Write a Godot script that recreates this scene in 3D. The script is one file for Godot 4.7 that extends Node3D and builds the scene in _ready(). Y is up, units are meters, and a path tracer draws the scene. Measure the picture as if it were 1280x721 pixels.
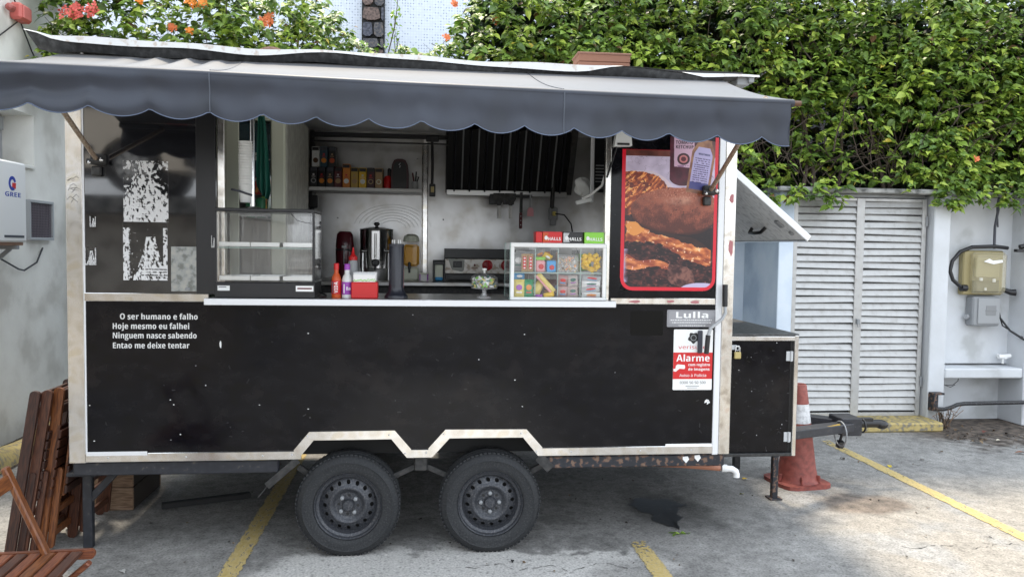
extends Node3D

# ---------------------------------------------------------------- mesh builder
class MB:
	var v := PackedVector3Array()
	var n := PackedVector3Array()
	var t := PackedVector2Array()
	var ix := PackedInt32Array()
	var X := Transform3D()

	func at(p: Vector3, r := Vector3.ZERO) -> MB:
		X = Transform3D(Basis.from_euler(r), p)
		return self

	func vert(p: Vector3, nn: Vector3, uv := Vector2.ZERO) -> int:
		v.append(X * p)
		n.append((X.basis * nn).normalized())
		t.append(uv)
		return v.size() - 1

	func face(i: int, j: int, k: int) -> void:
		var c := (v[j] - v[i]).cross(v[k] - v[i])
		if c.dot(n[i] + n[j] + n[k]) > 0.0:
			ix.append_array([i, k, j])
		else:
			ix.append_array([i, j, k])

	func poly(p: Array, nn: Vector3, uv: Array = []) -> void:
		var s := []
		for i in p.size():
			s.append(vert(p[i], nn, uv[i] if uv else Vector2(p[i].x, p[i].y)))
		for i in range(2, p.size()):
			face(s[0], s[i - 1], s[i])

	func box(c: Vector3, s: Vector3, b := 0.003) -> MB:
		var h := s * 0.5
		b = minf(b, minf(h.x, minf(h.y, h.z)) * 0.9)
		var P := func(g: Vector3, a: int) -> Vector3:
			var q := Vector3(g.x * (h.x - b), g.y * (h.y - b), g.z * (h.z - b))
			q[a] = g[a] * h[a]
			return c + q
		for a in 3:
			var o := (a + 1) % 3
			var w := (a + 2) % 3
			for sg in [-1.0, 1.0]:
				var pts := []
				var uvs := []
				for k in [[-1.0, -1.0], [1.0, -1.0], [1.0, 1.0], [-1.0, 1.0]]:
					var g := Vector3.ZERO
					g[a] = sg; g[o] = k[0]; g[w] = k[1]
					pts.append(P.call(g, a))
					if a == 2: uvs.append(Vector2(g.x * 0.5 + 0.5, 0.5 - g.y * 0.5))
					elif a == 0: uvs.append(Vector2(0.5 - g.z * sg * 0.5, 0.5 - g.y * 0.5))
					else: uvs.append(Vector2(g.x * 0.5 + 0.5, 0.5 - g.z * 0.5))
				var nn := Vector3.ZERO
				nn[a] = sg
				poly(pts, nn, uvs)
		if b > 0.0:
			for a in 3:
				var o := (a + 1) % 3
				var w := (a + 2) % 3
				for s1 in [-1.0, 1.0]:
					for s2 in [-1.0, 1.0]:
						var g1 := Vector3.ZERO
						g1[a] = s1; g1[o] = s2; g1[w] = -1.0
						var g2 := g1
						g2[w] = 1.0
						var nn := Vector3.ZERO
						nn[a] = s1; nn[o] = s2
						poly([P.call(g1, a), P.call(g2, a), P.call(g2, o), P.call(g1, o)], nn.normalized())
			for sx in [-1.0, 1.0]:
				for sy in [-1.0, 1.0]:
					for sz in [-1.0, 1.0]:
						var g := Vector3(sx, sy, sz)
						poly([P.call(g, 0), P.call(g, 1), P.call(g, 2)], g.normalized())
		return self

	func bar(a: Vector3, b: Vector3, w: float, d: float, bev := 0.002, up := Vector3.UP) -> MB:   # a box that runs from a to b
		var y := (b - a).normalized()
		if absf(y.dot(up)) > 0.98: up = Vector3(0, 0, 1)
		var z := y.cross(up).normalized()
		var x := y.cross(z).normalized()
		var keep := X
		X = X * Transform3D(Basis(x, y, z), (a + b) * 0.5)
		box(Vector3.ZERO, Vector3(w, a.distance_to(b), d), bev)
		X = keep
		return self

	func tube(p: Array, r, sides := 8, caps := true) -> MB:
		var up := Vector3(0.31, 0.9, 0.23)
		var rings := []
		var dist := 0.0
		for i in p.size():
			var d: Vector3
			if i == 0: d = p[1] - p[0]
			elif i == p.size() - 1: d = p[i] - p[i - 1]
			else: d = (p[i + 1] - p[i]).normalized() + (p[i] - p[i - 1]).normalized()
			d = d.normalized()
			if absf(d.dot(up)) > 0.95: up = Vector3(1, 0.1, 0)
			var s := d.cross(up).normalized()
			up = s.cross(d).normalized()
			if i > 0: dist += (p[i] - p[i - 1]).length()
			var rr: float = r[i] if r is Array else r
			var ring := []
			for k in sides + 1:
				var a := TAU * k / sides
				var q := s * cos(a) + up * sin(a)
				ring.append(vert(p[i] + q * rr, q, Vector2(float(k) / sides, dist)))
			rings.append(ring)
			if caps and (i == 0 or i == p.size() - 1):
				var cp := []
				for k in sides:
					var a := TAU * k / sides
					cp.append(p[i] + (s * cos(a) + up * sin(a)) * rr)
				poly(cp, -d if i == 0 else d)
		for i in p.size() - 1:
			for k in sides:
				face(rings[i][k], rings[i][k + 1], rings[i + 1][k + 1])
				face(rings[i][k], rings[i + 1][k + 1], rings[i + 1][k])
		return self

	func lathe(pr: Array, seg := 24, ax := 1) -> MB:   # profile of (radius, height) about y (ax 1) or z (ax 2)
		var norms := []
		for i in pr.size() - 1:
			var d: Vector2 = (pr[i + 1] - pr[i]).normalized()
			norms.append(Vector2(d.y, -d.x))
		for i in pr.size() - 1:
			var n0: Vector2 = norms[i]
			var n1: Vector2 = norms[i]
			if i > 0 and norms[i - 1].dot(norms[i]) > 0.72: n0 = (norms[i - 1] + norms[i]).normalized()
			if i < pr.size() - 2 and norms[i + 1].dot(norms[i]) > 0.72: n1 = (norms[i + 1] + norms[i]).normalized()
			var A := []
			var B := []
			for k in seg + 1:
				var a := TAU * k / seg
				var c := cos(a)
				var s := sin(a)
				for e in 2:
					var q: Vector2 = pr[i + e]
					var m: Vector2 = n1 if e else n0
					var P := Vector3(q.x * c, q.y, q.x * s)
					var N := Vector3(m.x * c, m.y, m.x * s)
					if ax == 2:
						P = Vector3(P.x, P.z, P.y)
						N = Vector3(N.x, N.z, N.y)
					var id := vert(P, N, Vector2(float(k) / seg, float(i + e) / (pr.size() - 1)))
					if e: B.append(id)
					else: A.append(id)
			for k in seg:
				if pr[i].x > 1e-6: face(A[k], A[k + 1], B[k + 1])
				if pr[i + 1].x > 1e-6: face(A[k], B[k + 1], B[k])
		return self

	func extrude(pg: Array, z0: float, z1: float) -> MB:   # polygon in x, y; flat caps
		var pp := PackedVector2Array(pg)
		var tri := Geometry2D.triangulate_polygon(pp)
		var lo := pp[0]
		var hi := pp[0]
		for q in pp:
			lo = lo.min(q)
			hi = hi.max(q)
		for z in [z0, z1]:
			var nn := Vector3(0, 0, 1 if (z == maxf(z0, z1)) else -1)
			var s := []
			for q in pp:
				s.append(vert(Vector3(q.x, q.y, z), nn, Vector2((q.x - lo.x) / (hi.x - lo.x), 1.0 - (q.y - lo.y) / (hi.y - lo.y))))
			for i in range(0, tri.size(), 3):
				face(s[tri[i]], s[tri[i + 1]], s[tri[i + 2]])
		var area := 0.0
		for i in pp.size():
			area += pp[i].cross(pp[(i + 1) % pp.size()])
		for i in pp.size():
			var a := pp[i]
			var b := pp[(i + 1) % pp.size()]
			var d := (b - a).normalized() * (1.0 if area > 0 else -1.0)
			poly([Vector3(a.x, a.y, z0), Vector3(b.x, b.y, z0), Vector3(b.x, b.y, z1), Vector3(a.x, a.y, z1)], Vector3(d.y, -d.x, 0))
		return self

	func grid(nu: int, nv: int, f: Callable) -> MB:   # smooth sheet
		var pts := []
		for j in nv + 1:
			for i in nu + 1:
				pts.append(f.call(float(i) / nu, float(j) / nv))
		var base := v.size()
		for j in nv + 1:
			for i in nu + 1:
				var du: Vector3 = pts[j * (nu + 1) + mini(i + 1, nu)] - pts[j * (nu + 1) + maxi(i - 1, 0)]
				var dv: Vector3 = pts[mini(j + 1, nv) * (nu + 1) + i] - pts[maxi(j - 1, 0) * (nu + 1) + i]
				var nn := du.cross(dv)
				vert(pts[j * (nu + 1) + i], nn.normalized() if nn.length() > 1e-12 else Vector3.UP, Vector2(float(i) / nu, float(j) / nv))
		for j in nv:
			for i in nu:
				var a := base + j * (nu + 1) + i
				face(a, a + 1, a + nu + 2)
				face(a, a + nu + 2, a + nu + 1)
		return self

	func ball(c: Vector3, r: Vector3, seg := 12, rows := 8) -> MB:
		return grid(seg, rows, func(a, b): return c + Vector3(r.x * cos(a * TAU) * sin(b * PI), r.y * cos(b * PI), r.z * sin(a * TAU) * sin(b * PI)) + Vector3(1e-5 * cos(a * TAU), 0, 1e-5 * sin(a * TAU)))

	func pillow(c: Vector3, w: float, h: float, d: float, seed := 0) -> MB:   # a filled bag with flat sealed ends
		for sg in [-1.0, 1.0]:
			grid(8, 8, func(a, b):
				var x: float = a * 2.0 - 1.0
				var y: float = b * 2.0 - 1.0
				var k := pow(maxf(0.0, 1.0 - x * x), 0.5) * pow(maxf(0.0, 1.0 - pow(absf(y), 3.0)), 0.7)
				k *= 1.0 + 0.18 * sin(x * 7.0 + seed) * cos(y * 5.0 + seed * 1.7)
				return c + Vector3(x * w * 0.5 * (1.0 - 0.06 * (1.0 - y * y) * 0.0 + 0.03 * sin(y * 9.0 + seed)), y * h * 0.5, sg * d * 0.5 * k))
		return self

	func mesh() -> ArrayMesh:
		var a := []
		a.resize(Mesh.ARRAY_MAX)
		a[Mesh.ARRAY_VERTEX] = v
		a[Mesh.ARRAY_NORMAL] = n
		a[Mesh.ARRAY_TEX_UV] = t
		a[Mesh.ARRAY_INDEX] = ix
		var m := ArrayMesh.new()
		m.add_surface_from_arrays(Mesh.PRIMITIVE_TRIANGLES, a)
		return m


# ---------------------------------------------------------------- scene helpers
var taken := {}
var rng := RandomNumberGenerator.new()

func rf(a: float, b: float) -> float: return rng.randf_range(a, b)

func numbered(called: String) -> String:
	var k: int = taken.get(called, -1) + 1
	taken[called] = k
	return called if k == 0 else "%s_%03d" % [called, k]

func tag(o: Node, label: String, category := "", group := "", kind := "") -> Node:
	if label: o.set_meta("label", label)
	if category: o.set_meta("category", category)
	if group: o.set_meta("group", group)
	if kind: o.set_meta("kind", kind)
	return o

func thing(called: String, label: String, category: String, p := Vector3.ZERO, turn := 0.0, group := "") -> Node3D:
	var o := Node3D.new()
	o.name = numbered(called)
	add_child(o)
	o.position = p
	o.rotation.y = turn
	tag(o, label, category, group)
	return o

func part(called: String, m, mat: Material, parent: Node, p := Vector3.ZERO, r := Vector3.ZERO) -> MeshInstance3D:
	var o := MeshInstance3D.new()
	o.name = called
	o.mesh = m.mesh() if m is MB else m
	o.material_override = mat
	parent.add_child(o, true)
	o.position = p
	o.rotation = r
	return o

func solo(called: String, m, mat: Material, label: String, category: String, p := Vector3.ZERO, r := Vector3.ZERO, group := "") -> MeshInstance3D:
	var o := part(numbered(called), m, mat, self, p, r)
	tag(o, label, category, group)
	return o

func struct(called: String, m, mat: Material, label: String, p := Vector3.ZERO) -> MeshInstance3D:
	var o := part(numbered(called), m, mat, self, p)
	tag(o, label, "", "", "structure")
	return o

func copy(o: Node3D, label: String, p: Vector3, r := Vector3.ZERO) -> Node3D:
	var c: Node3D = o.duplicate()
	c.name = numbered(str(o.name).rstrip("_0123456789"))
	add_child(c)
	c.position = p
	c.rotation = r
	c.set_meta("label", label)
	return c

# ---------------------------------------------------------------- materials
func lin(r: float, g := -1.0, b := -1.0) -> Color:
	if g < 0: g = r
	if b < 0: b = r
	return Color(r, g, b)

func mat(c: Color, rough := 0.6, metal := 0.0, spec := 0.5) -> StandardMaterial3D:
	var m := StandardMaterial3D.new()
	m.albedo_color = c.linear_to_srgb()
	m.roughness = rough
	m.metallic = metal
	m.metallic_specular = spec
	return m

func nz(sd: int, freq: float, cols: Array, offs: Array, oct := 4, size := 512, kind := FastNoiseLite.TYPE_SIMPLEX_SMOOTH) -> NoiseTexture2D:
	var f := FastNoiseLite.new()
	f.noise_type = kind
	f.seed = sd
	f.frequency = freq
	f.fractal_octaves = oct
	var g := Gradient.new()
	var pc := PackedColorArray()
	for c in cols: pc.append(c.linear_to_srgb())
	g.offsets = PackedFloat32Array(offs)
	g.colors = pc
	var x := NoiseTexture2D.new()
	x.width = size
	x.height = size
	x.seamless = true
	x.noise = f
	x.color_ramp = g
	return x

func grey(sd: int, freq: float, a: float, b: float, oct := 4, lo := 0.25, hi := 0.75, size := 512) -> NoiseTexture2D:   # data map, values as they are
	var x := nz(sd, freq, [Color.BLACK, Color.WHITE], [lo, hi], oct, size)
	x.color_ramp.colors = PackedColorArray([Color(a, a, a), Color(b, b, b)])
	return x

func tri(m: StandardMaterial3D, s: float, world := true) -> StandardMaterial3D:
	m.uv1_triplanar = true
	m.uv1_world_triplanar = world
	m.uv1_scale = Vector3(s, s, s)
	return m

func tmat(tex: Texture2D, rough: float, s: float, metal := 0.0, bump: Texture2D = null, bscale := 0.0) -> StandardMaterial3D:
	var m := mat(Color.WHITE, rough, metal)
	m.albedo_texture = tex
	tri(m, s)
	if bump:
		m.heightmap_enabled = true
		m.heightmap_texture = bump
		m.heightmap_scale = bscale
	return m

func glass(alpha := 0.06, tint := Color(1, 1, 1)) -> StandardMaterial3D:
	var m := mat(tint, 0.02)
	m.transparency = BaseMaterial3D.TRANSPARENCY_ALPHA
	m.albedo_color.a = alpha
	return m

func uvtex(img: Image, rough := 0.5, cut := false) -> StandardMaterial3D:
	var m := mat(Color.WHITE, rough)
	m.albedo_texture = ImageTexture.create_from_image(img)
	m.texture_repeat = false
	if cut:
		m.transparency = BaseMaterial3D.TRANSPARENCY_ALPHA_SCISSOR
		m.alpha_scissor_threshold = 0.5
	return m

func noise(sd: int, freq: float, oct := 3) -> FastNoiseLite:
	var f := FastNoiseLite.new()
	f.seed = sd
	f.frequency = freq
	f.fractal_octaves = oct
	return f

var font_bold: SystemFont
var font_plain: SystemFont

func words(called: String, s: String, parent: Node, p: Vector3, cap: float, width: float, m: Material, bold := true, r := Vector3.ZERO, centred := false) -> MeshInstance3D:   # raised lettering, cap height and total width in metres
	var tm := TextMesh.new()
	tm.text = s
	tm.font = font_bold if bold else font_plain
	tm.font_size = 64
	tm.pixel_size = cap / (64.0 * 0.714)
	tm.depth = 0.0012
	tm.curve_step = 2.0
	tm.horizontal_alignment = HORIZONTAL_ALIGNMENT_CENTER if centred else HORIZONTAL_ALIGNMENT_LEFT
	tm.vertical_alignment = VERTICAL_ALIGNMENT_BOTTOM
	var bb := tm.get_aabb()
	var o := part(called, tm, m, parent, p, r)
	o.position -= o.basis.y.normalized() * (cap / 0.714 * 0.236)      # p is on the baseline
	if width > 0 and bb.size.x > 0:
		o.scale.x = width / bb.size.x
	return o

var K := {}          # materials by name

func _ready() -> void:
	# ---- camera, sky, sun, exposure
	var cam := Camera3D.new()
	cam.name = "camera"
	add_child(cam)
	cam.position = Vector3(1.8637, 1.7207, 4.4498)
	cam.rotation = Vector3(-0.0503, -0.1091, 0.0141)
	cam.fov = 39.38
	cam.near = 0.05
	cam.far = 400.0
	cam.current = true
	var we := WorldEnvironment.new()
	we.name = "environment"
	var env := Environment.new()
	env.background_mode = Environment.BG_SKY
	var sm := ProceduralSkyMaterial.new()
	sm.sky_top_color = Color(0.88, 0.92, 0.97)
	sm.sky_horizon_color = Color(0.93, 0.95, 0.97)
	sm.sky_curve = 0.22
	sm.sky_energy_multiplier = 1.0
	sm.ground_bottom_color = Color(0.36, 0.35, 0.34)
	sm.ground_horizon_color = Color(0.6, 0.6, 0.58)
	env.sky = Sky.new()
	env.sky.sky_material = sm
	env.tonemap_mode = Environment.TONE_MAPPER_LINEAR
	env.tonemap_exposure = 2.7
	env.sdfgi_enabled = true
	env.ssao_enabled = true
	env.ssil_enabled = true
	we.environment = env
	add_child(we)
	var sun := DirectionalLight3D.new()
	sun.name = "sun"
	sun.light_energy = 0.6
	sun.light_color = Color(1.0, 0.95, 0.87)
	sun.light_angular_distance = 10.0
	sun.shadow_enabled = true
	add_child(sun)
	sun.rotation = Vector3(deg_to_rad(-65), deg_to_rad(190), 0)      # high and hazy, from behind the hedge

	rng.seed = 41
	font_bold = SystemFont.new()
	font_bold.font_names = PackedStringArray(["Droid Sans"])
	font_bold.font_weight = 700
	font_plain = SystemFont.new()
	font_plain.font_names = PackedStringArray(["Droid Sans"])
	materials()
	ground()
	buildings()
	trailer()
	awning()
	kitchen()
	goods()
	yard()
	plants()
	behind()

func materials() -> void:
	# metals
	var al := mat(Color.WHITE, 0.2, 0.95)
	al.albedo_texture = nz(3, 0.006, [lin(0.62, 0.59, 0.54), lin(0.69, 0.67, 0.64), lin(0.74, 0.73, 0.72), lin(0.68, 0.64, 0.57)], [0.15, 0.4, 0.62, 0.85], 3)
	al.roughness_texture = grey(4, 0.008, 0.7, 1.3, 3)
	tri(al, 2.2)
	K.alu = al
	var al2: StandardMaterial3D = al.duplicate()
	al2.albedo_texture = nz(7, 0.009, [lin(0.50, 0.46, 0.41), lin(0.68, 0.64, 0.58), lin(0.77, 0.75, 0.71), lin(0.70, 0.61, 0.54)], [0.12, 0.34, 0.66, 0.92], 4)
	K.alu_worn = al2
	K.alu_white = mat(lin(0.74, 0.75, 0.77), 0.35, 0.1)
	var ss := mat(Color.WHITE, 0.3, 0.95)
	ss.albedo_texture = nz(11, 0.005, [lin(0.36, 0.345, 0.32), lin(0.45, 0.445, 0.44), lin(0.51, 0.51, 0.51)], [0.15, 0.45, 0.8], 4)
	ss.roughness_texture = grey(12, 0.004, 0.97, 1.12, 3)
	tri(ss, 1.1)
	K.steel = ss
	K.chrome = mat(lin(0.66), 0.16, 1.0)
	K.steel_bright = mat(lin(0.62, 0.62, 0.61), 0.28, 0.95)
	K.dark_steel = tmat(nz(21, 0.03, [lin(0.018), lin(0.035), lin(0.05, 0.045, 0.042)], [0.3, 0.6, 0.85]), 0.5, 1.5)
	K.rusty = tmat(nz(23, 0.02, [lin(0.016, 0.018, 0.024), lin(0.022, 0.024, 0.032), lin(0.14, 0.075, 0.05), lin(0.17, 0.11, 0.08)], [0.35, 0.55, 0.66, 0.8], 5), 0.6, 2.0)
	K.chassis = tmat(nz(24, 0.02, [lin(0.016, 0.018, 0.024), lin(0.024, 0.026, 0.034), lin(0.08, 0.07, 0.06)], [0.35, 0.72, 0.88], 5), 0.5, 2.0)
	# black skins
	K.black_gloss = mat(lin(0.010, 0.010, 0.012), 0.06, 0.0, 0.78)
	K.black_gloss.clearcoat_enabled = true
	K.black_gloss.clearcoat = 1.0
	K.black_gloss.clearcoat_roughness = 0.03
	K.black_gloss.roughness_texture = grey(31, 0.01, 0.7, 1.6)
	tri(K.black_gloss, 0.9)
	K.black = mat(lin(0.012, 0.012, 0.014), 0.35)
	K.black_matt = mat(lin(0.016), 0.75)
	K.rubber = tmat(nz(33, 0.05, [lin(0.013, 0.014, 0.016), lin(0.022, 0.024, 0.027), lin(0.070, 0.067, 0.062)], [0.3, 0.62, 0.9], 5), 0.72, 3.0, 0.0, grey(34, 0.12, 0.3, 0.7), 0.12)
	K.rim = tmat(nz(35, 0.03, [lin(0.030, 0.033, 0.040), lin(0.060, 0.064, 0.074), lin(0.13, 0.12, 0.115)], [0.25, 0.6, 0.9], 5), 0.42, 5.0, 0.35)
	# plain colours
	for c in [["white", 0.82, 0.82, 0.81], ["white_plastic", 0.70, 0.71, 0.70], ["cream", 0.72, 0.75, 0.62], ["red", 0.58, 0.012, 0.014], ["dark_red", 0.11, 0.012, 0.018], ["orange_red", 0.55, 0.08, 0.012], ["purple", 0.32, 0.06, 0.42],
			["pink", 0.75, 0.33, 0.36], ["green", 0.02, 0.28, 0.12], ["lime", 0.25, 0.62, 0.06], ["yellow", 0.80, 0.50, 0.02], ["pale_yellow", 0.70, 0.58, 0.16], ["blue", 0.02, 0.20, 0.55], ["navy", 0.012, 0.03, 0.10],
			["sky_blue", 0.03, 0.33, 0.70], ["brown", 0.10, 0.045, 0.02], ["tan", 0.42, 0.27, 0.13], ["gold", 0.52, 0.34, 0.06], ["gray", 0.25, 0.26, 0.27], ["mid_gray", 0.36, 0.37, 0.38], ["slate", 0.045, 0.048, 0.062], ["maroon", 0.05, 0.008, 0.014],
			["orange", 0.72, 0.24, 0.02], ["juice", 0.85, 0.42, 0.02], ["dark_green", 0.012, 0.12, 0.09], ["teal", 0.02, 0.07, 0.10], ["silver", 0.50, 0.51, 0.52], ["copper", 0.40, 0.17, 0.10], ["brass", 0.50, 0.40, 0.16]]:
		K[c[0]] = mat(lin(c[1], c[2], c[3]), 0.4)
	K.baffle = mat(lin(0.022, 0.023, 0.028), 0.3)
	K.ink = mat(lin(0.02), 0.6)
	K.vinyl = mat(lin(0.66, 0.66, 0.65), 0.5)
	K.glass = glass(0.015)
	K.glass_edge = mat(lin(0.34, 0.45, 0.42), 0.15)
	K.clear_bag = glass(0.28)
	K.clear_bag.roughness = 0.2
	K.knob = mat(lin(0.42, 0.012, 0.02), 0.3)
	K.net = mat(lin(0.012, 0.10, 0.075), 0.5)
	K.net.backlight_enabled = true
	K.net.backlight = Color(0.1, 0.25, 0.2)
	# building skins
	var bump := grey(42, 0.03, 0.35, 0.65, 5)
	K.plaster = tmat(nz(41, 0.006, [lin(0.60, 0.58, 0.53), lin(0.76, 0.745, 0.695), lin(0.81, 0.80, 0.75)], [0.2, 0.5, 0.8], 5), 0.85, 0.45, 0.0, bump, 0.35)
	K.white_wall = tmat(nz(43, 0.006, [lin(0.42, 0.43, 0.43), lin(0.55, 0.565, 0.58), lin(0.61, 0.63, 0.655)], [0.18, 0.38, 0.8], 6), 0.8, 0.4, 0.0, bump, 0.4)
	K.blue_wall = tmat(nz(44, 0.006, [lin(0.46, 0.54, 0.64), lin(0.58, 0.66, 0.75), lin(0.66, 0.73, 0.80)], [0.2, 0.5, 0.8], 5), 0.8, 0.5, 0.0, bump, 0.3)
	K.concrete = tmat(nz(45, 0.012, [lin(0.09, 0.09, 0.085), lin(0.26, 0.26, 0.25), lin(0.40, 0.40, 0.38)], [0.25, 0.5, 0.8], 5), 0.9, 0.8, 0.0, bump, 0.5)
	K.slat = tmat(nz(46, 0.02, [lin(0.33, 0.32, 0.30), lin(0.43, 0.425, 0.415), lin(0.47, 0.47, 0.46)], [0.10, 0.34, 0.8], 5), 0.45, 0.9, 0.45)
	K.yellow_paint = tmat(nz(47, 0.02, [lin(0.20, 0.18, 0.14), lin(0.40, 0.31, 0.12), lin(0.48, 0.38, 0.16)], [0.3, 0.45, 0.8], 5), 0.8, 1.5)
	K.stone = tmat(nz(48, 0.03, [lin(0.05, 0.052, 0.065), lin(0.10, 0.098, 0.105), lin(0.17, 0.14, 0.12)], [0.2, 0.5, 0.85], 5), 0.8, 1.5, 0.0, bump, 1.0)
	K.stone_red = tmat(nz(49, 0.03, [lin(0.06, 0.045, 0.04), lin(0.15, 0.105, 0.09), lin(0.24, 0.17, 0.14)], [0.2, 0.5, 0.85], 5), 0.8, 1.5)
	K.stone_blue = tmat(nz(50, 0.03, [lin(0.03, 0.033, 0.045), lin(0.07, 0.075, 0.10), lin(0.13, 0.13, 0.16)], [0.2, 0.5, 0.85], 5), 0.7, 1.5)
	# wood
	var wd := func(sd: int, a: Color, b: Color, c: Color, rough: float) -> StandardMaterial3D:
		var m := mat(Color.WHITE, rough)
		m.albedo_texture = nz(sd, 0.02, [a, b, c], [0.25, 0.5, 0.8], 4)
		tri(m, 3.0, false)
		m.uv1_scale = Vector3(9, 0.9, 9)
		return m
	K.wood_dark = wd.call(51, lin(0.022, 0.009, 0.007), lin(0.042, 0.016, 0.011), lin(0.065, 0.025, 0.015), 0.5)
	K.wood_mid = wd.call(52, lin(0.040, 0.014, 0.009), lin(0.070, 0.024, 0.013), lin(0.10, 0.036, 0.018), 0.45)
	K.wood_orange = wd.call(53, lin(0.10, 0.032, 0.012), lin(0.165, 0.055, 0.018), lin(0.23, 0.082, 0.025), 0.4)
	K.wood_red = wd.call(54, lin(0.10, 0.028, 0.014), lin(0.17, 0.05, 0.022), lin(0.22, 0.075, 0.03), 0.42)
	K.pine = wd.call(55, lin(0.15, 0.09, 0.055), lin(0.25, 0.16, 0.10), lin(0.32, 0.22, 0.15), 0.8)
	for k in [K.wood_orange, K.wood_red]: k.uv1_scale = Vector3(2.5, 9, 9)
	var along := func(src: StandardMaterial3D, sc: Vector3) -> StandardMaterial3D:
		var m: StandardMaterial3D = src.duplicate()
		m.uv1_scale = sc
		return m
	K.wood_orange2 = along.call(K.wood_orange, Vector3(9, 0.9, 9))
	K.wood_red2 = along.call(K.wood_red, Vector3(0.9, 9, 9))
	K.wood_red2z = along.call(K.wood_red, Vector3(9, 9, 0.9))
	K.wood_orangez = along.call(K.wood_orange, Vector3(9, 9, 0.9))
	K.wood_midz = along.call(K.wood_mid, Vector3(9, 9, 0.9))
	K.pine2 = along.call(K.pine, Vector3(0.8, 8, 8))
	K.pine_dark = mat(lin(0.035, 0.026, 0.02), 0.8)
	K.blue2 = mat(lin(0.02, 0.05, 0.36), 0.4)
	K.twig = tmat(nz(58, 0.05, [lin(0.035, 0.024, 0.017), lin(0.075, 0.055, 0.040), lin(0.13, 0.10, 0.075)], [0.25, 0.55, 0.85], 3), 0.85, 2.0)
	K.leaf = []
	for c in [lin(0.125, 0.205, 0.036), lin(0.19, 0.29, 0.045), lin(0.27, 0.375, 0.055), lin(0.37, 0.46, 0.075), lin(0.085, 0.15, 0.034)]:
		var m := mat(c, 0.42)
		m.backlight_enabled = true
		m.backlight = Color(0.42, 0.56, 0.14)
		K.leaf.append(m)

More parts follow.
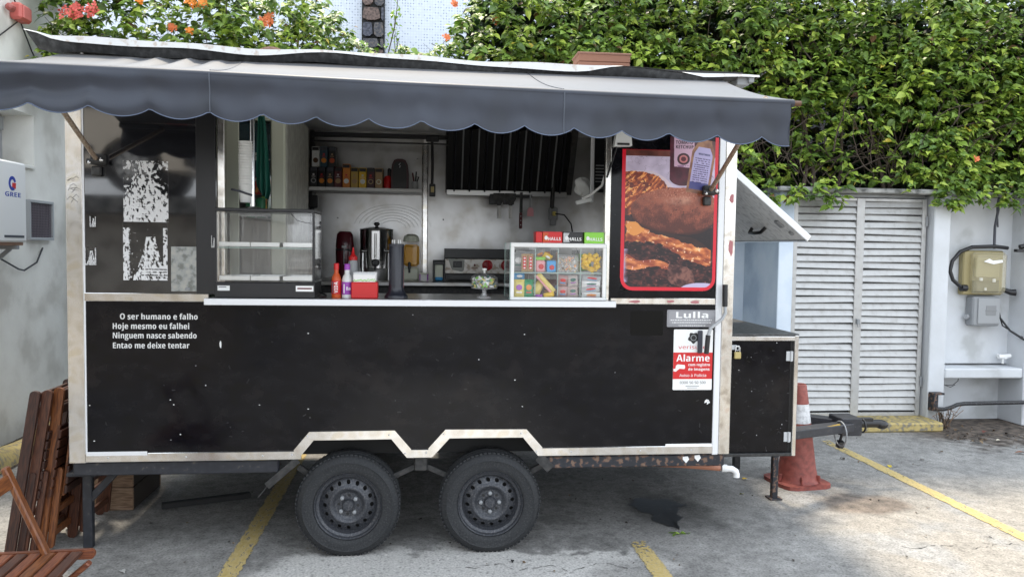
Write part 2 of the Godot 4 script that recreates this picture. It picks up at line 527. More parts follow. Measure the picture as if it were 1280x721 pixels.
# ---------------------------------------------------------------- ground, painted lines
func ground() -> void:
	var W := 1024
	var S := 14.0                      # metres that the drawing of the asphalt covers: x -4 .. 10, z -8 .. 6
	var n1 := noise(61, 0.004, 5)
	var n2 := noise(62, 0.018, 5)
	var n3 := noise(63, 0.11, 3)
	var n4 := noise(64, 0.35, 2)
	var img := Image.create(W, W, false, Image.FORMAT_RGB8)
	for j in W:
		for i in W:
			var x := -4.0 + S * i / W
			var z := -8.0 + S * j / W
			var a := n1.get_noise_2d(i, j)
			var b := n2.get_noise_2d(i, j)
			var c := n3.get_noise_2d(i, j)
			var d := n4.get_noise_2d(i, j)
			var g := 0.275 + 0.07 * a + 0.10 * b + 0.085 * c + 0.09 * d
			# newer grey screed in front of the wheels, with a ragged edge
			var e := smoothstep(-0.02, 0.05, z + 0.10 + 0.35 * b + 0.1 * c) * smoothstep(0.9, 1.25, x + 0.5 * b) * smoothstep(3.2, 2.75, x + 0.5 * b)
			g = lerpf(g, 0.60 + 0.05 * b + 0.05 * d, e * 0.9)
			var col := Vector3(g * 1.03, g, g * 0.95)
			# warm sandy wear at the right
			var w := smoothstep(4.1, 4.7, x + 0.9 * a + 0.5 * b) * smoothstep(-1.6, -0.7, z + 0.6 * b) * smoothstep(0.45, -0.05, b)
			var gg := 0.35 + 0.05 * b + 0.07 * c + 0.08 * d
			col = col.lerp(Vector3(gg * 1.08, gg * 0.98, gg * 0.84), w * 0.8)
			# washed-out brown spill by the jockey leg
			var sp := Vector2((x - 4.85) / 0.36, (z + 0.72) / 0.22).length() + 0.5 * b
			col = col.lerp(Vector3(0.17, 0.13, 0.10) * (1.0 + 0.8 * c), smoothstep(1.1, 0.5, sp) * 0.8)
			# oil drips below the trailer
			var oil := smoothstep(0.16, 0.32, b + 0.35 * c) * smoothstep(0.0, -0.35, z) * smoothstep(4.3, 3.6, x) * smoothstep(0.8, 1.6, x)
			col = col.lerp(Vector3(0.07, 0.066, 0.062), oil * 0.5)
			col *= 1.0 - 0.45 * smoothstep(1.15, 0.75, Vector2((x - 3.46) / 0.30, (z + 0.66) / 0.42).length() + 0.5 * b)      # oil soaked in round the stain
			# soil swept against the back wall
			var soil := smoothstep(-2.05, -2.5, z + 0.45 * b + 0.2 * c) * smoothstep(6.2, 6.9, x)
			col = col.lerp(Vector3(0.105, 0.082, 0.065) * (1.0 + 1.2 * c), soil)
			if d > 0.52: col *= 0.55
			if d < -0.58: col *= 1.35
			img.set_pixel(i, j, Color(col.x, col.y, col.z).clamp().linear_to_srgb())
	var m := mat(Color.WHITE, 0.88)
	m.albedo_texture = ImageTexture.create_from_image(img)
	m.heightmap_enabled = true
	m.heightmap_texture = grey(66, 0.16, 0.2, 0.8, 3)
	m.heightmap_scale = 0.5
	var g := MB.new()
	var xs := [-150.0, -4.0, 10.0, 150.0]
	var zs := [-150.0, -8.0, 6.0, 150.0]
	for j in 3:
		for i in 3:
			var q := []
			var uv := []
			for k in [[0, 0], [1, 0], [1, 1], [0, 1]]:
				var p := Vector3(xs[i + k[0]], 0, zs[j + k[1]])
				q.append(p)
				uv.append(Vector2((p.x + 4.0) / S, (p.z + 8.0) / S))
			g.poly(q, Vector3.UP, uv)
	m.heightmap_enabled = false
	m.detail_enabled = true                      # fine aggregate over the drawn patches
	m.detail_blend_mode = BaseMaterial3D.BLEND_MODE_MUL
	m.detail_uv_layer = BaseMaterial3D.DETAIL_UV_2
	m.detail_albedo = nz(66, 0.13, [lin(0.50), lin(0.84), lin(1.0)], [0.15, 0.42, 0.75], 5)
	m.uv2_triplanar = true
	m.uv2_world_triplanar = true
	m.uv2_scale = Vector3(0.9, 0.9, 0.9)
	struct("asphalt_ground", g, m, "worn grey asphalt of the parking lot with stains and patches")
	# painted bay lines
	var yp := mat(Color.WHITE, 0.8)
	var worn := Image.create(64, 1024, false, Image.FORMAT_RGBA8)
	var nw := noise(71, 0.05, 4)
	for j in 1024:
		for i in 64:
			var q := nw.get_noise_2d(i, j)
			var edge := minf(i, 63 - i) / 6.0
			var c := lin(0.52 + 0.12 * q, 0.40 + 0.11 * q, 0.17 + 0.10 * q).linear_to_srgb()
			var grit := nw.get_noise_2d(i * 5.0 + 300.0, j * 5.0)
			var gone := 0.30 - 0.55 * smoothstep(160.0, 0.0, j)
			c.a = 0.0 if (q + 0.55 * grit > gone + 0.12 or edge + q * 2.2 + grit < 0.2 and edge < 1.0) else 1.0
			worn.set_pixel(i, j, c)
	yp = uvtex(worn, 0.8, true)
	var ln := [[0.865, -3.0, 1.6, "yellow painted bay line beside the left trailer wheel"], [3.13, -0.12, 1.6, "yellow painted bay line stub below the oil stain"], [5.52, -2.5, 1.6, "long yellow painted bay line on the right near the traffic cone"]]
	for l in ln:
		var s := MB.new()
		var x0: float = l[0]
		s.poly([Vector3(x0 - 0.055, 0.004, l[1]), Vector3(x0 + 0.055, 0.004, l[1]), Vector3(x0 + 0.055, 0.004, l[2]), Vector3(x0 - 0.055, 0.004, l[2])], Vector3.UP, [Vector2(0, 0), Vector2(1, 0), Vector2(1, 1), Vector2(0, 1)])
		struct("parking_line", s, yp, l[3])
	# oil stain: matter with an outline of its own
	var st := MB.new()
	var pts := []
	var no := noise(75, 3.0, 4)
	var rim := [Vector2(3.231, -0.841), Vector2(3.30, -0.89), Vector2(3.369, -0.938), Vector2(3.47, -0.905), Vector2(3.582, -0.889), Vector2(3.635, -0.82), Vector2(3.659, -0.745), Vector2(3.60, -0.69), Vector2(3.563, -0.619), Vector2(3.52, -0.42), Vector2(3.42, -0.213), Vector2(3.372, -0.30), Vector2(3.329, -0.556), Vector2(3.269, -0.671)]
	for k in 168:
		var q: Vector2 = rim[k / 12].lerp(rim[(k / 12 + 1) % 14], (k % 12) / 12.0)
		q = Vector2(3.45, -0.66) + (q - Vector2(3.45, -0.66)) * 0.86
		q += Vector2(no.get_noise_2d(q.x * 2.0, q.y * 2.0), no.get_noise_2d(q.x * 2.0 + 9.0, q.y * 2.0)) * 0.06
		pts.append(Vector3(q.x, 0.004, q.y))
	for k in 168:
		st.poly([Vector3(3.45, 0.004, -0.68), pts[k], pts[(k + 1) % 168]], Vector3.UP)
	struct("oil_stain", st, tmat(nz(76, 0.03, [lin(0.008), lin(0.014, 0.012, 0.011), lin(0.05, 0.045, 0.04)], [0.3, 0.65, 0.9], 5), 0.45, 1.4), "dark wet oil stain on the asphalt right of the wheels")
	# cracks
	var ck := MB.new()
	for w in [[Vector3(2.05, 0, 0.18), Vector3(3.05, 0, 0.28), 81], [Vector3(4.6, 0, 0.05), Vector3(5.6, 0, 0.15), 83], [Vector3(4.9, 0, -1.3), Vector3(6.6, 0, -1.9), 84]]:
		var path := []
		var nn := noise(w[2], 2.5, 4)
		for k in 40:
			var p: Vector3 = w[0].lerp(w[1], k / 39.0)
			p.z += 0.10 * nn.get_noise_1d(p.x * 1.3) + 0.012 * sin(k * 2.7) * sin(k * 1.1)
			path.append(p)
		for k in 39:
			var wd := 0.0012 + 0.004 * absf(nn.get_noise_1d(k * 0.7))
			if nn.get_noise_1d(k * 0.31 + 50.0) > 0.12: continue
			var y := Vector3(0, 0.003, 0)
			ck.poly([path[k] + y + Vector3(0, 0, -wd), path[k + 1] + y + Vector3(0, 0, -wd), path[k + 1] + y + Vector3(0, 0, wd), path[k] + y + Vector3(0, 0, wd)], Vector3.UP)
	struct("asphalt_crack", ck, mat(lin(0.05, 0.048, 0.045), 0.95), "thin dark cracks in the asphalt")

# ---------------------------------------------------------------- walls round the lot
func buildings() -> void:
	# left building: pale plaster side wall with a recessed window
	var lb := thing("plaster_building", "pale grey plastered building along the left edge with recessed window", "building", Vector3(-1.63, 0, -1.5))
	var w := MB.new()
	var x0 := -0.4
	w.box(Vector3(x0, 1.19, 0.75), Vector3(0.8, 2.38, 6.9), 0.0)          # below the window, z -4.2 .. 2.7
	w.box(Vector3(x0, 3.92, 0.75), Vector3(0.8, 2.16, 6.9), 0.0)
	w.box(Vector3(x0, 2.61, -2.23), Vector3(0.8, 0.46, 0.94), 0.0)
	w.box(Vector3(x0, 2.61, 1.95), Vector3(0.8, 0.46, 4.5), 0.0)
	part("wall", w, K.plaster, lb)
	var wf := part("window", MB.new().box(Vector3(-0.29, 2.41, -1.0), Vector3(0.05, 0.04, 1.4)).box(Vector3(-0.29, 2.81, -1.0), Vector3(0.05, 0.04, 1.4)).box(Vector3(-0.29, 2.61, -1.735), Vector3(0.05, 0.44, 0.04)).box(Vector3(-0.29, 2.61, -1.0), Vector3(0.045, 0.42, 0.035)), K.mid_gray, lb)
	part("pane", MB.new().box(Vector3(-0.30, 2.61, -1.0), Vector3(0.008, 0.42, 1.42), 0.0), mat(lin(0.015, 0.018, 0.02), 0.05), wf)
	part("valance_board", MB.new().box(Vector3(-0.24, 2.76, -1.0), Vector3(0.02, 0.12, 1.42)), K.mid_gray, lb)
	part("window_sill", MB.new().box(Vector3(-0.14, 2.375, -1.0), Vector3(0.34, 0.03, 1.46)), K.plaster, lb)
	var kb := MB.new()
	kb.grid(60, 6, func(a, b):
		var z: float = lerpf(-3.1, 1.5, a)
		var prof: Array = [Vector2(-0.1, 0), Vector2(-0.085, 0.09), Vector2(-0.05, 0.12), Vector2(0.04, 0.125), Vector2(0.09, 0.10), Vector2(0.12, 0.05), Vector2(0.13, 0)]
		var q: Vector2 = prof[int(round(b * 6))]
		return Vector3(q.x + 0.012 * sin(z * 7.0), q.y * (1.0 + 0.12 * sin(z * 5.3)), z))
	solo("kerb_stone", kb, K.yellow_paint, "low yellow painted kerb at the foot of the left wall", "kerb", Vector3(-1.36, 0, -0.9))
	var dirt := MB.new()
	dirt.grid(40, 6, func(a, b): return Vector3(lerpf(-1.66, -1.22, b), 0.006 + 0.03 * sin(b * PI) * (0.7 + 0.5 * sin(a * 37.0)), lerpf(-4.2, 0.5, a)))
	tag(struct("soil_strip", dirt, tmat(nz(91, 0.05, [lin(0.03, 0.025, 0.02), lin(0.08, 0.065, 0.05), lin(0.16, 0.13, 0.10)], [0.25, 0.55, 0.85], 5), 0.95, 2.0, 0.0, grey(92, 0.1, 0.2, 0.8), 1.0), "dark soil between the kerb and the left wall"), "", "")
	# boundary wall at the back
	var zb := -3.15
	var bw := thing("boundary_wall", "white painted boundary wall behind the trailer with a recessed niche", "wall", Vector3(6.9, 0, zb))
	var o := -6.9
	var m := MB.new()
	m.box(Vector3(o + 1.9, 1.15, -0.85), Vector3(6.9, 2.3, 0.2), 0.0)                    # set-back stretch behind the trailer
	part("wall", m, K.blue_wall, bw)
	part("gate_pillar", MB.new().box(Vector3(o + 5.365, 1.15, -0.33), Vector3(0.15, 2.3, 0.84), 0.006), K.blue_wall, bw)
	part("gate_pillar", MB.new().box(Vector3(o + 6.955, 1.15, -0.12), Vector3(0.175, 2.3, 0.50), 0.008), K.white_wall, bw)
	var ni := MB.new()
	ni.box(Vector3(o + 7.46, 1.45, -0.2), Vector3(0.84, 1.70, 0.2), 0.0)
	part("niche_wall", ni, K.white_wall, bw)
	part("niche_wall", MB.new().box(Vector3(o + 7.46, 0.3, -0.3), Vector3(0.84, 0.6, 0.2), 0.0), K.white_wall, bw)
	part("pillar", MB.new().box(Vector3(o + 8.86, 1.15, -0.12), Vector3(1.96, 2.3, 0.54), 0.008), K.white_wall, bw)
	var lg := MB.new().box(Vector3(o + 7.46, 0.53, -0.01), Vector3(0.84, 0.10, 0.30), 0.012)
	part("ledge", lg, K.white_wall, bw)
	var cr := MB.new()
	for wpts in [[Vector3(0.18, 0.43, 0), Vector3(0.30, 0.40, 0), Vector3(0.38, 0.355, 0), Vector3(0.47, 0.36, 0), Vector3(0.52, 0.40, 0), Vector3(0.53, 0.455, 0)], [Vector3(0.38, 0.355, 0), Vector3(0.44, 0.335, 0), Vector3(0.49, 0.36, 0)]]:
		var q := []
		for p in wpts: q.append(Vector3(p.x, p.y, -0.1985))
		cr.tube(q, 0.0035, 5)
	part("wall_crack", cr, mat(lin(0.06, 0.06, 0.06), 0.95), bw)
	var cp := MB.new()
	cp.box(Vector3(o + 6.2, 2.325, -0.05), Vector3(1.9, 0.05, 0.42), 0.01)
	cp.box(Vector3(o + 8.5, 2.32, -0.08), Vector3(2.7, 0.035, 0.45), 0.01)
	part("coping", cp, K.concrete, bw)
	part("lintel", MB.new().box(Vector3(o + 6.15, 2.285, -0.08), Vector3(1.42, 0.03, 0.12)), K.white_wall, bw)
	part("threshold", MB.new().box(Vector3(o + 6.16, 0.045, 0.16), Vector3(1.45, 0.09, 0.44), 0.015), K.yellow_paint, bw)
	# louvred double gate
	var gt := thing("louvre_gate", "tall double louvre gate of silver metal slats in the white wall", "gate", Vector3(6.15, 0.09, zb + 0.02))
	var slat := MB.new()
	slat.extrude([Vector2(-0.014, -0.030), Vector2(0.002, -0.030), Vector2(0.022, -0.026), Vector2(0.018, -0.020), Vector2(-0.001, 0.028), Vector2(-0.014, 0.034), Vector2(-0.018, 0.034), Vector2(-0.005, 0.020), Vector2(0.006, -0.022)], -0.305, 0.305)
	# profile is in (depth, height); turn it so that the slat runs along x
	var sl := ArrayMesh.new()
	sl = slat.mesh()
	for leaf in 2:
		var lx := -0.345 if leaf == 0 else 0.345
		var lf := part("gate_leaf", MB.new().box(Vector3(lx - 0.325, 1.085, 0), Vector3(0.045, 2.17, 0.045)).box(Vector3(lx + 0.325, 1.085, 0), Vector3(0.045, 2.17, 0.045)).box(Vector3(lx, 2.155, 0), Vector3(0.605, 0.03, 0.04)).box(Vector3(lx, 0.018, 0), Vector3(0.605, 0.035, 0.04)), K.slat, gt)
		for k in 31:
			part("slat", sl, K.slat, lf, Vector3(lx, 0.085 + k * 0.0675, 0.0), Vector3(rf(-0.02, 0.02), PI * 0.5 * -1.0, 0))
	part("back_board", MB.new().box(Vector3(0, 1.085, -0.05), Vector3(1.38, 2.17, 0.01), 0.0), mat(lin(0.10, 0.10, 0.10), 0.8), gt)
	part("latch", MB.new().box(Vector3(0.0, 0.95, 0.035), Vector3(0.03, 0.05, 0.03)).tube([Vector3(-0.012, 0.93, 0.05), Vector3(-0.012, 0.90, 0.055), Vector3(0.012, 0.90, 0.055), Vector3(0.012, 0.93, 0.05)], 0.004, 6), K.gray, gt)
	for hy in [0.3, 1.9]:
		part("hinge", MB.new().tube([Vector3(0.69, hy, 0.03), Vector3(0.69, hy + 0.1, 0.03)], 0.01, 8), K.gray, gt)
	# tiled house behind the hedge
	var tl := Image.create(512, 512, false, Image.FORMAT_RGB8)
	var r2 := RandomNumberGenerator.new()
	r2.seed = 8
	tl.fill(lin(0.60, 0.64, 0.70).linear_to_srgb())
	for j in 32:
		for i in 32:
			var q := r2.randf()
			var c := lin(0.70, 0.76, 0.85)
			if q > 0.8: c = lin(0.66, 0.72, 0.81)
			tl.fill_rect(Rect2i(i * 16 + 1, j * 16 + 1, 14, 14), c.linear_to_srgb())
	for j in 32:
		for i in 32:      # small dark corner tiles
			if r2.randf() < 0.42: tl.fill_rect(Rect2i(i * 16 - 3, j * 16 - 3, 6, 6), lin(0.30, 0.35, 0.44).linear_to_srgb())
	var tm := mat(Color.WHITE, 0.25)
	tm.albedo_texture = ImageTexture.create_from_image(tl)
	tri(tm, 0.9)
	var hs := thing("tiled_house", "house with pale blue mosaic tile cladding and dark stone column behind the hedge", "house", Vector3(3.0, 0, -6.0))
	part("wall", MB.new().box(Vector3(1.0, 3.4, -0.25), Vector3(16, 6.8, 0.5), 0.0), tm, hs)
	part("plinth", MB.new().box(Vector3(1.0, 2.0, 0.05), Vector3(16, 4.16, 0.1), 0.01), K.stone, hs)
	var col := part("stone_column", MB.new().box(Vector3(-1.795, 3.4, 0.06), Vector3(0.28, 6.8, 0.12), 0.0), mat(lin(0.035), 0.95), hs)
	var y := 3.9
	var row := 0
	while y < 5.6:
		var h := rf(0.13, 0.22)
		var cut := rf(0.38, 0.62) if row % 2 else rf(0.75, 1.0)
		for half in 2:
			var xa := 0.0 if half == 0 else cut
			var xb := cut if half == 0 else 1.0
			if xb - xa < 0.15: continue
			var sm := MB.new()
			var w2 := (xb - xa) * 0.28
			var poly := []
			for k in 9:
				var a := TAU * k / 9.0 + 0.2
				poly.append(Vector2(clampf(cos(a) * 1.25, -1, 1) * (w2 * 0.5 - 0.008) * rf(0.9, 1.0), clampf(sin(a) * 1.25, -1, 1) * (h * 0.5 - 0.008) * rf(0.88, 1.0)))
			sm.extrude(poly, 0.0, rf(0.03, 0.06))
			part("stone", sm, [K.stone, K.stone_red, K.stone_blue][rng.randi_range(0, 2)], col, Vector3(-1.935 + (xa + xb) * 0.14, y + h * 0.5, 0.12), Vector3(rf(-0.08, 0.08), rf(-0.1, 0.1), 0))
		y += h
		row += 1

# ---------------------------------------------------------------- prints
func poster_image() -> Image:      # printed photograph of a sandwich, fries and two sauce bottles
	var W := 408
	var H := 645
	var im := Image.create(W, H, false, Image.FORMAT_RGBA8)
	var a1 := noise(101, 0.016, 4)
	var a2 := noise(102, 0.045, 3)
	var a3 := noise(103, 0.012, 3)
	var s := func(r, g, b) -> Vector3: return Vector3(r, g, b) / 255.0
	for j in H:
		for i in W:
			var x := float(i)
			var y := float(j)
			var n := a1.get_noise_2d(x, y)
			var f := a2.get_noise_2d(x, y)
			var w := a3.get_noise_2d(x, y)
			var al := 1.0
			var c: Vector3 = s.call(200, 186, 208)
			c += Vector3.ONE * 0.10 * w
			if y < 84: c = s.call(96 + 40 * n, 52 + 24 * n, 44 + 20 * n)
			if y > 84 and y < 170 and absf(sin(x * 0.028 + n * 3.0 + y * 0.045)) < 0.05: c = c.lerp(s.call(120, 100, 120), 0.7)
			# plate of fries
			var pl := Vector2((x - 60) / 150.0, (y - 245) / 100.0).length()
			if pl < 1.08 and y > 145: c = s.call(215, 196, 205)
			if pl + 0.1 * n < 0.98 and y > 145:
				var fr := a2.get_noise_2d((x + y) * 1.0, (y - x) * 0.28)
				c = s.call(118, 44, 24).lerp(s.call(232, 128, 62), clampf(0.62 + 1.5 * fr, 0, 1)).lerp(s.call(252, 196, 120), clampf(2.2 * fr - 0.25, 0, 1))
				if f + n * 0.8 > 0.22 and y < 260: c = s.call(66, 26, 20).lerp(s.call(120, 44, 26), clampf(0.5 + f, 0, 1))
				if f < -0.42: c = s.call(150, 62, 30)
			if x < 70 and y > 300 and y < 400: c = s.call(205, 110, 60).lerp(s.call(90, 36, 24), clampf(0.5 + 2.2 * n, 0, 1))
			# filling: dark meat and melted cheese
			if y > 330 + 8 * n:
				c = s.call(30, 16, 22).lerp(s.call(92, 46, 42), clampf(0.30 + 0.5 * f + 1.0 * n + 0.9 * a2.get_noise_2d(x * 0.7 - y * 0.4, y * 2.2), 0, 1))
				if f > 0.52: c = s.call(124, 76, 70)
			var top := 348.0 + 0.42 * maxf(0, x - 110) + 9 * sin(x * 0.035)
			var bot := 428.0 + 0.34 * maxf(0, x - 60) + 14 * sin(x * 0.022 + 1.0) + 14 * n
			if y > top and y < bot and x > 18 + 12 * n and x < 385:
				var gl := a1.get_noise_2d(x * 0.8 + y * 0.5, y * 1.9 - x * 0.7)
				c = s.call(212, 122, 66).lerp(s.call(128, 54, 36), clampf((y - top) / (bot - top) * 0.75 + gl * 1.1, 0, 1)).lerp(s.call(250, 190, 130), clampf(1.9 * -gl - 0.35, 0, 1))
				if Vector2((x - 55) / 40.0, (y - 385) / 34.0).length() < 0.9 + 0.3 * n: c = s.call(226, 148, 74)
				if f > 0.48 and n > 0.02: c = s.call(244, 205, 168)
			var t2 := 500.0 + 0.16 * x + 10 * sin(x * 0.03)
			if y > t2 - 20 * exp(-pow((x - 30) / 30.0, 2)) and y < t2 + 44 - 0.08 * x + 12 * n and x > 12 and x < 225:
				c = s.call(220, 136, 82).lerp(s.call(140, 62, 44), clampf(0.4 + 1.4 * a1.get_noise_2d(x * 0.7, y * 2.0), 0, 1))
				if f > 0.5: c = s.call(245, 190, 180)
			if pow(absf((x - 258) / 58.0), 3.0) + pow(absf((y - 582 - 0.2 * (x - 258)) / 44.0), 3.0) < 1.0 + 0.5 * f: c = s.call(128, 84, 74).lerp(s.call(56, 30, 32), clampf(0.45 + 1.4 * n + 0.8 * f, 0, 1))
			if x < 34 and y > 470 and y < 610: c = c.lerp(s.call(176, 160, 190), smoothstep(34, 10, x + 14 * n))
			if Vector2((x - 345) / 90.0, (y - 640) / 30.0).length() < 1.0: c = s.call(186, 176, 205)
			if x > 120 and y > 380 and y < 396 + 0.30 * (x - 120) + 10 * n and y > 330: c = c.lerp(s.call(24, 12, 18), 0.85)
			# bread
			var q := Vector2((x - 226) / 188.0, (y - 310) / (86.0 + 0.05 * x)).rotated(-0.12)
			var e := pow(absf(q.x), 2.4) + pow(absf(q.y), 2.1)
			if e < 1.0 + 0.10 * n and x > 36:
				var g3 := a2.get_noise_2d(x * 2.4, y * 2.4)
				c = s.call(158, 84, 60).lerp(s.call(84, 36, 26), clampf(0.42 + 0.8 * n + 0.75 * q.y + 0.55 * g3, 0, 1)).lerp(s.call(208, 150, 124), clampf(1.3 * g3 - 0.35 - q.y * 0.5, 0, 1) * 0.8)
				c = c.lerp(s.call(196, 140, 118), 0.75 * exp(-pow((q.x + 0.05) * 4.0, 2) - pow((q.y + 0.45) * 5.0, 2)) * (0.6 + 0.8 * f))
				if f < -0.50: c = c.lerp(s.call(56, 24, 18), 0.6)
				c = c.lerp(s.call(46, 20, 18), 0.75 * smoothstep(0.72, 1.0, e) * smoothstep(-0.3, 0.7, q.y))
				c = c.lerp(s.call(226, 178, 152), 0.5 * exp(-pow((q.x - 0.18) * 7.0, 2) - pow((q.y + 0.5) * 6.0, 2)))
			# ketchup bottle
			if x > 200 and x < 314 and y < 206 and (y < 170 or Vector2((x - 255) / 56.0, (y - 168) / 36.0).length() < 1.0):
				c = s.call(58, 14, 30).lerp(s.call(92, 24, 44), clampf(0.5 + n, 0, 1))
				if x > 216 + y * 0.02 and x < 304 and y < 124 + (x - 216) * 0.06:
					c = s.call(206, 168, 190)
					if Vector2(x - 258, (y - 92) * 1.1).length() < 27: c = s.call(60, 30, 36)
					if Vector2(x - 258, (y - 92) * 1.1).length() < 18: c = s.call(200, 120, 120)
					if Vector2(x - 258, (y - 92) * 1.1).length() < 11: c = s.call(90, 30, 40)
					if y > 118 and f > 0.1: c = s.call(150, 110, 140)
			# mustard bottle
			var m := Vector2(x - 335, y - 128).rotated(-0.14)
			if absf(m.x) < 50 - 22 * smoothstep(-60, -116, m.y) and m.y > -118 and m.y < 108:
				c = s.call(158, 112, 78).lerp(s.call(120, 76, 56), clampf(0.5 + 1.3 * n, 0, 1))
				var lw := 40 - 16 * smoothstep(-50, -94, m.y)
				if absf(m.x) < lw and m.y > -86 and m.y < 92:
					c = s.call(176, 166, 206)
					if m.y > 62: c = s.call(70, 70, 130)
					elif m.y > -40 and fmod(m.y + 400.0, 9.0) < 3.6 and absf(m.x) < lw - 8 and a2.get_noise_2d(x * 2.5, floorf((m.y + 400.0) / 9.0) * 17.0) > -0.22: c = s.call(72, 60, 96)
			# outline of the cut sheet: red border, round lower corners
			var inb := x > 14 and x < 394 and y > 58 and y < 630
			var cr := Vector2(maxf(0.0, maxf(52 - x, x - 356)), maxf(0.0, y - 593)).length()
			if y > 593 and (x < 52 or x > 356) and cr > 37: inb = false
			var bottle: bool = x > 200 and x < 394 and y <= 84 and (absf(m.x) < 50 and m.y > -118 or x < 314)
			if not inb and not bottle:
				c = s.call(214, 26, 48)
				if y > 593 and (x < 52 or x > 356) and cr > 51: al = 0.0
				if y < 58 and x < 394: al = 0.0
			im.set_pixel(i, j, Color(clampf(c.x, 0, 1), clampf(c.y, 0, 1), clampf(c.z, 0, 1), al))
	return im

func torn_image(sd: int, tall: float) -> Image:       # what is left of a white label: flakes with bare strips
	var W := 256
	var H := int(256 * tall)
	var im := Image.create(W, H, false, Image.FORMAT_RGBA8)
	var a := noise(sd, 0.05, 4)
	var b := noise(sd + 1, 0.14, 3)
	for j in H:
		for i in W:
			var u := float(i) / W
			var v := float(j) / H
			var k := a.get_noise_2d(i * 0.65, j * 0.4) + 0.6 * b.get_noise_2d(i * 0.45, j * 0.28) + 0.35 * b.get_noise_2d(i * 2.2 + 90.0, j * 1.1)
			var lim := 0.0
			if sd == 111:
				lim = -0.12 + 2.6 * maxf(0.0, absf(u - 0.5) - 0.06 - 0.44 * smoothstep(0.10, 0.85, v)) - 0.26 * smoothstep(0.3, 0.9, v)
				if v < 0.14 and (u < 0.22 or u > 0.75): lim = 0.05
				if absf(fmod(v * 26.0, 1.0) - 0.5) < 0.09 and v > 0.5 and absf(u - 0.5) < 0.2: lim += 0.3
			else:
				lim = 0.85
				if v < 0.10:
					lim = 1.5
					im.set_pixel(i, j, Color(0.6, 0.6, 0.6, 0.0))
					continue
				if u < 0.14 + 0.05 * b.get_noise_2d(0, j): lim = -0.25
				if u > 0.90: lim = -0.25
				if v > 0.93: lim = -0.3
				if v > 0.25 and absf(u - 0.62) < 0.08 + 0.36 * v * v: lim = -0.12
				if v > 0.78 and v < 0.93 and u > 0.4: lim = -0.4 if fmod(v * 60.0, 3.0) > 1.2 else 0.25
			var g := 0.66 + 0.10 * a.get_noise_2d(i * 3, j)
			im.set_pixel(i, j, Color(g, g, g * 1.01, 1.0 if k > lim else 0.0).linear_to_srgb())
	return im

func sheet(called: String, mt: Material, parent: Node, x0: float, y0: float, x1: float, y1: float, z: float) -> MeshInstance3D:   # thin printed sheet with a real edge
	return part(called, MB.new().box(Vector3((x0 + x1) * 0.5, (y0 + y1) * 0.5, z), Vector3(x1 - x0, y1 - y0, 0.0016), 0.0), mt, parent)

func rounded(x0: float, y0: float, x1: float, y1: float, r: float) -> Array:
	var q := []
	for c in [[x1 - r, y1 - r, 0.0], [x0 + r, y1 - r, 0.25], [x0 + r, y0 + r, 0.5], [x1 - r, y0 + r, 0.75]]:
		for k in 5:
			var a: float = (c[2] + k / 16.0) * TAU
			q.append(Vector2(c[0] + cos(a) * r, c[1] + sin(a) * r))
	return q

# ---------------------------------------------------------------- the trailer
var T: Node3D

func panel_skin(sd: int, w: int, h: int) -> StandardMaterial3D:     # black sheet with scratches, chips and brown rubbed patches
	var im := Image.create(w, h, false, Image.FORMAT_RGB8)
	var a := noise(sd, 0.008, 4)
	var b := noise(sd + 1, 0.035, 4)
	for j in h:
		for i in w:
			var k := a.get_noise_2d(i, j)
			var q := b.get_noise_2d(i * 0.6, j)
			var c := Vector3(0.0045, 0.0045, 0.0065)
			c += Vector3(0.006, 0.0045, 0.0035) * smoothstep(0.1, 0.7, k + 0.15 * q)
			c += Vector3.ONE * 0.004 * q
			im.set_pixel(i, j, Color(maxf(c.x, 0.004), maxf(c.y, 0.004), maxf(c.z, 0.004)).linear_to_srgb())
	var r := RandomNumberGenerator.new()
	r.seed = sd
	for k in 90:
		var p := Vector2(r.randf() * w, r.randf() * h)
		var g := r.randf_range(0.02, 0.07) if k > 9 else r.randf_range(0.3, 0.6)
		if k < 10:
			im.fill_rect(Rect2i(int(p.x), int(p.y), r.randi_range(1, 2), r.randi_range(1, 2)), Color(g, g, g).linear_to_srgb())
			continue
		var d := Vector2.from_angle(r.randf_range(-0.6, 0.6) + (PI * 0.5 if r.randf() < 0.35 else 0.0))
		for e in r.randi_range(1, 7):
			var x := int(p.x + d.x * e)
			var y := int(p.y + d.y * e)
			if x >= 0 and y >= 0 and x < w and y < h: im.set_pixel(x, y, Color(g, g, g).linear_to_srgb())
	var m := uvtex(im, 0.2)
	m.roughness_texture = grey(sd + 2, 0.01, 0.6, 1.6)
	m.roughness = 0.13
	m.metallic_specular = 0.34
	return m

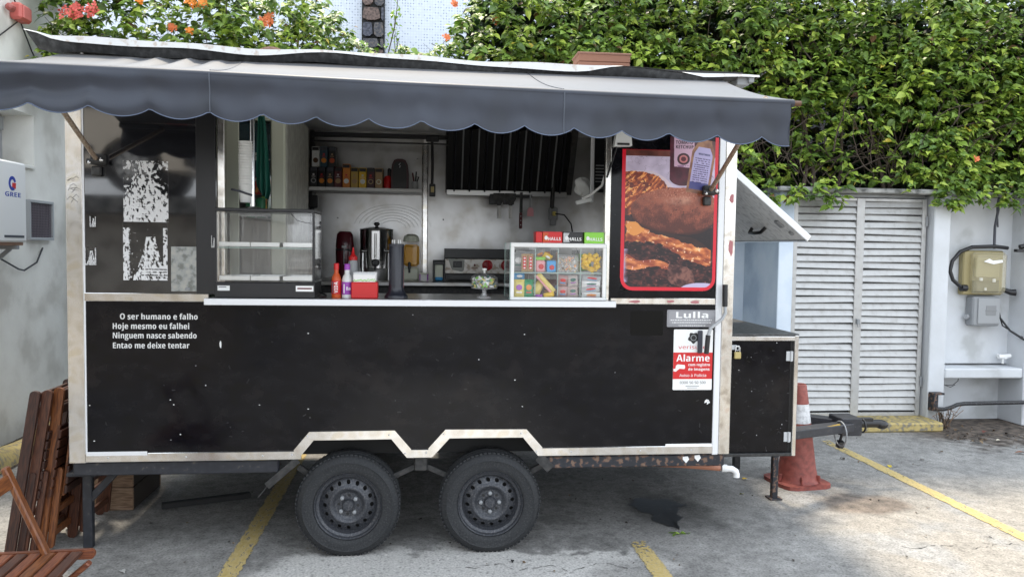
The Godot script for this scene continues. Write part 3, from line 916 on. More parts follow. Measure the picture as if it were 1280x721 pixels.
func wheel(p: Vector3, turn: float) -> void:
	var w := Node3D.new()
	w.name = "wheel"
	T.add_child(w, true)
	w.position = p
	w.rotation.z = turn
	var R := 0.287
	var ty := MB.new()
	ty.lathe([Vector2(0.186, 0.0), Vector2(0.190, 0.012), Vector2(0.200, 0.017), Vector2(0.222, 0.021), Vector2(0.243, 0.019), Vector2(0.247, 0.0215), Vector2(0.251, 0.018), Vector2(0.266, 0.009), Vector2(0.277, -0.004), Vector2(0.2835, -0.018), Vector2(R - 0.001, -0.032),
		Vector2(R, -0.055), Vector2(R - 0.008, -0.057), Vector2(R - 0.008, -0.063), Vector2(R, -0.065), Vector2(R, -0.086), Vector2(R - 0.008, -0.088), Vector2(R - 0.008, -0.096), Vector2(R, -0.098), Vector2(R, -0.12), Vector2(R - 0.002, -0.142), Vector2(0.275, -0.16), Vector2(0.24, -0.178), Vector2(0.186, -0.17)], 64, 2)
	for k in 72:
		var a := TAU * k / 72
		for e in 2:
			var zz := -0.022 if e == 0 else -0.133
			var rr := 0.2835 if e == 0 else 0.2825
			ty.at(Vector3(cos(a) * rr, sin(a) * rr, zz), Vector3(0, 0, a))
			ty.box(Vector3.ZERO, Vector3(0.009, 0.0165, 0.034), 0.0015)
	ty.X = Transform3D()
	for k in 5:      # raised sidewall blocks where the lettering band is
		var a0 := TAU * k / 5 + 0.3
		for e in 7:
			var a := a0 + e * 0.075
			ty.at(Vector3(cos(a) * 0.232, sin(a) * 0.232, 0.0205), Vector3(0, 0, a))
			ty.box(Vector3.ZERO, Vector3(0.011, 0.008, 0.003), 0.0006)
	ty.X = Transform3D()
	part("tyre", ty, K.rubber, w)
	var rm := MB.new()
	rm.lathe([Vector2(0.187, -0.004), Vector2(0.187, 0.004), Vector2(0.183, 0.007), Vector2(0.178, 0.003), Vector2(0.174, -0.012), Vector2(0.160, -0.018), Vector2(0.155, -0.034), Vector2(0.149, -0.047), Vector2(0.1475, -0.046)], 64, 2)
	# ring of sixteen real holes
	var N := 16
	for k in N:
		var a0 := TAU * k / N
		var am := a0 + PI / N
		var a1 := TAU * (k + 1) / N
		var ra := 0.1095
		var rb := 0.1475
		var rc := 0.1285
		var hz := func(r: float) -> float: return lerpf(-0.019, -0.046, (r - ra) / (rb - ra))
		for half in 2:
			var rr := ra if half == 0 else rb
			var pg := PackedVector2Array()
			for e in 5:
				var a := lerpf(a0, a1, e / 4.0)
				pg.append(Vector2(cos(a), sin(a)) * rr)
			pg.append(Vector2(cos(a1), sin(a1)) * rc)
			var hc := Vector2(cos(am), sin(am)) * rc
			for e in 9:
				var th := am + PI * 0.5 - PI * e / 8.0 * (1.0 if half == 1 else -1.0)
				if half == 1: th = am + PI * 0.5 - PI * e / 8.0
				pg.append(hc + Vector2(cos(th) * 0.0105, sin(th) * 0.0125))
			pg.append(Vector2(cos(a0), sin(a0)) * rc)
			var ti := Geometry2D.triangulate_polygon(pg)
			var id := []
			for q in pg: id.append(rm.vert(Vector3(q.x, q.y, hz.call(q.length())), Vector3(q.x * 4.0, q.y * 4.0, 1).normalized()))
			for e in range(0, ti.size(), 3): rm.face(id[ti[e]], id[ti[e + 1]], id[ti[e + 2]])
			for e in 8:
				var q0 := pg[6 + e]
				var q1 := pg[7 + e]
				rm.poly([Vector3(q0.x, q0.y, hz.call(q0.length())), Vector3(q1.x, q1.y, hz.call(q1.length())), Vector3(q1.x, q1.y, hz.call(q1.length()) - 0.006), Vector3(q0.x, q0.y, hz.call(q0.length()) - 0.006)], Vector3(hc.x - q0.x, hc.y - q0.y, 0).normalized())
	rm.lathe([Vector2(0.1095, -0.019), Vector2(0.102, -0.012), Vector2(0.094, -0.012), Vector2(0.084, -0.020), Vector2(0.074, -0.032), Vector2(0.066, -0.034), Vector2(0.034, -0.032), Vector2(0.032, -0.025)], 48, 2)
	part("rim", rm, K.rim, w)
	part("drum", MB.new().lathe([Vector2(0.0, -0.07), Vector2(0.165, -0.07)], 32, 2), K.black_matt, w)
	part("hub_cap", MB.new().lathe([Vector2(0.0325, -0.034), Vector2(0.032, -0.012), Vector2(0.027, -0.006), Vector2(0.0, -0.005)], 24, 2), K.rim, w)
	for k in 4:
		var a := TAU * k / 4 + 0.5
		part("lug_nut", MB.new().lathe([Vector2(0.012, -0.034), Vector2(0.0115, -0.016), Vector2(0.006, -0.011), Vector2(0.0, -0.011)], 6, 2), K.gray, w, Vector3(cos(a) * 0.052, sin(a) * 0.052, 0))
		var b := a + PI / 4
		part("lug_hole", MB.new().lathe([Vector2(0.0, -0.0325), Vector2(0.0075, -0.0325), Vector2(0.009, -0.0335)], 12, 2), K.black_matt, w, Vector3(cos(b) * 0.052, sin(b) * 0.052, 0))
	part("valve", MB.new().tube([Vector3(0.148, 0.01, -0.03), Vector3(0.152, 0.01, -0.008), Vector3(0.150, 0.01, 0.004)], 0.0045, 8), K.black, w)

func trailer() -> void:
	T = thing("food_trailer", "black twin-axle food trailer", "food trailer")
	T.set_meta("label", "black twin-axle food trailer with open serving hatch, aluminium trim and dark awning")
	# skins
	var lo := [Vector2(0.085, 1.411), Vector2(0.085, 0.59), Vector2(1.19, 0.59), Vector2(1.26, 0.69), Vector2(1.70, 0.69), Vector2(1.785, 0.59), Vector2(1.905, 0.59), Vector2(2.0, 0.69), Vector2(2.435, 0.69), Vector2(2.52, 0.59), Vector2(3.53, 0.59), Vector2(3.53, 1.411)]
	part("lower_panel", MB.new().extrude(lo, -0.02, 0.0), panel_skin(201, 1024, 244), T)
	part("upper_panel", MB.new().extrude([Vector2(0.085, 1.45), Vector2(0.085, 2.66), Vector2(0.762, 2.66), Vector2(0.762, 1.45)], -0.02, 0.0), K.black_gloss, T)
	part("panel_fold", MB.new().box(Vector3(0.707, 2.05, 0.003), Vector3(0.10, 1.20, 0.006), 0.002), K.black, T)
	part("upper_panel", MB.new().extrude([Vector2(2.903, 1.45), Vector2(2.903, 2.66), Vector2(3.53, 2.66), Vector2(3.53, 1.45)], -0.02, 0.0), panel_skin(211, 256, 480), T)
	part("header_panel", MB.new().box(Vector3(1.83, 2.57, -0.01), Vector3(2.15, 0.2, 0.02), 0.0), K.black, T)
	# corner posts and trim
	part("corner_post", MB.new().box(Vector3(0.042, 1.63, -0.02), Vector3(0.086, 2.17, 0.05), 0.004), K.alu, T)
	part("corner_post", MB.new().box(Vector3(3.597, 1.63, -0.02), Vector3(0.066, 2.17, 0.05), 0.004), K.alu_worn, T)
	part("post_edge", MB.new().box(Vector3(3.543, 1.63, -0.015), Vector3(0.036, 2.17, 0.046), 0.003), K.alu_white, T)
	part("post_edge", MB.new().box(Vector3(0.089, 1.63, -0.002), Vector3(0.008, 2.16, 0.016), 0.001), K.alu_white, T)
	part("waist_trim", MB.new().box(Vector3(0.405, 1.432, 0.003), Vector3(0.634, 0.044, 0.012), 0.003), K.alu, T)
	part("waist_trim", MB.new().box(Vector3(3.216, 1.430, 0.003), Vector3(0.612, 0.036, 0.012), 0.003), K.alu_worn, T)
	var sk := [[0.085, 1.205], [1.775, 1.92], [2.51, 3.53]]
	for k in 3:
		part("skirt_trim", MB.new().box(Vector3((sk[k][0] + sk[k][1]) * 0.5, 0.575, 0.003), Vector3(sk[k][1] - sk[k][0], 0.048, 0.014), 0.003), K.alu, T)
	for g in [[[1.165, 0.604], [1.248, 0.704], [1.71, 0.707], [1.80, 0.602], [1.777, 0.554], [1.692, 0.659], [1.272, 0.657], [1.19, 0.556]], [[1.895, 0.604], [1.989, 0.709], [2.443, 0.706], [2.535, 0.602], [2.512, 0.554], [2.424, 0.66], [2.013, 0.66], [1.918, 0.556]]]:
		# three butted pieces round each wheel arch
		for pc in [[0, 1, 6, 7], [1, 2, 5, 6], [2, 3, 4, 5]]:
			var pg := []
			for id in pc: pg.append(Vector2(g[id][0], g[id][1]))
			part("arch_trim", MB.new().extrude(pg, -0.004, 0.012), K.alu, T)
		for rv in [[1, 6], [2, 5], [0, 7], [3, 4]]:
			for e in 2:
				var q := Vector2(g[rv[0]][0], g[rv[0]][1]).lerp(Vector2(g[rv[1]][0], g[rv[1]][1]), 0.5)
				part("rivet", MB.new().lathe([Vector2(0.005, 0.012), Vector2(0.003, 0.015), Vector2(0, 0.0155)], 8, 2), K.silver, T, Vector3(q.x + (0.022 if e else -0.022), q.y, 0)) if e == 0 else null
	for x in [0.2, 0.6, 1.0, 2.7, 3.1, 3.4]:
		part("rivet", MB.new().lathe([Vector2(0.005, 0.01), Vector2(0.003, 0.0125), Vector2(0, 0.013)], 8, 2), K.silver, T, Vector3(x, 0.575, 0))
	part("hatch_jamb", MB.new().box(Vector3(0.785, 2.03, -0.02), Vector3(0.036, 1.19, 0.05), 0.003), K.alu_worn, T)
	part("hatch_jamb", MB.new().box(Vector3(2.885, 2.03, -0.02), Vector3(0.032, 1.19, 0.05), 0.003), K.alu_worn, T)
	# box of the body
	part("end_wall", MB.new().box(Vector3(0.02, 1.66, -1.2), Vector3(0.036, 2.1, 2.3), 0.0), K.steel, T)
	# right end wall, open where its flap is propped up
	part("end_wall", MB.new().box(Vector3(3.61, 1.06, -1.2), Vector3(0.036, 0.9, 2.3), 0.0).box(Vector3(3.61, 2.49, -1.2), Vector3(0.036, 0.43, 2.3), 0.0).box(Vector3(3.61, 1.895, -0.15), Vector3(0.036, 0.77, 0.2), 0.0).box(Vector3(3.61, 1.895, -1.9), Vector3(0.036, 0.77, 0.9), 0.0), K.steel, T)
	part("back_wall", MB.new().box(Vector3(1.815, 1.66, -2.37), Vector3(3.55, 2.1, 0.03), 0.0), K.steel, T)
	part("floor_deck", MB.new().box(Vector3(1.815, 0.73, -1.2), Vector3(3.55, 0.03, 2.3), 0.0), K.mid_gray, T)
	part("ceiling_panel", MB.new().box(Vector3(1.815, 2.68, -1.2), Vector3(3.6, 0.03, 2.36), 0.0), K.white_plastic, T)
	part("wheel_well", MB.new().box(Vector3(1.86, 0.62, -0.24), Vector3(1.5, 0.2, 0.02), 0.0), K.black_matt, T)
	# roof: thin wavy sheet that sags to the right, pale lip over a dark flap
	var ry := func(x: float) -> float: return 2.752 - 0.0155 * x + 0.006 * sin(x * 5.0) + 0.004 * sin(x * 11.0) + 0.035 * smoothstep(0.02, -0.14, x)
	var rf_ := MB.new()
	rf_.grid(60, 8, func(a, b):
		var x: float = lerpf(-0.14, 3.70, a)
		return Vector3(x, ry.call(x) + 0.014 * sin(b * PI), lerpf(0.115, -2.5, b)))
	rf_.grid(60, 2, func(a, b):
		var x: float = lerpf(-0.14, 3.70, a)
		var h: float = 0.026 + 0.008 * sin(x * 3.1) + 0.006 * sin(x * 8.0)
		h *= smoothstep(2.95, 2.7, x) + smoothstep(3.25, 3.4, x) * 0.9 + 0.02
		h *= smoothstep(-0.14, 0.1, x) * 0.8 + 0.2
		return Vector3(x, ry.call(x) - h * b, 0.115 + 0.004 * b))
	var roof := part("roof", rf_, tmat(nz(221, 0.02, [lin(0.50, 0.42, 0.35), lin(0.66, 0.65, 0.63), lin(0.70, 0.70, 0.69)], [0.1, 0.28, 0.8], 5), 0.55, 1.2), T)
	var fl := MB.new()
	fl.grid(60, 4, func(a, b):
		var x: float = lerpf(-0.135, 3.58, a)
		var y: float = ry.call(x) - 0.004
		var h: float = 0.062 + 0.010 * sin(x * 4.0)
		h *= 0.35 + 0.65 * smoothstep(3.58, 3.35, x)
		h += 0.03 * smoothstep(0.1, -0.1, x)
		return Vector3(x + 0.05 * b * smoothstep(0.1, -0.14, x), y - h * b, 0.110 - 0.03 * b * b))
	part("edge_flap", fl, tmat(nz(222, 0.03, [lin(0.02), lin(0.045), lin(0.075)], [0.3, 0.6, 0.85]), 0.7, 1.5), roof)
	part("roof_underside", MB.new().box(Vector3(1.8, 2.71, -1.2), Vector3(3.66, 0.02, 2.5), 0.0), K.black_matt, roof)
	part("end_bracket", MB.new().box(Vector3(3.62, 2.665, 0.04), Vector3(0.07, 0.045, 0.09)).box(Vector3(3.66, 2.67, 0.08), Vector3(0.03, 0.03, 0.05)), K.gray, roof)
	# chassis
	part("chassis_beam", MB.new().box(Vector3(0.545, 0.510, -0.04), Vector3(1.07, 0.075, 0.05), 0.006), K.chassis, T)
	part("chassis_beam", MB.new().box(Vector3(3.075, 0.508, -0.04), Vector3(1.07, 0.07, 0.05), 0.006), K.rusty, T)
	part("chassis_beam", MB.new().box(Vector3(1.86, 0.65, -0.42), Vector3(1.6, 0.09, 0.05), 0.006), K.dark_steel, T)
	part("chassis_beam", MB.new().box(Vector3(1.815, 0.52, -2.3), Vector3(3.55, 0.08, 0.05), 0.006), K.dark_steel, T)
	for x in [0.05, 1.1, 2.6, 3.58]:
		part("cross_member", MB.new().box(Vector3(x, 0.53, -1.18), Vector3(0.05, 0.07, 2.18), 0.004), K.dark_steel, T)
	part("lower_tray", MB.new().box(Vector3(0.58, 0.64, -1.2), Vector3(1.1, 0.15, 2.2), 0.0), K.black_matt, T)
	part("lower_tray", MB.new().box(Vector3(3.08, 0.64, -1.2), Vector3(1.02, 0.15, 2.2), 0.0), K.black_matt, T)
	var mud := MB.new()
	mud.bar(Vector3(1.185, 0.548, 0.0), Vector3(1.02, 0.405, 0.0), 0.04, 0.012)
	mud.tube([Vector3(1.03, 0.415, 0.0), Vector3(0.975, 0.345, 0.0)], 0.004, 6)
	part("mud_flap", mud, K.dark_steel, T)
	part("mud_flap", MB.new().bar(Vector3(2.515, 0.548, 0.0), Vector3(2.585, 0.475, 0.0), 0.055, 0.012), K.dark_steel, T)
	wheel(Vector3(1.4556, 0.281, -0.01), 0.2)
	wheel(Vector3(2.2461, 0.281, -0.01), 1.07)
	part("spring_hanger", MB.new().box(Vector3(1.855, 0.50, -0.1), Vector3(0.075, 0.09, 0.06), 0.006), K.dark_steel, T)
	for s in [[1.82, 0.47, 1.60, 0.37], [1.89, 0.47, 2.12, 0.36], [1.17, 0.48, 1.32, 0.37], [2.56, 0.47, 2.40, 0.38]]:
		part("suspension_arm", MB.new().bar(Vector3(s[0], s[1], -0.12), Vector3(s[2], s[3], -0.12), 0.03, 0.03), K.dark_steel, T)
	for x in [1.4556, 2.2461]:
		part("axle", MB.new().tube([Vector3(x, 0.285, -0.08), Vector3(x, 0.285, -2.3)], 0.03, 10), K.dark_steel, T)
		part("far_wheel", MB.new().lathe([Vector2(0.0, -2.22), Vector2(0.27, -2.22), Vector2(0.287, -2.26), Vector2(0.287, -2.36), Vector2(0.26, -2.4), Vector2(0, -2.4)], 40, 2), K.rubber, T, Vector3(x, 0.285, 0))
	# stabiliser legs
	part("stabiliser_leg", MB.new().box(Vector3(-0.005, 0.22, -0.25), Vector3(0.05, 0.44, 0.045), 0.004).bar(Vector3(0.0, 0.27, -0.25), Vector3(0.19, 0.48, -0.25), 0.04, 0.03).box(Vector3(0.02, 0.455, -0.2), Vector3(0.16, 0.02, 0.2)), K.chassis, T)
	part("stabiliser_leg", MB.new().box(Vector3(4.305, 0.215, -0.86), Vector3(0.042, 0.43, 0.04), 0.004).box(Vector3(4.305, 0.006, -0.86), Vector3(0.09, 0.012, 0.09)), K.rusty, T)
	part("stabiliser_leg", MB.new().box(Vector3(4.335, 0.25, -1.62), Vector3(0.05, 0.5, 0.05), 0.004), K.dark_steel, T)
	# drain
	var dr := part("drain_pipe", MB.new().tube([Vector3(3.08, 0.452, -0.2), Vector3(3.40, 0.443, -0.16), Vector3(3.63, 0.428, -0.13)], 0.018, 10), K.copper, T)
	part("elbow", MB.new().tube([Vector3(3.64, 0.428, -0.13), Vector3(3.67, 0.427, -0.125)], 0.023, 12).tube([Vector3(3.665, 0.426, -0.125), Vector3(3.70, 0.424, -0.12), Vector3(3.722, 0.41, -0.12), Vector3(3.728, 0.392, -0.12), Vector3(3.728, 0.374, -0.12)], 0.019, 12), K.white, dr)
	# drawbar
	var db := MB.new()
	db.bar(Vector3(3.62, 0.50, -0.42), Vector3(4.98, 0.44, -1.13), 0.06, 0.115, 0.004, Vector3.UP)
	db.bar(Vector3(3.62, 0.50, -2.0), Vector3(4.98, 0.44, -1.27), 0.06, 0.115, 0.004, Vector3.UP)
	db.box(Vector3(5.0, 0.44, -1.2), Vector3(0.16, 0.13, 0.20), 0.006)
	var draw := part("drawbar", db, K.chassis, T)
	part("coupler", MB.new().tube([Vector3(5.05, 0.45, -1.2), Vector3(5.29, 0.445, -1.2)], [0.034, 0.03], 12).ball(Vector3(5.29, 0.437, -1.2), Vector3(0.05, 0.035, 0.045)).box(Vector3(5.14, 0.475, -1.2), Vector3(0.14, 0.03, 0.05)), K.black, draw)
	part("ring", MB.new().tube(ringpts(Vector3(5.1, 0.445, -1.14), 0.05, 0), 0.007, 6, false), K.black, draw)
	part("plug", MB.new().box(Vector3(4.95, 0.30, -1.17), Vector3(0.055, 0.06, 0.05), 0.012).tube([Vector3(4.95, 0.33, -1.17), Vector3(4.96, 0.38, -1.16)], 0.01, 6), K.black, draw)
	var pl := part("brand_plate", MB.new().extrude(rounded(-0.095, -0.032, 0.095, 0.032, 0.03), 0, 0.004), K.gold, draw, Vector3(4.79, 0.452, -0.985), Vector3(0, 0.48, 0.03))
	words("plate_letters", "LULLA", pl, Vector3(-0.06, -0.018, 0.004), 0.034, 0.12, K.dark_red)
	part("chain", MB.new().tube(ringpts(Vector3(4.90, 0.40, -1.08), 0.09, 0), 0.006, 6, false), K.gray, draw)
	# storage box on the drawbar
	var bx := part("storage_box", MB.new().box(Vector3(3.91, 0.82, -1.15), Vector3(0.55, 0.75, 1.58), 0.002), K.black, T)
	part("box_lid", MB.new().box(Vector3(3.915, 1.203, -1.15), Vector3(0.575, 0.012, 1.62), 0.003), tmat(nz(231, 0.04, [lin(0.03), lin(0.06), lin(0.11)], [0.3, 0.5, 0.85]), 0.45, 1.2), bx)
	part("box_door", MB.new().box(Vector3(3.90, 0.815, -0.352), Vector3(0.50, 0.70, 0.016), 0.003), panel_skin(233, 160, 220), bx)
	part("frame_strip", MB.new().box(Vector3(3.905, 1.180, -0.346), Vector3(0.535, 0.028, 0.03), 0.003), K.alu, bx)
	part("frame_strip", MB.new().box(Vector3(4.183, 0.82, -0.346), Vector3(0.026, 0.76, 0.03), 0.003), K.alu, bx)
	part("bottom_rail", MB.new().box(Vector3(3.905, 0.449, -0.346), Vector3(0.53, 0.02, 0.03), 0.003), K.dark_steel, bx)
	for y in [1.07, 0.56]:
		part("hinge", MB.new().box(Vector3(4.142, y, -0.340), Vector3(0.045, 0.06, 0.006), 0.001).tube([Vector3(4.150, y - 0.032, -0.334), Vector3(4.150, y + 0.032, -0.334)], 0.007, 8), K.silver, bx)
	part("hasp", MB.new().box(Vector3(3.765, 1.125, -0.336), Vector3(0.06, 0.03, 0.012)).tube(ringpts(Vector3(3.795, 1.12, -0.325), 0.012, 1), 0.003, 6, false), K.silver, bx)
	part("lid_strap", MB.new().box(Vector3(3.80, 1.235, -0.62), Vector3(0.05, 0.03, 0.16), 0.008).tube([Vector3(3.76, 1.22, -0.56), Vector3(3.80, 1.29, -0.60), Vector3(3.86, 1.215, -0.66)], 0.008, 6), K.black, bx)
	var pad := thing("padlock", "small brass padlock hanging from the black storage box hasp", "padlock", Vector3(3.797, 1.055, -0.325))
	part("body", MB.new().box(Vector3(0, 0.022, 0), Vector3(0.042, 0.042, 0.016), 0.004), K.brass, pad)
	part("shackle", MB.new().tube([Vector3(-0.014, 0.04, 0), Vector3(-0.014, 0.068, 0), Vector3(-0.008, 0.08, 0), Vector3(0.008, 0.08, 0), Vector3(0.014, 0.068, 0), Vector3(0.014, 0.04, 0)], 0.0035, 8), K.chrome, pad)
	# flap on the right end, propped open
	var hx := part("side_hatch", MB.new().at(Vector3(3.63, 2.275, -0.85), Vector3(0, 0, -0.685)).box(Vector3(0.36, -0.012, 0), Vector3(0.74, 0.024, 1.2), 0.003), tmat(nz(241, 0.03, [lin(0.42, 0.44, 0.46), lin(0.74, 0.76, 0.78), lin(0.80, 0.82, 0.84)], [0.22, 0.42, 0.8], 5), 0.5, 1.3), T)
	part("edge_trim", MB.new().at(Vector3(3.63, 2.275, -0.85), Vector3(0, 0, -0.685)).box(Vector3(0.36, -0.008, 0.605), Vector3(0.75, 0.04, 0.014)), K.alu_white, hx)
	part("edge_trim", MB.new().at(Vector3(3.63, 2.275, -0.85), Vector3(0, 0, -0.685)).box(Vector3(0.738, -0.008, 0), Vector3(0.014, 0.04, 1.2)), K.alu, hx)
	part("handle", MB.new().at(Vector3(3.63, 2.275, -0.85), Vector3(0, 0, -0.685)).tube([Vector3(0.60, -0.025, 0.02), Vector3(0.60, -0.065, 0.04), Vector3(0.60, -0.07, 0.13), Vector3(0.60, -0.065, 0.22), Vector3(0.60, -0.025, 0.24)], 0.012, 8), K.black, hx)
	part("catch", MB.new().at(Vector3(3.63, 2.275, -0.85), Vector3(0, 0, -0.685)).box(Vector3(0.57, -0.03, 0.5), Vector3(0.06, 0.016, 0.05)).box(Vector3(0.66, -0.03, 0.52), Vector3(0.03, 0.012, 0.03)), K.gray, hx)
	# crank for the awning
	var ck := part("crank_handle", MB.new().tube([Vector3(3.565, 1.41, 0.045), Vector3(3.565, 1.37, 0.055), Vector3(3.545, 1.335, 0.06), Vector3(3.475, 1.285, 0.07), Vector3(3.462, 1.25, 0.075), Vector3(3.455, 1.16, 0.075)], 0.010, 8), K.mid_gray, T)
	part("grip", MB.new().tube([Vector3(3.565, 1.53, 0.04), Vector3(3.565, 1.405, 0.045)], 0.015, 10), K.black, ck)
	part("grip", MB.new().tube([Vector3(3.460, 1.245, 0.075), Vector3(3.452, 1.14, 0.075)], 0.014, 10), K.black, ck)
	part("crank_socket", MB.new().box(Vector3(3.436, 1.20, 0.012), Vector3(0.028, 0.13, 0.014), 0.004), K.slate, T)
	# lettering
	var lt := [["O ser humano e falho", 0.262, 1.314, 0.397], ["Hoje mesmo eu falhei", 0.224, 1.263, 0.390], ["Ninguem nasce sabendo", 0.224, 1.213, 0.428], ["Entao me deixe tentar", 0.224, 1.160, 0.390]]
	for l in lt: words("lettering", l[0], T, Vector3(l[1], l[2], 0.0006), 0.030, l[3], K.vinyl)
	# name plate
	var np := part("name_plate", MB.new().extrude(rounded(3.241, 1.284, 3.528, 1.382, 0.006), 0.0, 0.004), mat(lin(0.26, 0.26, 0.28), 0.4, 0.5), T)
	part("inner_frame", MB.new().extrude(rounded(3.250, 1.300, 3.520, 1.374, 0.02), 0.004, 0.005), mat(lin(0.30, 0.30, 0.32), 0.4, 0.5), np)
	words("plate_letters", "Lulla", np, Vector3(3.285, 1.335, 0.005), 0.034, 0.19, K.white)
	for row in [[3.262, 1.3235, 0.246], [3.272, 1.3095, 0.226], [3.31, 1.2925, 0.15]]:      # lines of print too small to read
		var pm := MB.new()
		var x: float = row[0]
		while x < row[0] + row[2]:
			var w := rf(0.004, 0.012)
			pm.box(Vector3(x + w * 0.5, row[1], 0.0052), Vector3(w, 0.0045, 0.0006), 0.0)
			x += w + 0.004
		part("fine_print", pm, K.white, np)
	# alarm notice
	var sg := part("alarm_sign", MB.new().extrude(rounded(3.284, 0.922, 3.515, 1.270, 0.006), 0.0, 0.003), K.white, T)
	part("red_field", MB.new().extrude([Vector2(3.284, 0.985), Vector2(3.515, 0.985), Vector2(3.515, 1.138), Vector2(3.284, 1.138)], 0.003, 0.0036), K.red, sg)
	var fl5 := []
	for k in 20:
		var a := TAU * k / 20
		var r := 0.030 + 0.005 * cos(a * 5.0 + PI * 0.5 * 5.0)
		fl5.append(Vector2(3.40 + cos(a) * r, 1.222 + sin(a) * r))
	part("emblem", MB.new().extrude(fl5, 0.003, 0.0038), K.ink, sg)
	part("emblem_ring", MB.new().lathe([Vector2(0.017, 0.0038), Vector2(0.017, 0.0044), Vector2(0.014, 0.0044), Vector2(0.014, 0.0038)], 24, 2), K.mid_gray, sg, Vector3(3.40, 1.222, 0))
	words("sign_letters", "verisure", sg, Vector3(3.312, 1.158, 0.003), 0.021, 0.165, K.red, false)
	words("sign_letters", "Alarme", sg, Vector3(3.302, 1.086, 0.0036), 0.038, 0.196, K.white)
	words("sign_letters", "com registro", sg, Vector3(3.372, 1.060, 0.0036), 0.015, 0.128, K.white)
	words("sign_letters", "de imagens", sg, Vector3(3.372, 1.034, 0.0036), 0.015, 0.126, K.white)
	words("sign_letters", "Aviso à Polícia", sg, Vector3(3.322, 0.998, 0.0036), 0.016, 0.158, K.white, false)
	words("sign_letters", "0300 50 50 500", sg, Vector3(3.325, 0.957, 0.003), 0.015, 0.152, K.ink, false)
	part("fine_print", MB.new().box(Vector3(3.40, 0.944, 0.0032), Vector3(0.08, 0.004, 0.0006), 0.0).box(Vector3(3.40, 0.934, 0.0032), Vector3(0.06, 0.003, 0.0006), 0.0), K.gray, sg)
	part("pointing_hand", MB.new().extrude([Vector2(3.286, 1.030), Vector2(3.300, 1.028), Vector2(3.322, 1.045), Vector2(3.350, 1.043), Vector2(3.355, 1.052), Vector2(3.352, 1.066), Vector2(3.310, 1.070), Vector2(3.300, 1.062), Vector2(3.298, 1.045), Vector2(3.286, 1.044)], 0.0036, 0.0042), K.white, sg)
	# poster, worn labels, bare plate, tape
	var pim := poster_image()
	var po := part("poster", MB.new().extrude([Vector2(2.963, 1.490), Vector2(3.520, 1.490), Vector2(3.520, 2.360), Vector2(2.963, 2.360)], 0.0005, 0.0015), uvtex(pim, 0.28, true), T)
	words("poster_letters", "TOMATO", po, Vector3(3.268, 2.318, 0.0015), 0.019, 0.100, K.ink)
	words("poster_letters", "KETCHUP", po, Vector3(3.268, 2.293, 0.0015), 0.019, 0.102, K.ink)
	words("poster_letters", "MOSTARDA", po, Vector3(3.402, 2.262, 0.0015), 0.011, 0.068, K.navy, true, Vector3(0, 0, -0.14))
	part("worn_label", MB.new().extrude([Vector2(0.288, 1.83), Vector2(0.515, 1.83), Vector2(0.515, 2.15), Vector2(0.288, 2.15)], 0.0005, 0.0012), uvtex(torn_image(111, 1.4), 0.7, true), T)
	part("worn_label", MB.new().extrude([Vector2(0.284, 1.522), Vector2(0.509, 1.522), Vector2(0.509, 1.83), Vector2(0.284, 1.83)], 0.0005, 0.0012), uvtex(torn_image(114, 1.36), 0.7, true), T)
	for s in [[0.088, 1.60, 0.15, 1.70, 117], [0.12, 1.80, 0.15, 1.86, 119], [0.735, 1.70, 0.76, 1.77, 121]]:
		part("label_scrap", MB.new().extrude([Vector2(s[0], s[1]), Vector2(s[2], s[1]), Vector2(s[2], s[3]), Vector2(s[0], s[3])], 0.0062, 0.007), uvtex(torn_image(s[4], 1.3), 0.7, true), T)
	var bp := part("bare_plate", MB.new().box(Vector3(0.614, 1.584, 0.002), Vector3(0.174, 0.238, 0.004), 0.001), tmat(nz(251, 0.02, [lin(0.20, 0.21, 0.20), lin(0.34, 0.36, 0.36), lin(0.42, 0.42, 0.40)], [0.25, 0.5, 0.8], 4), 0.3, 2.0, 0.6), T)
	part("plate_catch", MB.new().box(Vector3(0.612, 1.478, 0.006), Vector3(0.026, 0.014, 0.008)), K.gray, bp)
	part("panel_patch", MB.new().extrude(rounded(3.03, 1.235, 3.22, 1.375, 0.012), 0.0, 0.0012), mat(lin(0.0035), 0.16, 0.0, 0.3), T)
	part("white_tape", MB.new().box(Vector3(3.395, 0.598, 0.001), Vector3(0.29, 0.024, 0.003)), K.white, T)
	part("white_tape", MB.new().box(Vector3(0.245, 0.598, 0.0115), Vector3(0.31, 0.022, 0.002)), K.alu_white, T)
	for s in [[3.475, 0.845, 0.03, 0.022], [3.49, 0.836, 0.018, 0.03]]:
		part("chip", MB.new().extrude([Vector2(s[0], s[1]), Vector2(s[0] + s[2], s[1] + s[3] * 0.4), Vector2(s[0] + s[2] * 0.5, s[1] + s[3]), Vector2(s[0] + s[2] * 0.1, s[1] + s[3] * 0.7)], 0.0, 0.001), K.white, T)
	for s in [[3.36, 0.515], [3.43, 0.522]]:
		part("chip", MB.new().extrude([Vector2(s[0], s[1]), Vector2(s[0] + 0.02, s[1] - 0.022), Vector2(s[0] + 0.038, s[1]), Vector2(s[0] + 0.03, s[1] + 0.018), Vector2(s[0], s[1] + 0.015)], -0.015, -0.013), K.white, T)
	# chipped paint, scribbles and sticker scraps
	var chips := [[1.241, 1.242], [0.779, 1.179], [0.518, 0.883], [0.535, 0.857], [0.569, 0.695], [0.127, 0.665], [0.105, 0.856], [0.983, 0.852], [1.241, 0.828], [2.425, 1.239], [2.419, 0.833], [2.375, 0.983]]
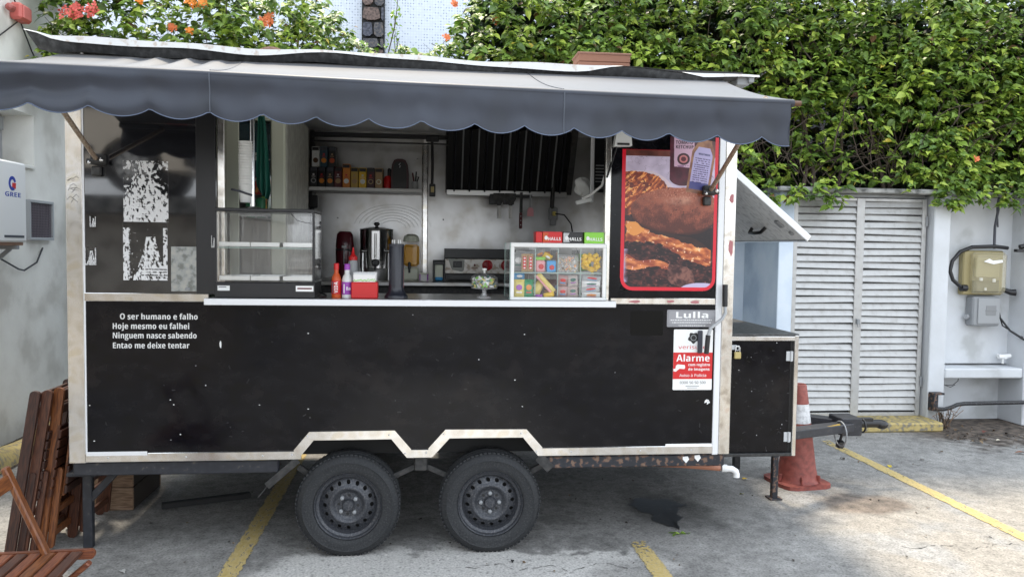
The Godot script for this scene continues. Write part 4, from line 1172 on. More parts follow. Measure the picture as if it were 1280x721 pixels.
	for k in chips.size():
		var c := Vector2(chips[k][0], chips[k][1])
		var r := 0.0034 if k != 1 else 0.006
		var pg := []
		for e in 7: pg.append(c + Vector2(cos(e * 0.9) * r * rf(0.7, 1.3) * (0.8 if k == 1 else 1.3), sin(e * 0.9) * r * rf(0.7, 1.2) * (3.5 if k == 1 else 0.8)))
		part("chip", MB.new().extrude(pg, 0.0, 0.0006), K.white_plastic, T)
	var sc := MB.new()
	for k in 11:
		var p := Vector3(rf(0.008, 0.04), 1.93 + 0.012 * k + rf(-0.01, 0.01), 0.0055)
		sc.tube([p, p + Vector3(rf(0.01, 0.02), rf(0.006, 0.022), 0), p + Vector3(rf(0.022, 0.042), rf(-0.006, 0.012), 0)], 0.0011, 4, false)
	part("scribble", sc, K.ink, T)
	for s in [[3.604, 2.02, 0.035, 0.06], [3.606, 1.74, 0.03, 0.10], [3.05, 1.428, 0.09, 0.022], [3.26, 1.43, 0.06, 0.018], [3.40, 1.427, 0.07, 0.02]]:
		var pg := []
		for e in 9: pg.append(Vector2(s[0] + cos(e * 0.698) * s[2] * 0.5 * rf(0.6, 1.1), s[1] + sin(e * 0.698) * s[3] * 0.5 * rf(0.6, 1.1)))
		var zz := 0.0052 if s[0] > 3.6 else 0.0092
		part("sticker_scrap", MB.new().extrude(pg, zz, zz + 0.0006), mat(lin(0.42, 0.16, 0.17), 0.6), T)
	# socket box at the top of the hatch
	part("sensor_box", MB.new().extrude([Vector2(2.905, 2.29), Vector2(3.005, 2.295), Vector2(3.00, 2.35), Vector2(2.975, 2.42), Vector2(2.925, 2.42)], 0.0, 0.05), K.white_plastic, T)
	part("sensor_window", MB.new().box(Vector3(2.955, 2.303, 0.0515), Vector3(0.07, 0.012, 0.003)), K.ink, T)
	# black lead on the end of the panel
	part("wire", MB.new().tube([Vector3(2.925, 2.29, 0.02), Vector3(2.90, 2.20, 0.012), Vector3(2.875, 2.12, 0.012)], 0.005, 6), K.black, T)

func ringpts(c: Vector3, r: float, ax: int) -> Array:
	var q := []
	for k in 17:
		var a := TAU * k / 16
		var p := Vector3(0, cos(a), sin(a)) * r if ax == 0 else (Vector3(cos(a), sin(a), 0) * r if ax == 1 else Vector3(cos(a), 0, sin(a)) * r)
		q.append(c + p)
	return q

# ---------------------------------------------------------------- awning
func awning() -> void:
	var XL := -0.03
	var XR := 3.535
	var Z := 0.85
	var by := func(x: float) -> float: return 2.450 - 0.0134 * x + 0.003 * sin(x * 2.1)
	var wave := func(x: float, v: float) -> float: return 0.008 * sin(x * 3.3 + 1.0) * v + 0.005 * sin(x * 9.0 + v * 4.0) * v * v + (0.003 + 0.014 * exp(-pow((x - 0.1) / 0.6, 2))) * sin(v * 8.0 + 1.3 * sin(x * 1.7)) * smoothstep(0.0, 0.2, v) + 0.003 * sin(x * 31.0 + 3.0 * sin(x * 7.0)) * smoothstep(0.3, 1.0, v)
	var cloth := tmat(nz(261, 0.008, [lin(0.012, 0.016, 0.027), lin(0.015, 0.020, 0.034), lin(0.020, 0.026, 0.042)], [0.25, 0.5, 0.85], 3), 0.45, 0.8)
	cloth.rim_enabled = true            # dusty canvas: sheen at a grazing look
	cloth.rim = 0.55
	cloth.rim_tint = 0.0
	cloth.roughness = 0.5
	K.cloth = cloth
	var aw := part("awning", MB.new().grid(90, 20, func(a, b):
		var x: float = lerpf(XL, XR, a)
		var x2: float = lerpf(lerpf(0.0, 3.50, a), x, b)
		var y0 := 2.688
		var pucker: float = 0.018 * exp(-pow((x - 0.62) / 0.25, 2)) * sin(x * 42.0) * (1.0 - b) * smoothstep(0.0, 0.15, b)
		return Vector3(x2, lerpf(y0, by.call(x) + 0.018, b) - 0.020 * sin(b * PI) + pucker, lerpf(0.02, Z, b))), cloth, T)
	part("front_bar", MB.new().tube([Vector3(XL, by.call(XL), Z), Vector3(0.9, by.call(0.9), Z), Vector3(1.8, by.call(1.8), Z), Vector3(2.7, by.call(2.7), Z), Vector3(XR + 0.02, by.call(XR), Z)], 0.018, 16), cloth, aw)
	part("bar_end", MB.new().tube([Vector3(XR + 0.02, by.call(XR), Z), Vector3(XR + 0.055, by.call(XR), Z)], 0.013, 10), K.brown, aw)
	var peaks := [-0.25, -0.01, 0.228, 0.465, 0.703, 0.944, 1.168, 1.391, 1.616, 1.848, 2.083, 2.300, 2.527, 2.746, 2.965, 3.190, 3.403, 3.62]
	var low := func(x: float) -> float:
		var k := 0
		while k < 16 and x > peaks[k + 1]: k += 1
		var s: float = clampf((x - peaks[k]) / (peaks[k + 1] - peaks[k]), 0.0, 1.0)
		return by.call(x) + 0.004 - (2.301 - 0.0155 * x) + 0.040 * pow(sin(s * PI), 0.75)
	var val := MB.new()
	val.grid(240, 12, func(a, b):
		var x: float = lerpf(XL, XR, a)
		var h: float = low.call(x)
		return Vector3(x, by.call(x) + 0.004 - h * b, Z + 0.017 * (1.0 - 0.25 * b) + wave.call(x, b)))
	part("valance", val, cloth, aw)
	var hem := []
	for k in 241:
		var x := lerpf(XL, XR, k / 240.0)
		hem.append(Vector3(x, by.call(x) + 0.004 - low.call(x), Z + 0.0130 + wave.call(x, 1.0)))
	part("hem", MB.new().tube(hem, 0.0022, 6), mat(lin(0.10, 0.13, 0.20), 0.6), aw)
	var side := MB.new()
	side.grid(12, 8, func(a, b): return Vector3(XR + 0.004 * sin(b * 6.0), by.call(XR) + 0.01 + lerpf(0.0, 0.19, 1.0 - a) * 0.0 - b * (0.19 + 0.02 * sin(a * PI)) * (0.35 + 0.65 * a), Z + 0.018 - (1.0 - a) * 0.16))
	part("side_valance", side, cloth, aw)
	for x in [0.948, 2.479]:
		var sp := []
		for k in 11:
			var b := k / 10.0
			sp.append(Vector3(x, by.call(x) + 0.004 - low.call(x) * b, Z + 0.0185 * (1.0 - 0.25 * b) + wave.call(x, b)))
		part("seam", MB.new().tube(sp, 0.0035, 6), mat(lin(0.07, 0.08, 0.10), 0.7), aw)
		var tp := []
		for k in 11:
			var b := k / 10.0
			tp.append(Vector3(x * (0.97 + 0.03 * b), lerpf(2.688, by.call(x) + 0.018, b) - 0.020 * sin(b * PI) + 0.001, lerpf(0.02, Z, b)))
		part("seam", MB.new().tube(tp, 0.003, 6), K.slate, aw)
	for s in [[0.172, 2.150, 0.235], [3.462, 2.060, 3.30]]:
		part("arm", MB.new().tube([Vector3(s[0], s[1], 0.05), Vector3(s[2] + (0.0 if s[2] < 1 else 0.13), 2.43, Z - 0.02)], 0.0125, 10), tmat(nz(271, 0.04, [lin(0.22, 0.13, 0.08), lin(0.40, 0.30, 0.22), lin(0.52, 0.46, 0.38)], [0.25, 0.5, 0.85], 4), 0.4, 3.0, 0.5), aw)
		part("arm_bracket", MB.new().box(Vector3(s[0], s[1], 0.022), Vector3(0.07, 0.055, 0.04), 0.006).tube([Vector3(s[0] - 0.045, s[1] - 0.012, 0.05), Vector3(s[0] + 0.045, s[1] - 0.012, 0.05)], 0.012, 8).box(Vector3(s[0] - 0.01, s[1] - 0.06, 0.02), Vector3(0.045, 0.05, 0.03), 0.006), K.dark_steel, aw)
		part("bolt", MB.new().ball(Vector3(s[0] + 0.03, s[1] - 0.005, 0.06), Vector3(0.012, 0.012, 0.012)).ball(Vector3(s[0] - 0.03, s[1] - 0.02, 0.06), Vector3(0.010, 0.010, 0.010)), K.chrome, aw)

func toward(p: Vector3, k: float) -> Vector3: return Vector3(1.864, 1.721, 4.45).lerp(p, k)

# ---------------------------------------------------------------- fitted kitchen (parts of the trailer) and what stands in it
func kitchen() -> void:
	# counters
	part("counter_shelf", MB.new().box(Vector3(1.82, 1.419, -0.20), Vector3(2.20, 0.032, 0.58), 0.004), K.steel_bright, T)
	part("counter_lip", MB.new().box(Vector3(1.82, 1.417, 0.094), Vector3(2.202, 0.034, 0.008), 0.002), K.alu_white, T)
	part("front_cabinet", MB.new().box(Vector3(1.82, 1.07, -0.26), Vector3(2.2, 0.66, 0.44), 0.0), K.steel, T)
	part("back_counter", MB.new().box(Vector3(2.25, 1.44, -1.98), Vector3(2.68, 0.03, 0.74), 0.004), K.steel, T)
	part("back_cabinet", MB.new().box(Vector3(2.25, 1.08, -2.02), Vector3(2.68, 0.68, 0.62), 0.0), K.dark_steel, T)
	var ws := part("wall_shelf", MB.new().box(Vector3(1.39, 2.163, -2.18), Vector3(0.90, 0.028, 0.34), 0.003), K.white, T)
	part("shelf_bracket", MB.new().box(Vector3(0.955, 2.12, -2.25), Vector3(0.03, 0.10, 0.2)), K.dark_steel, ws)
	part("wall_channel", MB.new().box(Vector3(1.868, 2.05, -2.34), Vector3(0.045, 1.2, 0.03), 0.006).box(Vector3(1.842, 2.05, -2.345), Vector3(0.008, 1.2, 0.022)), K.alu, T)
	part("wall_channel", MB.new().box(Vector3(0.95, 2.05, -2.32), Vector3(0.035, 1.2, 0.07), 0.004), K.dark_steel, T)
	for s in [[1.43, 2.26], [1.83, 2.6], [1.80, 2.45], [1.80, 2.3], [2.02, 1.95], [1.15, 1.95]]:
		part("rivet", MB.new().ball(Vector3(s[0], s[1], -2.354), Vector3(0.006, 0.006, 0.003), 8, 6), K.chrome, T)
	part("ceiling_rail", MB.new().box(Vector3(1.95, 2.590, -2.05), Vector3(1.95, 0.035, 0.045), 0.004).box(Vector3(1.95, 2.55, -2.15), Vector3(1.95, 0.012, 0.03)), K.black, T)
	part("ceiling_beam", MB.new().box(Vector3(1.8, 2.615, -1.0), Vector3(3.5, 0.10, 0.06), 0.004), K.dark_steel, T)
	# polishing swirls ground into the back wall
	for e in 7:
		var pts := []
		var r := 0.09 + e * 0.028
		for q in 22:
			var a := lerpf(0.15, PI - 0.5 + 0.05 * e, q / 21.0)
			pts.append(Vector3(1.60 + cos(a) * r * 1.25, 1.86 + sin(a) * r * 0.8, -2.3545))
		part("swirl_mark", MB.new().tube(pts, 0.0016, 4, false), K.steel_bright, T)
	# range hood with slanted baffles
	var hd := part("range_hood", MB.new().box(Vector3(2.52, 2.155, -2.02), Vector3(0.97, 0.045, 0.035), 0.004), K.steel_bright, T)
	part("hood_body", MB.new().box(Vector3(2.52, 2.42, -2.27), Vector3(0.97, 0.50, 0.16), 0.0).box(Vector3(2.52, 2.66, -1.95), Vector3(0.97, 0.02, 0.7), 0.0), K.black, hd)
	var A := Vector3(0, 2.185, -2.03)
	var B := Vector3(0, 2.63, -1.78)
	part("hood_back", MB.new().at(Vector3(2.52, 2.40, -1.93), Vector3(0.51, 0, 0)).box(Vector3.ZERO, Vector3(0.96, 0.52, 0.01), 0.0), K.black_matt, hd)
	for k in 8:
		var x := 2.095 + k * 0.121
		part("baffle", MB.new().bar(A + Vector3(x, 0, 0.012), B + Vector3(x, 0, 0.012), 0.112, 0.012, 0.004, Vector3(0, 0.5, 0.86)), K.baffle, hd)
		if k < 7: part("baffle_rib", MB.new().bar(A + Vector3(x + 0.0605, 0, 0.024), B + Vector3(x + 0.0605, 0, 0.024), 0.010, 0.012, 0.003, Vector3(0, 0.5, 0.86)), K.gray, hd)
	part("hood_side", MB.new().bar(Vector3(3.02, 2.16, -2.03), Vector3(3.02, 2.64, -1.75), 0.03, 0.05, 0.003), K.dark_steel, hd)
	part("tool_rail", MB.new().box(Vector3(2.55, 2.135, -1.985), Vector3(0.34, 0.025, 0.02)).box(Vector3(2.42, 2.10, -1.985), Vector3(0.09, 0.07, 0.012)).box(Vector3(2.53, 2.10, -1.985), Vector3(0.09, 0.07, 0.012)), K.black, hd)
	# poles and posts in the hatch
	part("hatch_pole", MB.new().at(Vector3(0.935, 1.911, -0.06)).tube([Vector3(0, 0, 0), Vector3(0, 0.72, 0)], 0.0145, 14).lathe([Vector2(0.045, 0), Vector2(0.04, 0.008), Vector2(0.018, 0.014)], 16), K.chrome, T)
	part("hatch_pole", MB.new().box(Vector3(2.897, 2.30, -0.5), Vector3(0.022, 0.58, 0.022)), K.alu_white, T)
	# fridge
	var fr := thing("fridge", "tall glass-door drinks fridge with pale cream frame at the left inside the trailer", "fridge", Vector3(0.675, 0.75, -1.10))
	part("cabinet", MB.new().box(Vector3(0.333, 0.91, 0.0), Vector3(0.03, 1.82, 0.92), 0.006).box(Vector3(-0.333, 0.91, 0.0), Vector3(0.03, 1.82, 0.92), 0.006).box(Vector3(0, 0.91, -0.45), Vector3(0.64, 1.82, 0.03)).box(Vector3(0, 1.79, 0), Vector3(0.64, 0.05, 0.92)).box(Vector3(0, 0.1, 0), Vector3(0.64, 0.2, 0.92)), tmat(nz(301, 0.02, [lin(0.40, 0.40, 0.36), lin(0.52, 0.53, 0.47)], [0.3, 0.7]), 0.45, 1.0), fr)
	var dr := part("door", MB.new().box(Vector3(0.30, 0.95, 0.485), Vector3(0.085, 1.68, 0.04), 0.008).box(Vector3(-0.30, 0.95, 0.485), Vector3(0.085, 1.68, 0.04), 0.008).box(Vector3(0, 1.755, 0.485), Vector3(0.52, 0.07, 0.04), 0.006).box(Vector3(0, 0.15, 0.485), Vector3(0.52, 0.10, 0.04), 0.006), K.cream, fr)
	part("pane", MB.new().box(Vector3(0, 0.95, 0.475), Vector3(0.52, 1.5, 0.006), 0.0), K.glass, dr)
	part("liner", MB.new().box(Vector3(0, 0.95, -0.42), Vector3(0.62, 1.6, 0.02), 0.0), K.mid_gray, fr)
	for y in [1.15, 0.75, 0.4]:
		part("shelf", MB.new().box(Vector3(0, y, 0.02), Vector3(0.62, 0.018, 0.8)), K.white, fr)
	part("header_sign", MB.new().box(Vector3(0.02, 1.55, 0.40), Vector3(0.48, 0.33, 0.012)), K.teal, fr)
	part("header_swoosh", MB.new().extrude([Vector2(0.02, 1.50), Vector2(0.22, 1.48), Vector2(0.24, 1.495), Vector2(0.14, 1.515), Vector2(0.22, 1.53), Vector2(0.20, 1.54), Vector2(0.08, 1.525)], 0.4065, 0.408), K.white, fr)
	for k in 4:
		solo("soda_can", MB.new().lathe([Vector2(0.0, 0.0), Vector2(0.026, 0.0), Vector2(0.033, 0.01), Vector2(0.033, 0.105), Vector2(0.027, 0.12), Vector2(0.026, 0.122), Vector2(0.024, 0.118), Vector2(0, 0.118)], 20), K.red if k == 0 else K.green, ["red soda can on the fridge shelf just left of the chrome pole", "green soda can on the fridge shelf, leftmost of three right of the chrome pole", "green soda can on the fridge shelf, middle of three right of the chrome pole", "green soda can on the fridge shelf, rightmost of three right of the chrome pole"][k], "can", toward(Vector3([0.47, 0.63, 0.705, 0.78][k], 1.91, -1.48), 0.871), Vector3.ZERO, "soda cans on the fridge shelf")
	for k in 4:
		var b := thing("snack_pack", ["striped snack pack leaning behind the fridge door, upper left", "striped snack pack behind the fridge door, upper right by its frame", "striped snack pack behind the fridge door, lower right by its frame", "red snack box standing high at the left in the fridge"][k], "snack pack", [Vector3(0.67, 2.15, -1.50), Vector3(0.76, 2.15, -1.46), Vector3(0.76, 2.02, -1.44), Vector3(0.40, 2.38, -1.42)][k] + Vector3(0.14, -0.06, 0.72), 0.0)
		part("box", MB.new().box(Vector3(0, 0.0, 0), Vector3(0.085, 0.115, 0.04), 0.004), [K.red, K.white, K.lime, K.red][k], b)
		for e in 3:
			part("stripe", MB.new().box(Vector3(0, 0, 0.0212), Vector3(0.02, 0.10, 0.001), 0.0), [K.white, K.red, K.orange, K.yellow][(k + e) % 4], b, Vector3(-0.025 + 0.025 * e, 0, 0), Vector3(0, 0, -0.5))
	# white fridge wing panel with red print on the far left
	var pn := thing("menu_board", "narrow white board with dark vertical script and red squares left of the cup stack", "board", Vector3(0.475, 1.45, -0.42))
	part("board", MB.new().box(Vector3(0.19, 0.55, 0), Vector3(0.24, 1.2, 0.02)), K.cream, pn)
	for s in [[0.11, 0.97, 0.08, 0.07], [0.10, 0.45, 0.06, 0.16]]:
		part("red_square", MB.new().box(Vector3(s[0] + 0.04, s[1], 0.0112), Vector3(s[2], s[3], 0.002)), K.dark_red, pn)
	words("script", "Stanley", pn, Vector3(0.105, 0.62, 0.0105), 0.045, 0.26, K.ink, true, Vector3(0, 0, PI / 2))
	# cup tube hanging on the pole
	var cs := thing("cup_stack", "tall hanging stack of white disposable cups strapped to the chrome pole", "cups", Vector3(0.902, 1.945, -0.06))
	for k in 19:
		part("cup", MB.new().lathe([Vector2(0.0, 0.0), Vector2(0.030, 0.0), Vector2(0.0385, 0.058 if k == 0 else 0.05), Vector2(0.041, 0.059 if k == 0 else 0.052), Vector2(0.0405, 0.062 if k == 0 else 0.055), Vector2(0.037, 0.058 if k == 0 else 0.051)], 24), K.white_plastic, cs, Vector3(rf(-0.001, 0.001), k * 0.0145 + (0.012 if k else 0.0), rf(-0.001, 0.001)))
	part("strap", MB.new().tube([Vector3(-0.07, 0.068, 0.03), Vector3(-0.03, 0.06, 0.043), Vector3(0.01, 0.047, 0.043), Vector3(0.035, 0.04, 0.02)], 0.006, 6), K.slate, cs)
	# green net bag
	var gb := MB.new()
	gb.grid(24, 24, func(a, b):
		var w: float = lerpf(0.035, 0.085, b) * (1.0 if b < 0.9 else 1.0 - (b - 0.9) * 5.0)
		var x: float = (a - 0.5) * w + 0.018 * b
		return Vector3(x, -b * 0.42 - 0.04 * a * b, 0.020 * sin(a * 17.0 + b * 3.0) * (0.4 + b) - 0.01))
	solo("green_cloth", gb, K.net, "dark green net cloth hanging beside the cup stack", "cloth", Vector3(0.972, 2.42, -0.10))
	# hanging extension lead
	var ex := thing("extension_lead", "black extension lead hanging by the wall channel with a single socket", "extension lead", Vector3(1.920, 2.118, -1.93))
	part("cord", MB.new().tube([Vector3(0, 0.09, 0), Vector3(0.002, 0.25, 0.002), Vector3(-0.002, 0.43, 0)], 0.011, 8), K.black, ex)
	part("socket_box", MB.new().box(Vector3(0.003, 0.045, 0), Vector3(0.048, 0.10, 0.03), 0.006), K.black, ex)
	part("socket_face", MB.new().box(Vector3(0.003, 0.05, 0.0155), Vector3(0.026, 0.045, 0.004)), K.brass, ex)
	part("top_box", MB.new().box(Vector3(0.0, 0.445, 0), Vector3(0.10, 0.05, 0.04), 0.006), K.black, ex)
	# hanging tools
	for k in 2:
		var sp := thing("scraper", ["griddle scraper with white handle, left one of two below the hood", "griddle scraper with white handle, right one of two below the hood"][k], "scraper", Vector3([2.452, 2.545][k], 1.955, -1.97), 0, "scrapers hanging below the hood")
		part("handle", MB.new().tube([Vector3(0, 0, 0), Vector3(0, 0.03, 0.004), Vector3(0, 0.10, 0)], [0.012, 0.015, 0.013], 10), K.white, sp)
		part("blade", MB.new().extrude([Vector2(-0.012, 0.10), Vector2(0.012, 0.10), Vector2(0.045, 0.155), Vector2(0.045, 0.20), Vector2(-0.045, 0.20), Vector2(-0.045, 0.155)], -0.002, 0.002), K.dark_steel, sp)
	var kn := thing("knife", "long knife with dark red riveted handle hanging below the hood", "knife", Vector3(2.628, 1.875, -1.96))
	part("handle", MB.new().box(Vector3(0, 0.065, 0), Vector3(0.026, 0.13, 0.016), 0.006), K.dark_red, kn)
	part("blade", MB.new().extrude([Vector2(-0.012, 0.13), Vector2(0.014, 0.13), Vector2(0.014, 0.29), Vector2(-0.008, 0.29)], -0.001, 0.001), K.dark_steel, kn)
	for e in 3: part("rivet", MB.new().ball(Vector3(0, 0.03 + e * 0.035, 0.008), Vector3(0.004, 0.004, 0.002), 8, 4), K.silver, kn)
	var br := thing("pastry_brush", "pink silicone brush with clear handle hanging below the hood", "brush", Vector3(2.705, 1.975, -1.96))
	part("bristles", MB.new().extrude([Vector2(-0.026, 0.0), Vector2(0.026, 0.0), Vector2(0.024, 0.05), Vector2(0.014, 0.068), Vector2(-0.014, 0.068), Vector2(-0.024, 0.05)], -0.009, 0.009), K.pink, br)
	part("handle", MB.new().tube([Vector3(0, 0.065, 0), Vector3(0, 0.17, 0)], 0.007, 8), K.mid_gray, br)
	# outlet and lead on the right
	var ou := thing("wall_outlet", "grey wall outlet with black plug lead right of the hood", "outlet", Vector3(2.895, 1.90, -2.0))
	part("plate", MB.new().box(Vector3(0, 0.10, 0), Vector3(0.075, 0.10, 0.03), 0.006).box(Vector3(0, 0.03, 0), Vector3(0.05, 0.05, 0.03), 0.006), K.gray, ou)
	part("plug", MB.new().box(Vector3(0.005, 0.10, 0.03), Vector3(0.028, 0.035, 0.04), 0.006), K.pale_yellow, ou)
	part("lead", MB.new().tube([Vector3(0.01, 0.10, 0.05), Vector3(0.08, 0.09, 0.07), Vector3(0.13, 0.02, 0.10), Vector3(0.15, -0.1, 0.12), Vector3(0.19, -0.24, 0.15)], 0.0055, 6), K.black, ou)
	part("conduit", MB.new().tube([Vector3(-0.01, 0.14, 0), Vector3(0.0, 0.4, 0.0), Vector3(0.02, 0.70, 0.0)], 0.018, 8), K.dark_steel, ou)
	var pb := MB.new()
	pb.grid(20, 16, func(a, b): return Vector3(0.055 * cos(a * TAU) * sin(b * PI) * (1.0 + 0.25 * sin(a * 13.0 + b * 9.0)), 0.055 * cos(b * PI) * (1.0 + 0.12 * sin(a * 19.0)), 0.04 * sin(a * TAU) * sin(b * PI) * (1.0 + 0.3 * cos(a * 17.0 + b * 7.0))))
	solo("plastic_bag", pb, K.white_plastic, "crumpled white plastic bag hanging right of the hood", "bag", Vector3(2.86, 2.115, -0.62))
	var cb := thing("white_cable", "white cable draped beside the right hatch jamb to a small junction strip", "cable", Vector3(2.83, 1.99, -0.30))
	part("cable", MB.new().tube([Vector3(0.075, 0.36, 0.25), Vector3(0.072, 0.20, 0.2), Vector3(0.06, 0.10, 0.12), Vector3(0.01, 0.05, 0.05), Vector3(-0.03, 0.03, 0.0)], 0.008, 8), K.white, cb)
	part("strip", MB.new().at(Vector3(-0.02, 0.015, 0), Vector3(0, 0, 0.25)).box(Vector3.ZERO, Vector3(0.10, 0.025, 0.03), 0.004), K.white_plastic, cb)
	var rd := thing("door_rack", "dark rack with pale bottles beside the right hatch jamb", "rack", Vector3(2.965, 2.09, -0.55))
	part("frame", MB.new().box(Vector3(0, 0.17, -0.05), Vector3(0.09, 0.36, 0.02)).box(Vector3(0, 0.02, 0), Vector3(0.10, 0.02, 0.1)).box(Vector3(0.05, 0.17, 0), Vector3(0.015, 0.36, 0.1)), K.black, rd)
	for e in 6: part("wire", MB.new().tube([Vector3(-0.045, 0.05 + e * 0.02, 0.045), Vector3(0.045, 0.05 + e * 0.02, 0.045)], 0.003, 6), K.mid_gray, rd)
	# coffee capsule boxes on the shelf
	var boxes := [
		["black coffee box with white ring, leftmost in the lower row on the shelf", "black", "mid_gray"], ["black coffee box with orange cup, second from the left in the lower row", "black", "orange"], ["black coffee box with orange cup, third from the left in the lower row", "black", "orange"],
		["red brown coffee box, fourth in the lower row on the shelf", "dark_red", "tan"], ["taller orange coffee box with white top in the lower row", "orange", "white"], ["olive gold coffee box right of the orange one", "gold", "tan"],
		["bright yellow coffee box in the lower row on the shelf", "yellow", "white"], ["maroon coffee box with tan ring in the lower row", "maroon", "tan"], ["beige coffee box at the right end of the lower row", "tan", "cream"],
		["white coffee box with brown top, leftmost of the upper row", "white_plastic", "brown"], ["black teal coffee box, middle of the upper row", "teal", "orange"], ["black coffee box with red print, rightmost of the upper row", "black", "orange_red"]]
	for k in 12:
		var up := k >= 9
		var w := 0.058
		var h := 0.158 if k != 4 else 0.185
		var b := thing("coffee_box", boxes[k][0], "box", Vector3(0.992 + 0.0635 * (k if not up else k - 9) + (0.015 if up else 0.0), 2.1785 + (0.1595 if up else 0.0), -2.06 - (0.01 if up else 0.0)), rf(-0.04, 0.04), "coffee boxes on the wall shelf")
		part("carton", MB.new().box(Vector3(0, h * 0.5, -0.05), Vector3(w, h, 0.12), 0.002), K[boxes[k][1]], b)
		part("lid_band", MB.new().box(Vector3(0, h - 0.018, 0.0104), Vector3(w - 0.006, 0.026, 0.0012), 0.0), K.black if k not in [0, 1, 2, 10, 11] else K.slate, b)
		part("cup_print", MB.new().at(Vector3(0, 0.05, 0.0102)).lathe([Vector2(0.020, 0), Vector2(0.020, 0.0006), Vector2(0.0, 0.0006)] if k not in [0, 7, 8] else [Vector2(0.020, 0), Vector2(0.020, 0.0006), Vector2(0.013, 0.0006), Vector2(0.013, 0.0)], 20, 2), K[boxes[k][2]], b)
		part("small_print", MB.new().box(Vector3(0, 0.098, 0.0106), Vector3(0.014, 0.014, 0.001), 0.0).box(Vector3(0, 0.082, 0.0106), Vector3(0.03, 0.004, 0.001), 0.0), [K.vinyl, K.red, K.tan][k % 3], b)
	# coffee machine and odds at the right end of the shelf
	var cm := thing("capsule_machine", "rounded dark coffee capsule machine standing on the wall shelf", "coffee machine", Vector3(1.665, 2.1785, -2.10))
	part("body", MB.new().extrude([Vector2(-0.068, 0), Vector2(0.068, 0), Vector2(0.070, 0.12), Vector2(0.062, 0.19), Vector2(0.045, 0.225), Vector2(0.02, 0.235), Vector2(-0.02, 0.235), Vector2(-0.045, 0.225), Vector2(-0.062, 0.19), Vector2(-0.070, 0.12)], -0.1, 0.06), K.maroon, cm)
	part("front", MB.new().extrude([Vector2(-0.052, 0.005), Vector2(0.052, 0.005), Vector2(0.054, 0.12), Vector2(0.048, 0.18), Vector2(0.03, 0.21), Vector2(-0.03, 0.21), Vector2(-0.048, 0.18), Vector2(-0.054, 0.12)], 0.06, 0.07), K.black, cm)
	part("logo_swirl", MB.new().tube([Vector3(0.006, 0.20, 0.072), Vector3(-0.008, 0.188, 0.072), Vector3(0.006, 0.178, 0.072), Vector3(-0.002, 0.165, 0.072)], 0.003, 6), K.silver, cm)
	part("water_tank", MB.new().box(Vector3(-0.085, 0.09, -0.04), Vector3(0.03, 0.15, 0.08), 0.01), K.black, cm)
	solo("red_tin", MB.new().lathe([Vector2(0, 0), Vector2(0.03, 0), Vector2(0.032, 0.08), Vector2(0.02, 0.10), Vector2(0, 0.10)], 16), K.red, "small red tin between the beige box and the coffee machine", "tin", Vector3(1.568, 2.1785, -2.08))
	var uc := thing("utensil_jar", "small jar holding red and black utensils at the right end of the shelf", "jar", Vector3(1.785, 2.1785, -2.08))
	part("jar", MB.new().lathe([Vector2(0, 0), Vector2(0.026, 0), Vector2(0.028, 0.06), Vector2(0.025, 0.06), Vector2(0.023, 0.005)], 16), K.mid_gray, uc)
	for s in [[-0.02, 0.13, "dark_red"], [0.01, 0.14, "black"], [0.03, 0.10, "black"]]: part("utensil", MB.new().tube([Vector3(0, 0.01, 0), Vector3(s[0], s[1], 0)], 0.006, 6), K[s[2]], uc)
	solo("wall_box", MB.new().box(Vector3.ZERO, Vector3(0.10, 0.10, 0.05), 0.008), K.black, "small black box mounted on the wall below the shelf end", "box", Vector3(0.985, 2.06, -2.0))

